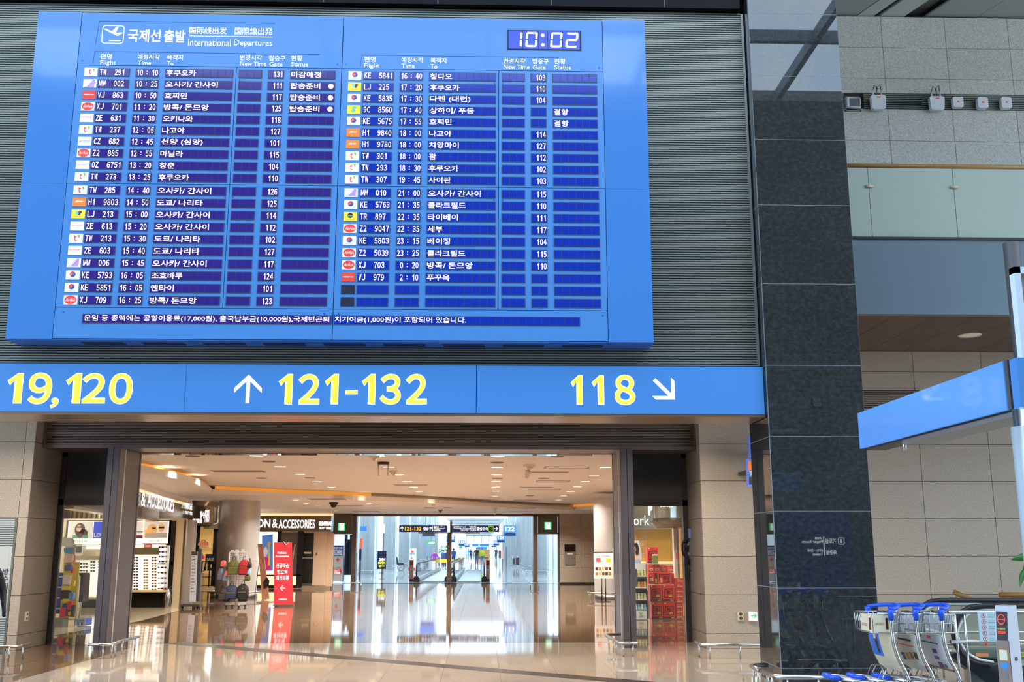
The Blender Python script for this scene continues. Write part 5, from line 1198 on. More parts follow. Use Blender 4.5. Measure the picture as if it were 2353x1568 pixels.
# ------------------------------------------------------------------ small things on the entrance walls
P = at(1588, 1262, X=3.68); t = root('emergency_phone', P, 'black emergency handset on a steel bracket on the right return wall', 'telephone')
q = MB(); x = 3.66; y0 = P.y; q.box(x-.01, x+.02, y0-.06, y0+.06, 1.42, 1.76); q.box(x-.035, x, y0-.03, y0+.03, 1.66, 1.72); q.box(x-.035, x, y0-.03, y0+.03, 1.48, 1.54); q.build('bracket', STEEL, t)
MB().tube([(x-.03, y0, 1.72), (x-.1, y0, 1.73), (x-.13, y0, 1.68), (x-.135, y0, 1.58), (x-.12, y0, 1.50), (x-.06, y0, 1.46), (x-.03, y0, 1.47)], .022, 8, rs=[.03, .028, .02, .017, .02, .03, .03]).build('handset', BLACK, t)
q = MB(); q.tube([(x-.06, y0, 1.46), (x-.07, y0, 1.38), (x-.05, y0, 1.34)], .006, 6); q.tube([(x-.05, y0, 1.34), (x-.09, y0-.02, 1.22), (x-.0, y0+.02, 1.22), (x-.05, y0, 1.34)], .012, 6); q.build('strap', BLACK, t)
MB().box(x-.02, x+.02, y0-.03, y0+.03, 1.79, 1.95).build('blue_plate', mat('periwinkle plate', (110, 130, 200), .4), t)
P = at(1701.5, 1416, Y=17.19); t = root('wall_socket', P, 'beige double wall socket left of the green arrow sign', 'socket')
MB().box(P.x-.045, P.x+.045, 17.17, 17.20, P.z-.075, P.z+.07).build('socket_plate', mat('beige socket', (206, 196, 164), .4), t)
for dz in (-.035, .033): MB().cyl((P.x, 17.172, P.z+dz), (P.x, 17.165, P.z+dz), .028, n=14).build('socket_hole', mat('socket dark', (70, 62, 50), .5), t)
P = at(59.5, 1417, X=-7.46); t = root('wall_socket', P, 'beige wall socket on the left return wall', 'socket')
MB().box(-7.46, -7.44, P.y-.05, P.y+.05, P.z-.08, P.z+.08).build('socket_plate', mat('beige socket', (206, 196, 164), .4), t)
for dz in (-.035, .035): MB().box(-7.44, -7.436, P.y-.02, P.y+.02, P.z+dz-.02, P.z+dz+.02).build('socket_hole', mat('socket dark', (70, 62, 50), .5), t)
a = at(1720.5, 1406.5, Y=17.15); c = at(1741, 1428, Y=17.15); t = root('guide_light', ((a.x+c.x)/2, 17.15, c.z), 'white lit sign with a green right arrow low on the granite wall', 'sign')
MB().box(a.x, c.x, 17.15, 17.2, c.z, a.z).build('frame', WHITE_P, t); MB().box(a.x+.008, c.x-.008, 17.146, 17.15, c.z+.008, a.z-.008).build('lit_face', mat('guide lit white', (240, 248, 246), .4, emit=.9), t)
GA = mat('guide green', (60, 200, 110), .4, emit=.5); q = arrow(MB(), (a.x+c.x)/2+.01, (a.z+c.z)/2+.01, 0, .10, .018, 17.143, .04); q.build('arrow', GA, t); text('통로', t, GA, (-.06, -.02, -.055, -.03), ((a.x+c.x)/2, 17.145, (a.z+c.z)/2))
t = root('shop_display_sign', at(1722, 1118, Y=16.6), 'blue framed display with an orange panel half hidden behind the black pier', 'sign')
a = at(1716, 1056, Y=16.6); c = at(1780, 1118, Y=16.6); BF = mat('cornflower frame', (96, 124, 220), .4, emit=.2)
MB().box(a.x, c.x, 16.6, 16.68, c.z, a.z).build('frame', BF, t); MB().box(a.x+.02, c.x, 16.592, 16.6, c.z+.26, a.z-.03).build('orange_panel', C('orange lit', (240, 120, 30)), t)
MB().box(a.x+.02, c.x, 16.592, 16.6, c.z+.15, c.z+.26).build('grey_panel', C('slate lit', (90, 110, 150)), t); MB().box(a.x+.02, c.x, 16.592, 16.6, c.z+.03, c.z+.15).build('brown_panel', DGREY, t)
text('T', t, WHT, (a.x+.03, a.x+.08, c.z+.17, c.z+.24), (0, 16.59, 0)); MB().box(a.x, a.x+.5, 16.68, 17.2, (a.z+c.z)/2, (a.z+c.z)/2+.05).build('bracket', DGREY, t)
a = at(1720, 1000, Y=16.7); c = at(1780, 1054, Y=16.7); t = root('blue_flag_sign', c, 'plain blue flag sign above the orange display by the black pier', 'sign'); MB().box(a.x, c.x, 16.7, 16.76, c.z, a.z).build('panel', BF, t); MB().box(c.x-.1, c.x-.05, 16.76, 17.2, c.z+.1, c.z+.15).build('bracket', DGREY, t)
a = at(1867, 914, Y=12.56); c = at(1887, 935, Y=12.56); t = root('access_plate', c, 'small black metal plate on the black pier', 'plate'); MB().box(a.x, c.x, 12.555, 12.57, c.z, a.z).build('plate', mat('matt black metal', (24, 24, 24), .5), t)
q = MB()
for dx, dz in ((.02,.02),(.09,.02),(.02,.09),(.09,.09)): q.cyl((a.x+dx, 12.555, c.z+dz), (a.x+dx, 12.55, c.z+dz), .006, n=6)
tag(q.build('screw', STEEL, t), kind='stuff')

# devices on the upper louvre band
UY = 17.29
def dev(u0, v0, u1, v1, label, kind):
    a = at(u0, v0, Y=UY-.12); c = at(u1, v1, Y=UY-.12); cx, cz, w_, h_ = (a.x+c.x)/2, (a.z+c.z)/2, c.x-a.x, a.z-c.z; y0 = UY-.14
    t = root('wireless_access_point' if kind != 'speaker' else 'wall_speaker', (cx, UY, c.z), label, 'speaker' if kind == 'speaker' else 'access point')
    if kind == 'speaker':
        q = MB(); q.box(cx-w_/2, cx+w_/2, UY-.02, UY+.02, c.z, c.z+.02); q.box(cx-w_/2, cx+w_/2, UY-.02, UY+.02, a.z-.02, a.z); q.box(cx-w_/2, cx-w_/2+.02, UY-.02, UY+.02, c.z, a.z); q.box(cx+w_/2-.02, cx+w_/2, UY-.02, UY+.02, c.z, a.z); q.build('frame', mat('pale aluminium trim', (150,152,150), .3, .6), t)
        MB().box(cx-w_/2+.02, cx+w_/2-.02, UY+.0, UY+.012, c.z+.02, a.z-.02).build('recess', BLACK, t)
        MB().prism([(cx-w_*.42, c.z+.2*h_), (cx+w_*.4, c.z+.12*h_), (cx+w_*.42, a.z-.2*h_), (cx-w_*.42, a.z-.14*h_)], 'y', UY-.08, UY-.005).build('speaker_body', WHITE_P, t); MB().box(cx-w_*.28, cx+w_*.36, UY-.085, UY-.08, c.z+.22*h_, a.z-.22*h_).build('grille', mat('speaker cloth', (110, 112, 116), .8), t)
        return
    P = rr_pts(cx-w_/2, cx+w_/2, cz-h_/2, cz+h_/2, .035)
    if kind == 'big': P = [(x-(z-cz)*.06 if x < cx else x+(z-cz)*.08, z) for x, z in P]
    MB().prism(P, 'y', y0, y0+.09).build('cover', WHITE_P, t); MB().box(cx-.04, cx+.04, y0+.09, UY, cz-.04, cz+.04).build('mount', DGREY, t)
    if kind == 'big':
        for dx in (-.3, .3): MB().cyl((cx+dx*w_, y0+.05, a.z), (cx+dx*w_, y0+.05, a.z+.11), .014, n=8).build('antenna', WHITE_P, t)
        q = MB(); q.tube([(cx-.3*w_, y0+.05, a.z+.11), (cx-.2*w_, y0+.02, a.z+.2), (cx, y0, a.z+.12), (cx+.08*w_, y0+.06, a.z)], .007, 6); q.tube([(cx+.3*w_, y0+.05, a.z+.11), (cx+.22*w_, y0+.02, a.z+.22), (cx-.05*w_, y0, a.z+.15), (cx-.1*w_, y0+.06, a.z)], .007, 6); q.build('cable', BLACK, t)
        MB().box(cx-.03, cx+.04, y0-.003, y0, a.z-.05, a.z-.03).build('red_mark', RED, t)
    else:
        MB().tube([(cx-.05, y0+.07, a.z-.01), (cx, y0+.08, a.z+.04), (cx+.05, y0+.07, a.z-.01)], .006, 6).build('cable', WHITE_P, t)
        q = MB(); q.add([(cx-.03, y0-.002, cz-.01), (cx+.03, y0-.002, cz-.01), (cx, y0-.002, cz+.03)], [(0,1,2)]); q.build('red_mark', RED, t)
dev(1945, 216, 1984, 250, 'white wall speaker in a square frame next to the black pier', 'speaker'); dev(2001, 219, 2036, 252, 'large tilted white box with two antennas left of the dark vent', 'big'); dev(2136, 222, 2171, 253, 'large white box with looped black cables right of the dark vent', 'big')
dev(2188, 223, 2214, 247, 'small square white access point, leftmost of the three', 'sm'); dev(2245, 224, 2271, 249, 'small square white access point, middle of the three', 'sm'); dev(2299, 224, 2325, 249, 'small square white access point, rightmost of the three', 'sm')
P = at(2229, 771, Z=4.968); t = root('soffit_light', P, 'oval recessed light in the brown balcony soffit', 'ceiling light'); MB().lathe(P, [(.15, -.006), (.17, -.01), (.18, 0)], 24).build('trim_ring', WHITE_P, t); q = MB(); q.lathe(P, [(.0001, -.003), (.15, -.003)], 24, smooth=False); q.build('lens', mat('dim lens', (206, 196, 176), .4, emit=.25), t)

# ------------------------------------------------------------------ right foreground
t = root('direction_sign', (4.0, 7.4, 0), 'blank lit blue direction sign on a pale round pole at the right edge', 'sign')
a = at(1970, 948, X=4.0); c = at(2303, 834, X=4.0); e = at(2315, 946, X=4.0); g = at(1976, 1029, X=4.0); zt = (a.z+c.z)/2; zb = (e.z+g.z)/2; ya = (a.y+g.y)/2; yc = (c.y+e.y)/2
MB().box(4.0, 4.03, yc, ya, zb, zt).build('lit_panel', mat('lit blue direction face', (76, 128, 196), .25, emit=.45, ecol=(90, 152, 232), coat=.3), t)
q = MB(); q.box(4.03, 4.13, yc-.03, ya, zb+.0, zt); q.box(4.005, 4.12, yc-.06, yc-.01, zb, zt); q.build('sign_housing', mat('grey sign housing', (92, 100, 104), .35, .5), t)
MB().box(4.02, 4.32, yc-.15, yc+(ya-yc)*.66, zb-.055, zb-.02).build('lower_tray', mat('satin tray', (150, 150, 150), .3, .6), t); MB().box(4.05, 4.25, yc-.2, ya-.05, zb-.02, zb).build('tray_shadow_gap', DGREY, t)
MB().cyl((4.04, yc+(ya-yc)*.66, zb-.12), (4.04, yc+(ya-yc)*.66, zb-.02), .02, n=10).build('end_bracket', STEEL, t)
px = at(2326, 980, Y=7.4).x
POLE = mat('pale pole paint', (188, 200, 206), .25, .3)
MB().cyl((px+.115, 7.4, 0), (px+.115, 7.4, at(2330, 978, Y=7.3).z), .115, n=28).build('pole', POLE, t); MB().cyl((px+.115, 7.4, 1), (px+.115, 7.4, at(2330, 936, Y=7.3).z), .095, n=28).build('pole_collar', STEEL, t); MB().cyl((px+.13, 7.4, 2), (px+.13, 7.4, 3.9), .06, n=20).build('upper_pole', DGREY, t)
MB().tube([(4.06, 7.75, 2.83), (px+.12, 7.45, 2.83)], .028, 12).build('clamp_arm', STEEL, t)
a = at(2336, 822, Y=7.2); c = at(2345, 936, Y=7.2); MB().box((a.x+c.x)/2, 5.6, 7.2, 7.3, c.z, a.z).build('second_panel', GB, t)
t = root('framed_notice_board', (4.2, 7.3, 2.9), 'white framed board edge high above the blue direction sign', 'notice board'); a = at(2338, 613, Y=7.25); c = at(2353, 850, Y=7.25)
q = MB(); x0 = (a.x+at(2350, 850, Y=7.25).x)/2-.01; q.box(x0, x0+.05, 7.25, 7.32, c.z, a.z); q.box(x0, 5.6, 7.25, 7.32, a.z-.05, a.z); q.box(x0, 5.6, 7.25, 7.32, c.z-.02, c.z+.03); q.build('frame', mat('pale blue frame', (206, 222, 238), .3), t); MB().box(x0+.05, 5.6, 7.28, 7.3, c.z, a.z-.04).build('board', GREYP, t); MB().box(4.2, 4.3, 7.33, 7.4, 2.6, a.z).build('hanger', DGREY, t)

# trolleys
CRMP = mat('cream advert plate', (226, 218, 190), .4); CBLUE = mat('trolley blue plastic', (20, 84, 220), .3)
def trolley(X0, Y0, label, art_):
    t = root('luggage_trolley', (X0, Y0, 0), label, 'luggage trolley', 'nested luggage trolleys'); V = lambda x, y, z: (X0+x, Y0+y, z)
    for s in (-1, 1):
        y = s*.31
        MB().tube([V(0,y,.97), V(0,y,.80), V(.01,y,.66), V(.05,y,.52), V(.11,y,.40), V(.135,y,.33), V(.11,y,.285), V(.03,y,.275), V(-.3,y*.8,.30), V(-.52,y*.45,.325)], .0165, 10).build('side_frame', STEEL, t)
        MB().tube([V(.02,y*.96,.78), V(.03,y*.96,.64), V(.07,y*.96,.5), V(.12,y*.96,.38), V(.2,y*.96,.22)], .012, 8).build('inner_frame', STEEL_D, t)
        MB().tube([V(0,y,.90), V(0,y,.965), V(.0,y,1.0)], .026, 10, rs=[.024, .028, .034]).build('handle_socket', CBLUE, t)
        w_ = MB(); w_.cyl(V(.27, s*.27-.02, .075), V(.27, s*.27+.02, .075), .075, n=18); wh = w_.build('wheel', RUBBER, t); MB().cyl(V(.27, s*.27-.024, .075), V(.27, s*.27+.024, .075), .03, n=12).build('hub', WHITE_P, wh)
        MB().bar(V(.15,s*.29,.30), V(.27,s*.27,.08), .05, .03).build('wheel_fork', STEEL, t)
    MB().tube([V(0,-.31,1.0), V(.07,-.27,1.015), V(.15,-.14,1.03), V(.17,0,1.035), V(.15,.14,1.03), V(.07,.27,1.015), V(0,.31,1.0)], .021, 10).build('handle', CBLUE, t)
    q = MB(); z0, z1, xf, xb = .775, .955, -.17, .15
    rim = lambda z: [V(xf,-.26,z), V(xb,-.28,z), V(xb,.28,z), V(xf,.26,z), V(xf,-.26,z)]
    q.tube(rim(z1), .007, 6); q.tube(rim(z0), .007, 6); q.tube(rim(.865), .004, 5)
    for k in range(11): y = -.26+k*.052; q.tube([V(xf,y,z1), V(xf+.02,y,z0), V(xb-.02,y*1.05,z0), V(xb,y*1.07,z1)], .004, 5)
    for s in (-1, 1):
        for k in range(7): x = xf+.01+k*.05; q.tube([V(x,s*.27,z1), V(x,s*.262,z0)], .004, 5)
    tag(q.build('wire_basket', STEEL, t), kind='stuff')
    for k in range(5): MB().box(X0+xb-.04-.012*k, X0+xb-.034-.012*k, Y0-.26+k*.01, Y0-.2+k*.1, .79, .95).build('divider_strip', WHITE_P, t)
    # platform
    q = MB()
    for y in (-.2, -.07, .07, .2): q.tube([V(.1,y,.29), V(-.25,y*.8,.31), V(-.5,y*.55,.33)], .006, 6)
    for x in (-.4, -.2, 0): q.tube([V(x,-.26,.305), V(x,.26,.305)], .006, 6)
    q.tube([V(-.1,-.2,.30), V(-.04,-.2,.42), V(-.02,.0,.44), V(-.04,.2,.42), V(-.1,.2,.30)], .007, 6)
    for y in (-.1, .1): q.tube([V(-.1,y,.30), V(-.03,y,.435)], .006, 6)
    q.build('platform_wires', STEEL, t)
    MB().tube([V(-.50,-.16,.325), V(-.57,-.12,.335), V(-.60,0,.34), V(-.57,.12,.335), V(-.50,.16,.325)], .026, 10).build('bumper', CBLUE, t)
    MB().cyl(V(-.45,-.015,.07), V(-.45,.015,.07), .065, n=16).build('front_wheel', RUBBER, t); MB().cyl(V(-.45,0,.1), V(-.45,0,.31), .02, n=10).build('castor_stem', STEEL, t)
    # advert board on the curve
    prof = [(-.005,.76), (.005,.66), (.045,.52), (.105,.395)]
    def curve(y0, y1, z_hi, z_lo, m, d, name='advert_board'):
        P = []; n = 7
        for k in range(n):
            z = z_hi+(z_lo-z_hi)*k/(n-1); x = 0
            for (xa, za), (xc, zc) in zip(prof, prof[1:]):
                if zc <= z <= za+1e-6: x = xa+(xc-xa)*(za-z)/(za-zc)
            P.append((x, z))
        q = MB(); vs = [V(x-.012-d, y, z) for x, z in P for y in (y0, y1)] + [V(x-.002-d, y, z) for x, z in P for y in (y0, y1)]; o = 2*n; fs = []
        for k in range(n-1): a = 2*k; fs += [(a, a+1, a+3, a+2), (o+a+2, o+a+3, o+a+1, o+a), (a, a+2, o+a+2, o+a), (a+1, o+a+1, o+a+3, a+3)]
        fs += [(0, o, o+1, 1), (2*n-2, 2*n-1, o+2*n-1, o+2*n-2)]
        q.add(vs, fs); q.build(name, m, t)
    curve(-.29, .29, .755, .40, mat('advert base '+art_, {'cola': (214, 206, 176), 'dots': (222, 226, 216), 'purple': (222, 222, 226)}[art_], .35), 0)
    if art_ == 'cola':
        curve(.02, .29, .755, .52, mat('advert blue', (30, 110, 210), .35), .002, 'print'); curve(.08, .14, .72, .55, mat('dark bottle', (60, 26, 20), .3), .004, 'print'); curve(.1, .16, .735, .69, mat('bottle hand', (226, 190, 150), .4), .005, 'print')
        MB().box(X0-.178, X0-.172, Y0-.26, Y0+.05, .785, .95).build('front_plate', CRMP, t); MB().box(X0-.181, X0-.178, Y0-.23, Y0-.18, .80, .92).build('print', mat('dark bottle', (60, 26, 20), .3), t)
        text('SAVE THE DAY', t, mat('brown advert ink', (110, 70, 50), .5), (-.0, .16, 0, .03), (X0-.179, Y0+.02, .83), R=(0,-1,0)); 
        MB().box(X0-.17, X0+.0, Y0-.274, Y0-.27, .785, .95).build('side_plate', CRMP, t)
        text('SAVE THE DAY', t, mat('brown advert ink', (110, 70, 50), .5), (-.155, -.06, 0, .025), (X0, Y0-.2755, .85)); MB().box(X0-.045, X0-.02, Y0-.278, Y0-.274, .81, .92).build('print', mat('dark bottle', (60, 26, 20), .3), t)
    elif art_ == 'dots':
        for k, cc in enumerate(((60,50,60), (170,110,70), (200,130,60), (70,60,120))): curve(-.22+k*.11, -.14+k*.11, .58-.01*k, .51-.01*k, mat('advert dot %d' % k, cc, .4), .003, 'print')
        curve(-.16, .16, .70, .68, mat('script ink', (80, 70, 70), .5), .003, 'print'); curve(-.2, .2, .64, .632, RED, .003, 'print'); curve(-.29, -.22, .46, .40, mat('advert pink', (226, 170, 190), .4), .003, 'print')
    else:
        for (a_, c_, e, f) in ((-.10, .0, .60, .56), (-.10, .0, .53, .50), (-.11, -.01, .47, .42)): curve(a_, c_, e, f, mat('violet tin', (96, 60, 150), .3), .003, 'print')
        curve(-.04, .04, .725, .70, RED, .003, 'print'); curve(-.18, .2, .665, .655, mat('advert grey ink', (90, 84, 96), .5), .003, 'print'); curve(.18, .29, .755, .70, mat('advert leaf', (60, 130, 50), .5), .003, 'print'); curve(.24, .29, .70, .62, mat('advert leaf', (60, 130, 50), .5), .003, 'print'); curve(-.29, .29, .42, .40, mat('advert brown', (150, 120, 90), .4), .003, 'print'); curve(-.2, -.13, .46, .43, mat('grape', (110, 120, 60), .4), .003, 'print')
    return t
TY = 10.72
trolley(at(2047, 1400, Y=10.4).x, TY, 'luggage trolley with a cola advert, leftmost of the three nested ones', 'cola'); trolley(at(2104, 1400, Y=10.4).x, TY, 'luggage trolley with a pale advert of round pictures, middle of the three', 'dots'); trolley(at(2163, 1400, Y=10.4).x, TY, 'luggage trolley with a purple tin advert, rightmost of the three', 'purple')

# moving stair end
t = root('escalator', (6.4, 12.0, 0), 'escalator landing with glass sides and black handrails at the right', 'escalator')
EGL = glass('pale green balustrade glass', (244, 250, 246), .05, .96)
for Y in (11.4, 12.6):
    X0 = 5.47 if Y < 12 else 5.55; pts = [(9.5, Y, .985), (X0+.05, Y, .985)] + [(X0-.31*sin(a), Y, .675+.31*cos(a)) for a in [pi*k/10 for k in range(1, 10)]] + [(X0+.1, Y, .35), (X0+.3, Y, .26)]
    MB().tube(pts, .032, 10).build('handrail', RUBBER, t)
    ins = [(x + (.035 if x < X0 else 0), y, z-.045*(1 if z > .7 else -1)*.9) for x, y, z in pts[:-1]]
    MB().tube(ins, .016, 8).build('guide_strip', mat('pale guide strip', (214, 216, 214), .3), t)
    P = [(9.5, .93)] + [(X0+.02, .93)] + [(X0-.25*sin(a), .675+.25*cos(a)) for a in [pi*k/8 for k in range(1, 8)]] + [(X0+.3, .42), (9.5, .42)]
    MB().prism(P, 'y', Y-.006, Y+.006).build('glass_panel', EGL, t)
    MB().box(X0+.28, 9.5, Y-.09, Y+.09, .0, .42).build('skirt', STEEL, t)
    MB().prism([(X0+.02, .36), (X0+.12, .38), (X0+.75, .34), (X0+.95, .0), (X0+.5, 0), (X0+.25, .2)], 'y', Y-.1, Y+.1).build('handrail_inlet', mat('inlet black', (34, 36, 40), .3), t)
MB().box(5.9, 9.5, 12.49, 12.505, .33, .40).build('inner_skirt', STEEL, t); MB().box(6.25, 9.2, 12.485, 12.49, .335, .39).build('yellow_label', mat('warning yellow', (240, 220, 30), .4), t)
text('핸드레일을 꼭 잡으세요', t, BLK, (6.4, 7.1, .35, .38), (0, 12.484, 0), bold=.01); MB().box(5.9, 6.05, 12.485, 12.49, .34, .38).build('orange_label', ORG, t)
q = MB(); q.box(5.6, 9.5, 11.5, 12.5, .0, .012)
q.build('landing_plate', mat('ribbed landing steel', (140, 142, 140), .3, .8), t)
q = MB()
for k in range(14): q.box(6.9+k*.12, 6.98+k*.12, 11.5, 12.5, .012, .03)
q.build('step_tread', mat('step aluminium', (120, 122, 120), .4, .7), t)

# guard rails and notice
def guard(Y, x0, x1, zs_, posts, label):
    t = root('guard_rail', ((x0+x1)/2, Y, 0), label, 'guard rail')
    for z in zs_: MB().tube([(x0, Y, z), (x1, Y, z)], .02, 10).build('rail_tube', STEEL, t)
    for x in posts: MB().cyl((x, Y, 0), (x, Y, zs_[0]), .013, n=10).build('rail_post', STEEL, t)
    return t
x0 = at(2178, 1402, Y=10.9).x; guard(10.9, x0, 6.6, (.948, .648), [x0+.07, at(2217, 1430, Y=10.9).x, 5.9, 6.5], 'steel guard rail beside the escalator notice')
guard(13.3, at(2030, 1386, Y=13.3).x, 7.4, (.90, .56, .41), [5.3, 5.85, 6.6], 'steel guard rail behind the far escalator handrail')
a = at(2246, 1407, Y=10.86); c = at(2300, 1475, Y=10.86); t = root('escalator_notice', ((a.x+c.x)/2, 10.86, c.z), 'pale blue escalator safety notice with red circled pictograms', 'notice')
MB().box(a.x, c.x, 10.855, 10.87, c.z, a.z).build('plate', mat('pale blue plate', (186, 214, 224), .3), t)
for k in range(6):
    z = a.z-.04-k*.058; x = a.x+.055; q = MB()
    for j in range(20): b1, b2 = 2*pi*j/20, 2*pi*(j+1)/20; q.add([(x+.024*cos(b1), 10.853, z+.024*sin(b1)), (x+.024*cos(b2), 10.853, z+.024*sin(b2)), (x+.019*cos(b2), 10.853, z+.019*sin(b2)), (x+.019*cos(b1), 10.853, z+.019*sin(b1))], [(0,3,2,1)])
    q.build('red_ring', RED, t); q = disc(MB(), x, z+.006, .006, 10.853, n=8); q.bar((x, 10.853, z), (x+.006*(-1)**k, 10.853, z-.012), .001, .007, up=(0,-1,0)); q.build('pictogram', BLK, t)
    if k < 5: text('엘리베이터를 이용하세요' if k == 0 else '안전을 위하여 주의', t, BLK, (a.x+.1, c.x-.02, z+.004, z+.016), (0, 10.853, 0)); text('USE HANDRAIL' if k else 'USE ELEVATOR', t, BLK, (a.x+.1, c.x-.05, z-.016, z-.004), (0, 10.853, 0))
for (p, qv, lb) in (((2192, 1361), (2286, 1403), 'sloping ochre wood handrail on the wall behind the escalator'), ((2297, 1367.5), (2420, 1368), 'level ochre wood handrail on the wall at the right edge')):
    a = at(*p, Y=16.9); c = at(*qv, Y=16.9); t = root('stair_handrail', a, lb, 'handrail'); MB().tube([a, c], .042, 12).build('rail_tube', mat('ochre wood rail', (150, 108, 52), .35), t)
    for f in (.1, .7): m_ = a.lerp(c, f); MB().tube([m_, m_+Vector((0, .1, -.08)), m_+Vector((0, .3, -.08))], .016, 8).build('bracket', STEEL, t)

# no-entry pillar, turned towards the landing
P = at(2306, 1500, Y=9.3); t = root('no_entry_pillar', (P.x, 9.3, 0), 'grey metal pillar with a red no entry symbol in front of the escalator', 'pillar'); ca, sa = cos(radians(52)), sin(radians(52))
def lp(x, y, z): return (P.x+x*ca+y*sa, 9.3-x*sa*1+y*ca, z)   # x across the narrow front, y into depth
Fv = Vector((-sa, -ca, 0))
def slabp(x0, x1, y0, y1, prof, m, name):
    """prof: list of (y shift, z)"""
    q = MB(); vs = []; n = len(prof)
    for dy, z in prof: vs += [lp(x0, y0+dy, z), lp(x1, y0+dy, z), lp(x1, y1, z), lp(x0, y1, z)]
    fs = [(3,2,1,0), (4*n-4, 4*n-3, 4*n-2, 4*n-1)]
    for i in range(n-1):
        for k in range(4): fs.append((i*4+k, i*4+(k+1) % 4, (i+1)*4+(k+1) % 4, (i+1)*4+k))
    q.add(vs, fs); return q.build(name, m, t)
PG = mat('pillar satin grey', (158, 162, 170), .35, .4); PB_ = mat('pillar bronze front', (120, 104, 96), .3, .5)
zt = 1.6-126*9.3/FPX; prof = [(0, 0), (0, zt-.30), (.035, zt-.04), (.05, zt)]
slabp(-.06, .06, 0, .2, prof, PG, 'pillar_body'); slabp(-.055, .055, -.006, .0, [(0, .0), (0, zt-.30)], PB_, 'front_plate')
MB().add([lp(-.05, -.002, zt-.30), lp(.05, -.002, zt-.30), lp(.05, .030, zt-.05), lp(-.05, .030, zt-.05)], [(0,1,2,3)]).build('black_display', BLK, t)
hd = (Vector(lp(0, .032, zt-.04))-Vector(lp(0, 0, zt-.30))).normalized(); rv = Vector(lp(1, 0, 0))-Vector(lp(0, 0, 0)); cc = Vector(lp(0, .018, zt-.12)) + rv.cross(hd)*.004
RL = mat('lit red', (240, 40, 30), .4, emit=.9)
q = MB()
for j in range(24): b1, b2 = 2*pi*j/24, 2*pi*(j+1)/24; q.add([cc+rv*(.036*cos(b))+hd*(.045*sin(b)) for b in (b1, b2)] + [cc+rv*(.029*cos(b))+hd*(.037*sin(b)) for b in (b2, b1)], [(0,1,2,3)])
q.add([cc+rv*x+hd*z for x, z in ((-.03,-.004),(.03,-.004),(.03,.004),(-.03,.004))], [(0,1,2,3)]); q.build('no_entry_ring', RL, t)
text('NO ENTRY', t, C('lit yellow', (250, 220, 40)), (-.036, .036, -.09, -.075), cc, R=rv, U=hd, bold=.02); text('진입금지', t, RL, (-.036, .036, -.125, -.10), cc, R=rv, U=hd, bold=.04)
def onf(x0, x1, z0, z1, m, name, d=-.008): MB().add([lp(x0, d, z0), lp(x1, d, z0), lp(x1, d, z1), lp(x0, d, z1)], [(0,1,2,3)]).build(name, m, t)
onf(-.035, .035, zt-.47, zt-.38, YEL, 'yellow_sticker'); onf(-.03, .03, zt-.465, zt-.385, WHITE_P, 'sticker_face', -.009); onf(-.03, .03, zt-.54, zt-.49, C('sky blue', (40, 140, 240)), 'blue_sticker'); onf(-.028, .028, zt-.62, zt-.57, GREYP, 'grey_sticker'); onf(-.01, .012, zt-.70, zt-.66, C('blue arrow', (70, 110, 220)), 'arrow_mark')
c_ = lp(.062, .1, zt-.46); n_v = rv; MB().cyl(c_, Vector(c_)+rv*.006, .017, n=16).build('black_button', BLACK, t)

# plant
P = at(2392, 1300, Y=8.6); t = root('potted_plant', (P.x, 8.6, 0), 'glossy green plant leaves reaching in at the right edge', 'plant')
MB().lathe((P.x, 8.6, 0), [(.0001, 0), (.16, 0), (.2, .45), (.21, .47), (.18, .47), (.17, .43), (.0001, .43)], 24).build('pot', mat('grey planter', (96, 96, 98), .5), t)
q = MB()
for k in range(4): q.tube([(P.x+.03*(k-1.5), 8.6, .4), (P.x+.05*(k-1.5), 8.6+.03*(-1)**k, 1.0), (P.x+.06*(k-1.5)-.0, 8.6, 1.55)], .009, 6)
q.build('stem', mat('plant stem', (80, 100, 40), .5), t)
LEAF = [mat('leaf %d' % k, c, .25) for k, c in enumerate(((40, 110, 30), (58, 134, 40), (28, 84, 24)))]
def leaf(b, d, L, w_, m):
    b = Vector(b); d = Vector(d).normalized(); s_ = d.cross(Vector((0, 1, .3))).normalized(); n_ = s_.cross(d); vs = []; 
    for k in range(7):
        f = k/6; ww = w_*sin(pi*min(1, f*.96+.04))**.8; c = b+d*L*f - _Z*(L*.35*f*f); vs += [c-s_*ww+n_*ww*.4, c-n_*.0, c+s_*ww+n_*ww*.4]
    MB().add(vs, [(3*k+j, 3*k+j+1, 3*k+j+4, 3*k+j+3) for k in range(6) for j in (0, 1)], 0, True).build('leaf', m, t)
a = at(2352, 1262, Y=8.6); b_ = at(2343, 1312, Y=8.6)
leaf(at(2366, 1258, Y=8.6), (-.25, 0, -1), .11, .02, LEAF[1]); leaf(at(2370, 1290, Y=8.6), (-.7, 0, -.7), .12, .03, LEAF[1]); leaf(at(2362, 1305, Y=8.6), (-.55, -.1, -.6), .15, .03, LEAF[0])
for k in range(14): a_ = k*2.4; leaf((P.x+.04*cos(a_), 8.6+.04*sin(a_), .75+k*.085), (abs(cos(a_)) if k % 3 else cos(a_)*.5, sin(a_), .2), .2, .035, LEAF[k % 3])

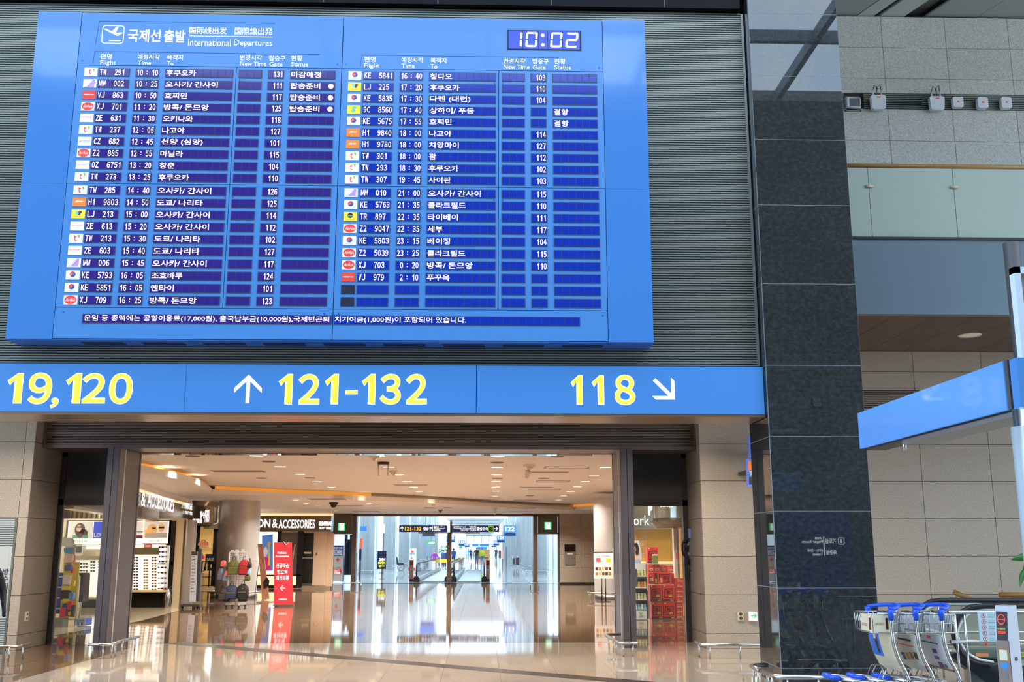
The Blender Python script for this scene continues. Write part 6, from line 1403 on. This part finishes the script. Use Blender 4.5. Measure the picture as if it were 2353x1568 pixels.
# illuminated sign behind the photographer, mirrored in the pier
t = root('restroom_sign', (9.4, -4.1, 0), 'navy lit wayfinding sign for prayer room and toilets, mirrored in the black pier', 'sign')
MB().box(8.3, 10.5, -4.2, -4.0, .45, 2.65).build('panel', mat('navy lit panel', (16, 40, 96), .4, emit=.5), t); MB().box(9.2, 9.6, -4.15, -4.05, 0, .45).build('foot', DGREY, t)
SW = mat('wayfinding white', (255, 255, 255), .4, emit=5); Kx = lambda u: (u-1107)/FPX*29.15; Kz = lambda v: 1.6+(1262-v)*29.15/FPX
def bt(s, u0, u1, v0, v1): text(s, t, SW, (-Kx(u1), -Kx(u0), Kz(v1), Kz(v0)), (0, -3.99, 0), R=(-1,0,0), bold=.01)
bt('기도실', 1888, 1912, 1239, 1250); bt('祈祷室', 1864, 1879, 1236, 1241); bt('Prayer Room', 1834, 1882, 1243, 1251); bt('화장실', 1888, 1912, 1265, 1275); bt('お手洗い・洗手间', 1846, 1881, 1262, 1269); bt('Toilets', 1857, 1880, 1271, 1277)
MB().box(Kx(1883.5), Kx(1885), -3.995, -3.99, Kz(1277), Kz(1235)).build('rule', SW, t)
q = MB(); x0, x1, z0, z1 = Kx(1917), Kx(1931), Kz(1252), Kz(1237); P_ = rr_pts(x0, x1, z0, z1, .03); Q_ = rr_pts(x0+.012, x1-.012, z0+.012, z1-.012, .02); n = len(P_)
q.add([(x, -3.99, z) for x, z in P_+Q_], [(i, i+n, (i+1) % n+n, (i+1) % n) for i in range(n)]); disc(q, (x0+x1)/2, z1-.06, .02, -3.99); q.box((x0+x1)/2-.02, (x0+x1)/2+.02, -3.992, -3.99, z0+.04, z1-.09); q.build('person_icon', SW, t)

# ------------------------------------------------------------------ bright concourse beyond the portal
CW = mat('concourse white', (238, 242, 240), .5); CWC = mat('concourse column cladding', (150, 157, 158), .25, .35); FRW = mat('window mullion', (170, 178, 184), .5)
f3 = root('floor', kind='structure'); MB().box(-20, 16, 49.22, 195, -.3, 0).build('slab', FLG, f3)
w = structure('wall_concourse')
q = MB(); q.box(-10.9, -10.6, 48.9, 190, 0, 5.5); q.box(7.2, 7.5, 48.9, 190, 0, 5.5); q.box(-20, -10.6, 48.75, 48.9, 0, 12)
q.box(-10.6, 7.2, 48.75, 48.85, 3.25, 12)
q.build('wall_panel', CW, w)
q = MB()
for k in range(18): y = 56+k*8; q.box(-10.6, -10.45, y, y+.5, 0, 12); q.box(7.05, 7.2, y, y+.5, 0, 12)
q.build('pilaster', mat('pilaster grey', (190, 198, 200), .4), w)
# far window wall
x0, x1 = at(1072, 1233, Y=190).x, at(1141, 1233, Y=190).x
q = MB(); q.box(-10.6, x0, 190, 190.4, 0, 12); q.box(x1, 7.2, 190, 190.4, 0, 12); q.box(x0, x1, 190, 190.4, at(1100, 1234, Y=190).z, 12); q.box(x0, x1, 190, 190.4, 0, .6)
q.build('end_wall', CW, w)
q = MB()
for k in range(5): x = x0+(x1-x0)*k/4; q.box(x-.06, x+.06, 189.9, 190.1, 0, 4)
for z in (2.0, 3.0, 3.9): q.box(x0, x1, 189.9, 190.1, z, z+.1)
q.build('window_mullion', FRW, w)
c3 = root('ceiling', kind='structure')
q = MB(); q.box(-3.0, 1.9, 82, 190, 4.05, 4.3); q.box(-3.1, 2.0, 81.6, 82, 3.95, 4.6); q.build('central_ceiling', CW, c3)
q = MB()
for k in range(9): q.box(-2.6, 1.5, 90+k*11, 90.5+k*11, 3.98, 4.05)
q.build('ceiling_rib', mat('rib grey', (196, 204, 206), .4), c3)
q = MB()
for k in range(36): q.box(-10.6, 7.2, 49.2+k*4, 51.2+k*4, 11.8, 12)
q.build('light_tuning_slat', CW, c3)  # unseen slats added overhead, spaced to tune sky light in the concourse
# columns
for sx, nm in ((-7.4, 'left'), (3.7, 'right')):
    for k, y in enumerate((67, 83, 99, 115, 131, 147, 163)) if sx < 0 else enumerate((67, 83, 99, 115, 131, 147, 163)):
        t = root('concourse_column', (sx, y, 0), 'pale round concourse column, %s from the portal in the %s row' % (ords[k], nm), 'column', 'concourse columns')
        MB().lathe((sx, y, 0), [(.5, 0), (.5, 11.8)], 28).build('shaft', CWC, t); MB().lathe((sx, y, 0), [(.85, .24), (.88, .26), (.85, .28)], 24).build('bumper_ring', STEEL, t)
        for a_ in range(6): MB().cyl((sx+.85*cos(a_*pi/3), y+.85*sin(a_*pi/3), 0), (sx+.85*cos(a_*pi/3), y+.85*sin(a_*pi/3), .26), .02, n=6).build('bumper_post', STEEL, t)
# wayfinding sign on its post
NV = mat('navy sign', (34, 52, 108), .4, emit=.25); SWH = mat('sign white', (255, 255, 255), .4, emit=.9)
PYY = 49.3; t = root('wayfinding_sign', at(1032, 1338, Z=0), 'navy Gates and Transfer Desk sign on a brown post in the portal', 'sign'); 
rect('post', mat('bronze post', (110, 92, 80), .3, .4), t, 1028, 1224, 1036.5, 1338, PYY, .18); rect('top_bracket', STEEL, t, 1034, 1196, 1039, 1228, PYY+.02, .05); rect('post_band', STEEL, t, 1027, 1330, 1037.5, 1332, PYY, .2, .02)
rect('left_panel', NV, t, 917.5, 1208, 1028, 1223.3, PYY, .12, .02); rect('right_panel', NV, t, 1036.8, 1208, 1147, 1223.3, PYY, .12, .02)
rect('lower_bar', mat('bronze post', (110, 92, 80), .3, .4), t, 961, 1223.5, 1103, 1226.5, PYY, .12)
y = PYY-.024; YW = mat('sign yellow', (255, 200, 40), .4, emit=.8)
px_text('121-132', 930.5, 1211, 968, 1220, y, t, YW, bold=.03); px_text('탑승구', 973, 1211.5, 992, 1219.5, y, t, SWH, bold=.03); px_text('登机口・ゲート', 997, 1209.5, 1023, 1213.8, y, t, SWH, bold=.02); px_text('Gates', 996, 1215.5, 1012, 1221, y, t, SWH, bold=.03)
px_text('乗り継ぎカウンター・转机手续', 1042, 1209.5, 1092, 1213.8, y, t, SWH, bold=.02); px_text('Transfer Desk', 1056, 1215.5, 1091, 1221, y, t, SWH, bold=.02); px_text('환승수속', 1096.5, 1211, 1121, 1220, y, t, SWH, bold=.03)
for (a_, b4) in (('rule', (993.8, 1210, 994.8, 1221)), ('rule', (996, 1214.3, 1023, 1215)), ('rule', (1093.2, 1210, 1094.2, 1221)), ('rule', (1042, 1214.3, 1092, 1215))): rect(a_, SWH, t, *b4, PYY, 0, .024)
a = at(924, 1215.5, Y=y); arrow(MB(), a.x, a.z, pi/2, .22, .035, y, .09).build('arrow', SWH, t); a = at(1140, 1215.5, Y=y); arrow(MB(), a.x, a.z, 0, .2, .035, y, .09).build('arrow', SWH, t)
LG = mat('lime icon', (160, 230, 40), .4, emit=.5); rect('icon_frame', LG, t, 1122.3, 1209.3, 1133.7, 1222, PYY, 0, .023); rect('icon_face', mat('icon dark green', (20, 70, 40), .4), t, 1123.5, 1210.6, 1132.5, 1220.8, PYY, 0, .026)
a = at(1128, 1215.7, Y=y-.01); q = MB(); q.bar(a+Vector((-.07,0,-.05)), a+Vector((.07,0,.06)), .004, .03, up=(0,-1,0)); q.bar(a+Vector((-.02,0,-.01)), a+Vector((-.05,0,.05)), .004, .02, up=(0,-1,0)); q.bar(a+Vector((.0,0,.0)), a+Vector((.05,0,-.05)), .004, .02, up=(0,-1,0)); q.build('icon_figure', LG, t)
# gate number signs hanging along the hall
GBL = mat('gate sign blue', (60, 130, 220), .4, emit=.35); GYW = mat('gate number', (255, 236, 170), .4, emit=.9)
def gsign(num, u0, v0, u1, v1, Y, label, strip=1):
    a = at(u0, v0, Y=Y); c = at(u1, v1, Y=Y); t = root('gate_number_sign', ((a.x+c.x)/2, Y, c.z), label, 'sign', 'hanging gate signs'); w_, h_ = c.x-a.x, a.z-c.z
    MB().box(a.x, c.x, Y, Y+.15, c.z, a.z).build('sign_box', GBL, t)
    if num: text(num, t, GYW, (a.x+w_*.12, c.x-w_*.12, a.z-h_*.52, a.z-h_*.1), (0, Y-.004, 0), bold=.03)
    MB().box(a.x+w_*.06, c.x-w_*.06, Y-.01, Y, c.z+h_*.08, c.z+h_*.32).build('screen', DGREY, t)
    q = MB()
    for x in (a.x+w_*.25, c.x-w_*.25): q.cyl((x, Y+.07, a.z), (x, Y+.07, 11.8 if not (-3 < x < 1.9 and Y > 82) else 4.06), .012, n=6)
    q.build('hanger_rod', STEEL, t)
gsign('122', 1157.5, 1208, 1186, 1233.5, 57, 'hanging blue gate sign 122 right of the Transfer Desk sign'); gsign('', 969.5, 1209, 1000, 1234, 57, 'hanging blue gate sign mostly hidden behind the left navy panel')
gsign('123', 1026, 1231, 1045, 1247.5, 98, 'hanging blue gate sign 123 behind the brown post'); gsign('124', 1142, 1231, 1160.5, 1248, 98, 'hanging blue gate sign 124 right of the far window'); gsign('125', 1054, 1243, 1067.5, 1255, 135, 'hanging blue gate sign 125 left of the far window')
gsign('126', 1134, 1243.5, 1147, 1254, 137, 'hanging blue gate sign 126, half behind sign 124'); gsign('127', 1068, 1248.5, 1079, 1258, 165, 'hanging blue gate sign 127, farthest readable on the left'); gsign('128', 1129, 1250, 1140, 1258, 165, 'hanging blue gate sign, farthest on the right')
def simple_sign(u0, v0, u1, v1, Y, m, label, txt=None, tm=None):
    a = at(u0, v0, Y=Y); c = at(u1, v1, Y=Y); t = root('hanging_sign', ((a.x+c.x)/2, Y, c.z), label, 'sign'); MB().box(a.x, c.x, Y, Y+.12, c.z, a.z).build('sign_box', m, t)
    if txt: w_, h_ = c.x-a.x, a.z-c.z; text(txt, t, tm or SWH, (a.x+w_*.15, c.x-w_*.15, c.z+h_*.25, a.z-h_*.25), (0, Y-.004, 0), bold=.03)
    MB().cyl(((a.x+c.x)/2, Y+.06, a.z), ((a.x+c.x)/2, Y+.06, 11.8 if not (-3 < (a.x+c.x)/2 < 1.9 and Y > 82) else 4.06), .012, n=6).build('hanger_rod', STEEL, t)
simple_sign(981, 1243.5, 1002, 1252, 75, mat('green sign', (40, 170, 90), .4, emit=.3), 'hanging green sign in the left of the concourse', 'AED')
simple_sign(827.5, 1210, 842.5, 1221, 53, GBL, 'small blue sign high by the left jamb of the far portal'); simple_sign(1055, 1256, 1062, 1261, 120, mat('green sign', (40, 170, 90), .4, emit=.3), 'tiny green sign far down the concourse')
simple_sign(1085, 1250.5, 1100, 1256, 170, GBL, 'far blue overhead sign, left of two at the concourse end'); simple_sign(1102, 1250.5, 1124, 1256, 170, GBL, 'far blue overhead sign, right of two at the concourse end'); simple_sign(1095, 1257, 1119, 1263.5, 180, GBL, 'far blue information board in front of the end window')
t = root('duty_free_board', at(777, 1336, Z=0), 'blue and white upright board with a red up arrow behind the left portal side door', 'board'); BYY = 50.2
rect('board', WHITE_P, t, 766, 1255, 787, 1336, BYY, .06); rect('border', mat('board royal blue', (20, 60, 150), .4), t, 764.5, 1254, 788.5, 1337, BYY+.01, .05); rect('header', mat('board royal blue', (20, 60, 150), .4), t, 766, 1255, 787, 1278, BYY, .0, .01)
for k, s_ in enumerate(('롯데면세점', '乐天免税店', 'ロッテ免税店', 'LOTTE DUTY FREE')): px_text(s_, 768, 1258+k*5, 785, 1261.2+k*5, BYY-.012, t, SWH)
a = at(776, 1287, Y=BYY-.01); arrow(MB(), a.x, a.z, pi/2, .2, .05, BYY-.01, .08).build('arrow', RED, t); px_text('LOTTE', 769, 1304, 783, 1308, BYY-.01, t, RED, bold=.02); rect('red_block', RED, t, 767, 1309, 784, 1320, BYY, 0, .01); px_text('DUTY', 769, 1310, 782, 1314, BYY-.014, t, SWH, bold=.02); px_text('FREE', 769, 1315, 782, 1319, BYY-.014, t, SWH, bold=.02)
t = root('inner_door_frame', at(800, 1338, Z=0), 'dark blue grey glazed door frame behind the left portal side door', 'door frame')
for b4 in ((793, 1229, 796, 1322), (804, 1229, 806, 1322), (793, 1240, 806, 1243), (793, 1268, 806, 1270)): rect('frame_bar', mat('dark blue frame', (50, 62, 74), .4, .4), t, *b4, 50.6, .1)
rect('dark_glass', mat('dark blue glass', (40, 56, 70), .1), t, 796, 1243, 804, 1322, 50.65, .02)
# moving walkways
BELT = mat('walkway belt', (128, 138, 138), .3, .5); WG = glass('walkway glass', (244, 248, 246), .08, .93)
for wi, (xa, xb) in enumerate(((-3.2, -1.68), (-1.37, .13))):
    t = root('moving_walkway', ((xa+xb)/2, 51.3, 0), 'moving walkway with glass sides, %s of the two beyond the portal' % ('left', 'right')[wi], 'moving walkway')
    MB().box(xa+.2, xb-.2, 51.2, 80, .0, .03).build('belt', BELT, t)
    for x, sgn in ((xa, 1), (xb, -1)):
        MB().box(x-.09, x+.09, 51.6, 80, 0, .2).build('skirt', STEEL, t); MB().box(x-.01, x+.01, 51.7, 79.8, .2, .86).build('glass_panel', WG, t)
        MB().tube([(x, 51.9, .12), (x, 51.45, .22), (x, 51.3, .5), (x, 51.4, .78), (x, 51.7, .90), (x, 80, .90)], .04, 8).build('handrail', RUBBER, t)
        MB().prism([(x-.145, 0), (x+.145, 0), (x+.14, .18), (x+.09, .27), (x-.09, .27), (x-.14, .18)], 'y', 51.2, 51.9).build('inlet_housing', BLACK, t)
for i, (u, lb) in enumerate(((944.7, 'bronze indicator pillar left of the moving walkways'), (1121, 'bronze indicator pillar right of the moving walkways'))):
    P = base(u, 1337); t = root('indicator_pillar', P, lb, 'pillar'); x = P.x
    MB().box(x-.1, x+.1, P.y, P.y+.12, .12, 1.05).build('body', mat('bronze pillar', (150, 116, 92), .35, .3), t); MB().box(x-.1, x+.1, P.y-.005, P.y+.125, 0, .12).build('foot', BLACK, t); MB().box(x-.09, x+.09, P.y-.01, P.y, .80, 1.04).build('display', mat('dark red display', (100, 30, 20), .3, emit=.2), t); MB().box(x-.06, x+.06, P.y-.008, P.y, .55, .6).build('sticker', GBL, t)
for i, (u0, u1, v0, v1, Y) in enumerate(((986, 1007, 1287, 1293, 84), (1013, 1028, 1285, 1294, 84), (1036, 1041, 1285.5, 1292, 88), (1046, 1054, 1283, 1290.5, 92), (1055, 1064, 1282, 1288, 98))):
    a = at(u0, v0, Y=Y); c = at(u1, v1, Y=Y); o = MB().box(a.x, c.x, Y, Y+.1, c.z, a.z).build('barrier_panel', mat('barrier yellow', (250, 200, 30), .4), None, ((a.x+c.x)/2, Y, c.z)); tag(o, 'yellow barrier panel beyond the left walkway, %s from the left' % ords[i], 'barrier', 'yellow barrier panels')
    q = MB(); q.box(a.x+.02, a.x+.06, Y, Y+.05, 0, c.z); q.box(c.x-.06, c.x-.02, Y, Y+.05, 0, c.z); q.build('barrier_leg', STEEL, o)
# banner, kiosk, boards, luggage
P = base(876, 1331); t = root('open_banner', P, 'dark 24H OPEN banner stand with yellow arrow in the concourse', 'banner'); Y = P.y
rect('board', mat('banner navy', (24, 24, 52), .4), t, 867.5, 1267, 887, 1308.5, Y, .04); px_text('24H', 871, 1283, 885, 1290, Y-.004, t, SWH, bold=.04); YL2 = mat('banner yellow', (250, 230, 30), .4, emit=.3); px_text('OPEN', 868.8, 1291, 885.5, 1297, Y-.004, t, YL2, bold=.06)
a = at(876.5, 1301.5, Y=Y-.004); arrow(MB(), a.x, a.z, pi, .34, .05, Y-.004, .07).build('arrow', YL2, t); q = MB(); p = at(877, 1308, Y=Y); q.cyl((p.x, Y+.02, 0), (p.x, Y+.02, p.z), .02, n=8); q.box(p.x-.14, p.x+.14, Y-.1, Y+.1, 0, .015); q.box(p.x-.12, p.x+.12, Y, Y+.03, .3, .33); q.build('pole_stand', DGREY, t)
P = base(948, 1318); t = root('promotion_kiosk', P, 'tall white promotion board with red logo and arrow behind the left pillar', 'kiosk'); Y = P.y
rect('board', WHITE_P, t, 940, 1261, 956, 1317, Y, .1); rect('print', RED, t, 945, 1266, 950.5, 1270.5, Y, 0, .01); rect('print', GRYL, t, 942, 1272, 953, 1275, Y, 0, .01); rect('red_block', RED, t, 938.5, 1305, 954, 1312, Y, 0, .05); a = at(947, 1283, Y=Y); arrow(MB(), a.x, a.z, pi, .16, .03, Y-.01, .05).build('arrow', RED, t)
for i, (u0, v0, u1, v1, Y, cc, lb) in enumerate(((1146, 1266, 1151, 1283, 105, (90, 70, 60), 'dark brown advert board on the right of the concourse'), (1151.5, 1267, 1157, 1284, 100, (226, 170, 160), 'pinkish advert board right of the dark brown one'), (1162, 1258, 1165, 1287, 95, (90, 110, 120), 'tall slim dark totem right of the walkway'),
    (879, 1205, 884, 1226, 70, (224, 232, 240), 'white and red shop sign between the left columns'), (827, 1238, 832, 1261, 62, (230, 80, 30), 'orange lit shop display at the left jamb'), (981, 1252, 984, 1278, 100, (120, 150, 220), 'slim blue totem left of the green sign'), (1074, 1262, 1078, 1278, 130, (80, 170, 230), 'far light blue poster left of the end window'), (825.5, 1262, 830, 1288, 56, (30, 30, 60), 'dark shop counter edge at the left jamb'))):
    a = at(u0, v0, Y=Y); c = at(u1, v1, Y=Y); t = root('advert_board', ((a.x+c.x)/2, Y, c.z), lb, 'board'); MB().box(a.x, c.x, Y, Y+.12, c.z, a.z).build('board', mat('advert %d' % i, cc, .4, emit=.15), t)
    if c.z > .05: MB().box((a.x+c.x)/2-.04, (a.x+c.x)/2+.04, Y+.03, Y+.08, 0, c.z).build('stand', STEEL_D, t)
P = base(1180, 1305); t = root('wheelchair_trolley', P, 'small cluster trolley with dark suitcase by the right concourse columns', 'trolley'); q = MB()
for dx in (-.35, .1): q.tube([P+Vector((dx, 0, .1)), P+Vector((dx, .0, .9)), P+Vector((dx+.25, 0, 1.0)), P+Vector((dx+.3, 0, .1))], .02, 6)
q.box(P.x-.4, P.x+.4, P.y-.2, P.y+.2, .2, .24); q.build('trolley_frame', STEEL, t); MB().box(P.x+.2, P.x+.5, P.y-.2, P.y+.1, .25, .85).build('suitcase', mat('plum suitcase', (60, 40, 60), .4), t); MB().box(P.x-.05, P.x+.15, P.y-.1, P.y+.1, .3, .8).build('bag', DGREY, t)
P = base(921, 1312); t = root('parked_wheelchair', P, 'black wheelchair shape between the left concourse columns', 'wheelchair'); q = MB(); q.tube([P+Vector((.26*cos(a_), 0, .26+.26*sin(a_))) for a_ in [2*pi*k/16 for k in range(17)]], .02, 6); q.build('wheel', RUBBER, t); MB().prism([(P.x-.3, .45), (P.x+.25, .45), (P.x+.2, .55), (P.x-.2, .55), (P.x-.28, 1.0), (P.x-.34, 1.0)], 'y', P.y-.2, P.y+.2).build('seat', BLACK, t)
P = base(1019, 1296); t = root('concourse_plant', P, 'slender green plant beyond the left walkway', 'plant'); q = MB(); q.lathe(P, [(.0001, 0), (.2, 0), (.25, .4), (.0001, .4)], 12); q.build('pot', GREYP, t)
q = MB(); random.seed(3)
for k in range(60): a_ = k*2.4; h_ = .6+1.3*random.random(); r0 = .1+.35*random.random(); c_ = P+Vector((cos(a_)*r0, sin(a_)*r0, h_)); q.add([c_, c_+Vector((.1*cos(a_+1), .05, .12)), c_+Vector((.2*cos(a_), .05*sin(a_), .02)), c_+Vector((.1*cos(a_-1), -.05, -.06))], [(0,1,2,3)])
tag(q.build('foliage', LEAF[1], t), kind='stuff')

a = at(1092, 1264, Y=184); c = at(1126, 1271, Y=184); t = root('wooden_counter', ((a.x+c.x)/2, 184, 0), 'far brown wooden counter before the end window', 'counter'); MB().box(a.x, c.x, 184, 184.8, .1, a.z).build('front_panel', mat('amber wood', (200, 150, 80), .5), t); MB().box(a.x-.1, c.x+.1, 183.9, 184.9, a.z, a.z+.06).build('worktop', CREAM, t); MB().box(a.x+.2, c.x-.2, 184.1, 184.7, 0, .1).build('plinth', DGREY, t)
# ------------------------------------------------------------------ people
def person(loc, face, label, top, legs, hair=(30, 24, 22), H=1.7, stride=.12, arms=((.05, 0), (-.05, 0)), bag=None, mask=False, elbow=0):
    """continuous skinned body; face = heading angle (0 looks along +Y)"""
    t = root('person', loc, label, 'person'); s = H/1.72
    J = {'pelvis': (0,0,.95), 'chest': (0,.01,1.22), 'neck': (0,0,1.44), 'head': (0,.015,1.53), 'top': (0,.01,1.66)}
    V = []; E_ = []; Rd = []; idx = {}
    def add(n, p, r, par=None):
        idx[n] = len(V); V.append(Vector(p)*s); Rd.append(r if isinstance(r, tuple) else (r, r))
        if par: E_.append((idx[par], idx[n]))
    add('pelvis', (0,0,.95), (.175,.13)); add('waist', (0,0,1.08), (.16,.12), 'pelvis'); add('chest', (0,.0,1.27), (.185,.13), 'waist'); add('collar', (0,0,1.41), (.10,.075), 'chest')
    add('neck', (0,.01,1.47), .05, 'collar'); add('chin', (0,.025,1.53), (.07,.085), 'neck'); add('skull', (0,.015,1.62), (.078,.095), 'chin'); add('crown', (0,.01,1.67), (.05,.06), 'skull')
    for sd, st in ((-1, stride), (1, -stride)):
        n = 'l' if sd < 0 else 'r'
        add(n+'hip', (sd*.09,0,.88), .11, 'pelvis'); add(n+'knee', (sd*.095,st*.8,.49), .07, n+'hip'); add(n+'ank', (sd*.095,st*1.1-.03,.09), .042, n+'knee'); add(n+'toe', (sd*.1,st*1.1+.13,.035), .035, n+'ank')
    for sd, (sw, out) in zip((-1, 1), arms):
        n = 'l' if sd < 0 else 'r'
        add(n+'sho', (sd*.18,0,1.365), .075, 'collar'); add(n+'elb', (sd*(.235+out), sw-.02-elbow, 1.12), .055, n+'sho'); add(n+'wri', (sd*(.24+out*.6), sw*2+.08-elbow*.3, .88+elbow*.8), .032, n+'elb'); add(n+'han', (sd*(.235+out*.5), sw*2+.11-elbow*.2, .81+elbow*.8), (.035,.02), n+'wri')
        for k in range(4): add(n+'f%d' % k, (sd*(.235+out*.5), sw*2+.09+.02*k-elbow*.2, .73+.008*abs(k-1.5)+elbow*.8), .009, n+'han')
        add(n+'th', (sd*(.22+out*.5), sw*2+.15-elbow*.2, .80+elbow*.8), .01, n+'han')
    me = bpy.data.meshes.new('body'); me.from_pydata([tuple(v) for v in V], E_, []); me.update()
    m = bpy.data.materials.new('person clothes'); m.use_nodes = True; nt = m.node_tree; b = nt.nodes['Principled BSDF']; b.inputs['Roughness'].default_value = .7
    tcn = nt.nodes.new('ShaderNodeTexCoord'); sx = nt.nodes.new('ShaderNodeSeparateXYZ'); mp = nt.nodes.new('ShaderNodeMath'); mp.operation = 'DIVIDE'; mp.inputs[1].default_value = 2.0*s
    cr = nt.nodes.new('ShaderNodeValToRGB'); cr.color_ramp.interpolation = 'CONSTANT'; e = cr.color_ramp.elements; e[0].position = 0; e[0].color = srgb(30, 30, 32); e[1].position = .05; e[1].color = srgb(*legs)
    for p_, c_ in ((.455, top), (.735, (222, 180, 150))): k_ = e.new(p_); k_.color = srgb(*c_)
    nt.links.new(tcn.outputs['Object'], sx.inputs[0]); nt.links.new(sx.outputs['Z'], mp.inputs[0]); nt.links.new(mp.outputs[0], cr.inputs['Fac']); nt.links.new(cr.outputs['Color'], b.inputs['Base Color'])
    me.materials.append(m)
    o = bpy.data.objects.new('body', me); COL.objects.link(o); o.parent = t
    md = o.modifiers.new('skin', 'SKIN'); md.use_smooth_shade = True; sk = me.skin_vertices[0] if len(me.skin_vertices) else None
    if sk is None:
        import bmesh; bm = bmesh.new(); bm.from_mesh(me); bm.verts.layers.skin.verify(); bm.to_mesh(me); bm.free(); sk = me.skin_vertices[0]
    for i, r in enumerate(Rd): sk.data[i].radius = (r[0]*s, r[1]*s); sk.data[i].use_root = (i == 0)
    sb = o.modifiers.new('sub', 'SUBSURF'); sb.levels = 1; sb.render_levels = 1
    L = Vector(loc)
    q = MB(); q.sphere(L+Vector((0, -.012, 1.615))*s, .104*s, 14, sc=(.86, 1.0, 1.0)); q.build('hair', mat('hair %d' % hair[0], hair, .6), t)
    FS = mat('face skin', (226, 186, 158), .6); q = MB(); q.sphere(L+Vector((0, .052, 1.585))*s, .072*s, 12, sc=(.9, .75, 1.1)); q.sphere(L+Vector((0, .108, 1.578))*s, .014*s, 8)
    for k in (-1, 1): q.sphere(L+Vector((k*.083, .01, 1.585))*s, .02*s, 8, sc=(.5, .8, 1.2))
    q.build('face', FS, t); q = MB()
    for k in (-1, 1): q.sphere(L+Vector((k*.028, .102, 1.60))*s, .009*s, 8)
    q.build('eyes', BLACK, t)
    if mask: q = MB(); q.sphere(L+Vector((0, .062, 1.555))*s, .068*s, 12, sc=(.9, .85, .7)); q.build('face_mask', WHITE_P, t)
    if bag: q = MB(); q.sphere(L+Vector((0, -.17, 1.22))*s, .17*s, 12, sc=(.95, .55, 1.25)); q.build('backpack', mat('person bag %d %d' % (bag[0], bag[2]), bag, .6), t)
    t.rotation_euler.z = face
    return t
def pp(u, Y): return ((u-1107)/FPX*Y*1.0, Y, 0)
person(pp(1095.5, 106), 0, 'person in a black jacket and jeans walking away on the right side', (26, 28, 34), (60, 84, 120), H=1.74, arms=((.05, .06), (-.03, .02)))
person(pp(1107.5, 104), .1, 'person in a neon yellow jacket and jeans walking beside the black jacket', (206, 214, 20), (70, 100, 140), hair=(140, 120, 100), H=1.7, stride=-.1, bag=(190, 200, 20))
person(pp(1001, 86.5), pi, 'masked person in a purple vest walking towards the portal left of the walkway', (176, 30, 170), (30, 30, 40), mask=True, H=1.42, arms=((.0, .14), (.0, .14)))
person(pp(1020.5, 88), pi-.6, 'person in a slate blue uniform by the green plant', (60, 80, 130), (40, 52, 90), mask=True, H=1.5); person(pp(1028, 90), pi, 'person in navy half hidden behind the brown sign post', (30, 44, 100), (30, 36, 60), H=1.5)
person(pp(1043.5, 95), 0, 'person in a dark blue vest just right of the brown sign post', (28, 56, 130), (40, 44, 60), H=1.65, bag=(40, 70, 140)); person(pp(1082, 138), pi, 'small far person in dark violet left of the black jacket', (60, 40, 110), (60, 50, 50), H=1.66)
person(pp(1138.5, 165), 0, 'far person in dark navy standing right of the walkway', (30, 34, 70), (30, 30, 50), H=1.68)
a = at(-44, 1400, Y=14.0); person((a.x, 14.0, 0), -pi/2-.5, 'person in a black coat cut off by the left picture edge', (16, 17, 20), (30, 30, 36), hair=(60, 44, 40), H=1.66, arms=((0, .08), (0, .08)), bag=(14, 15, 18))
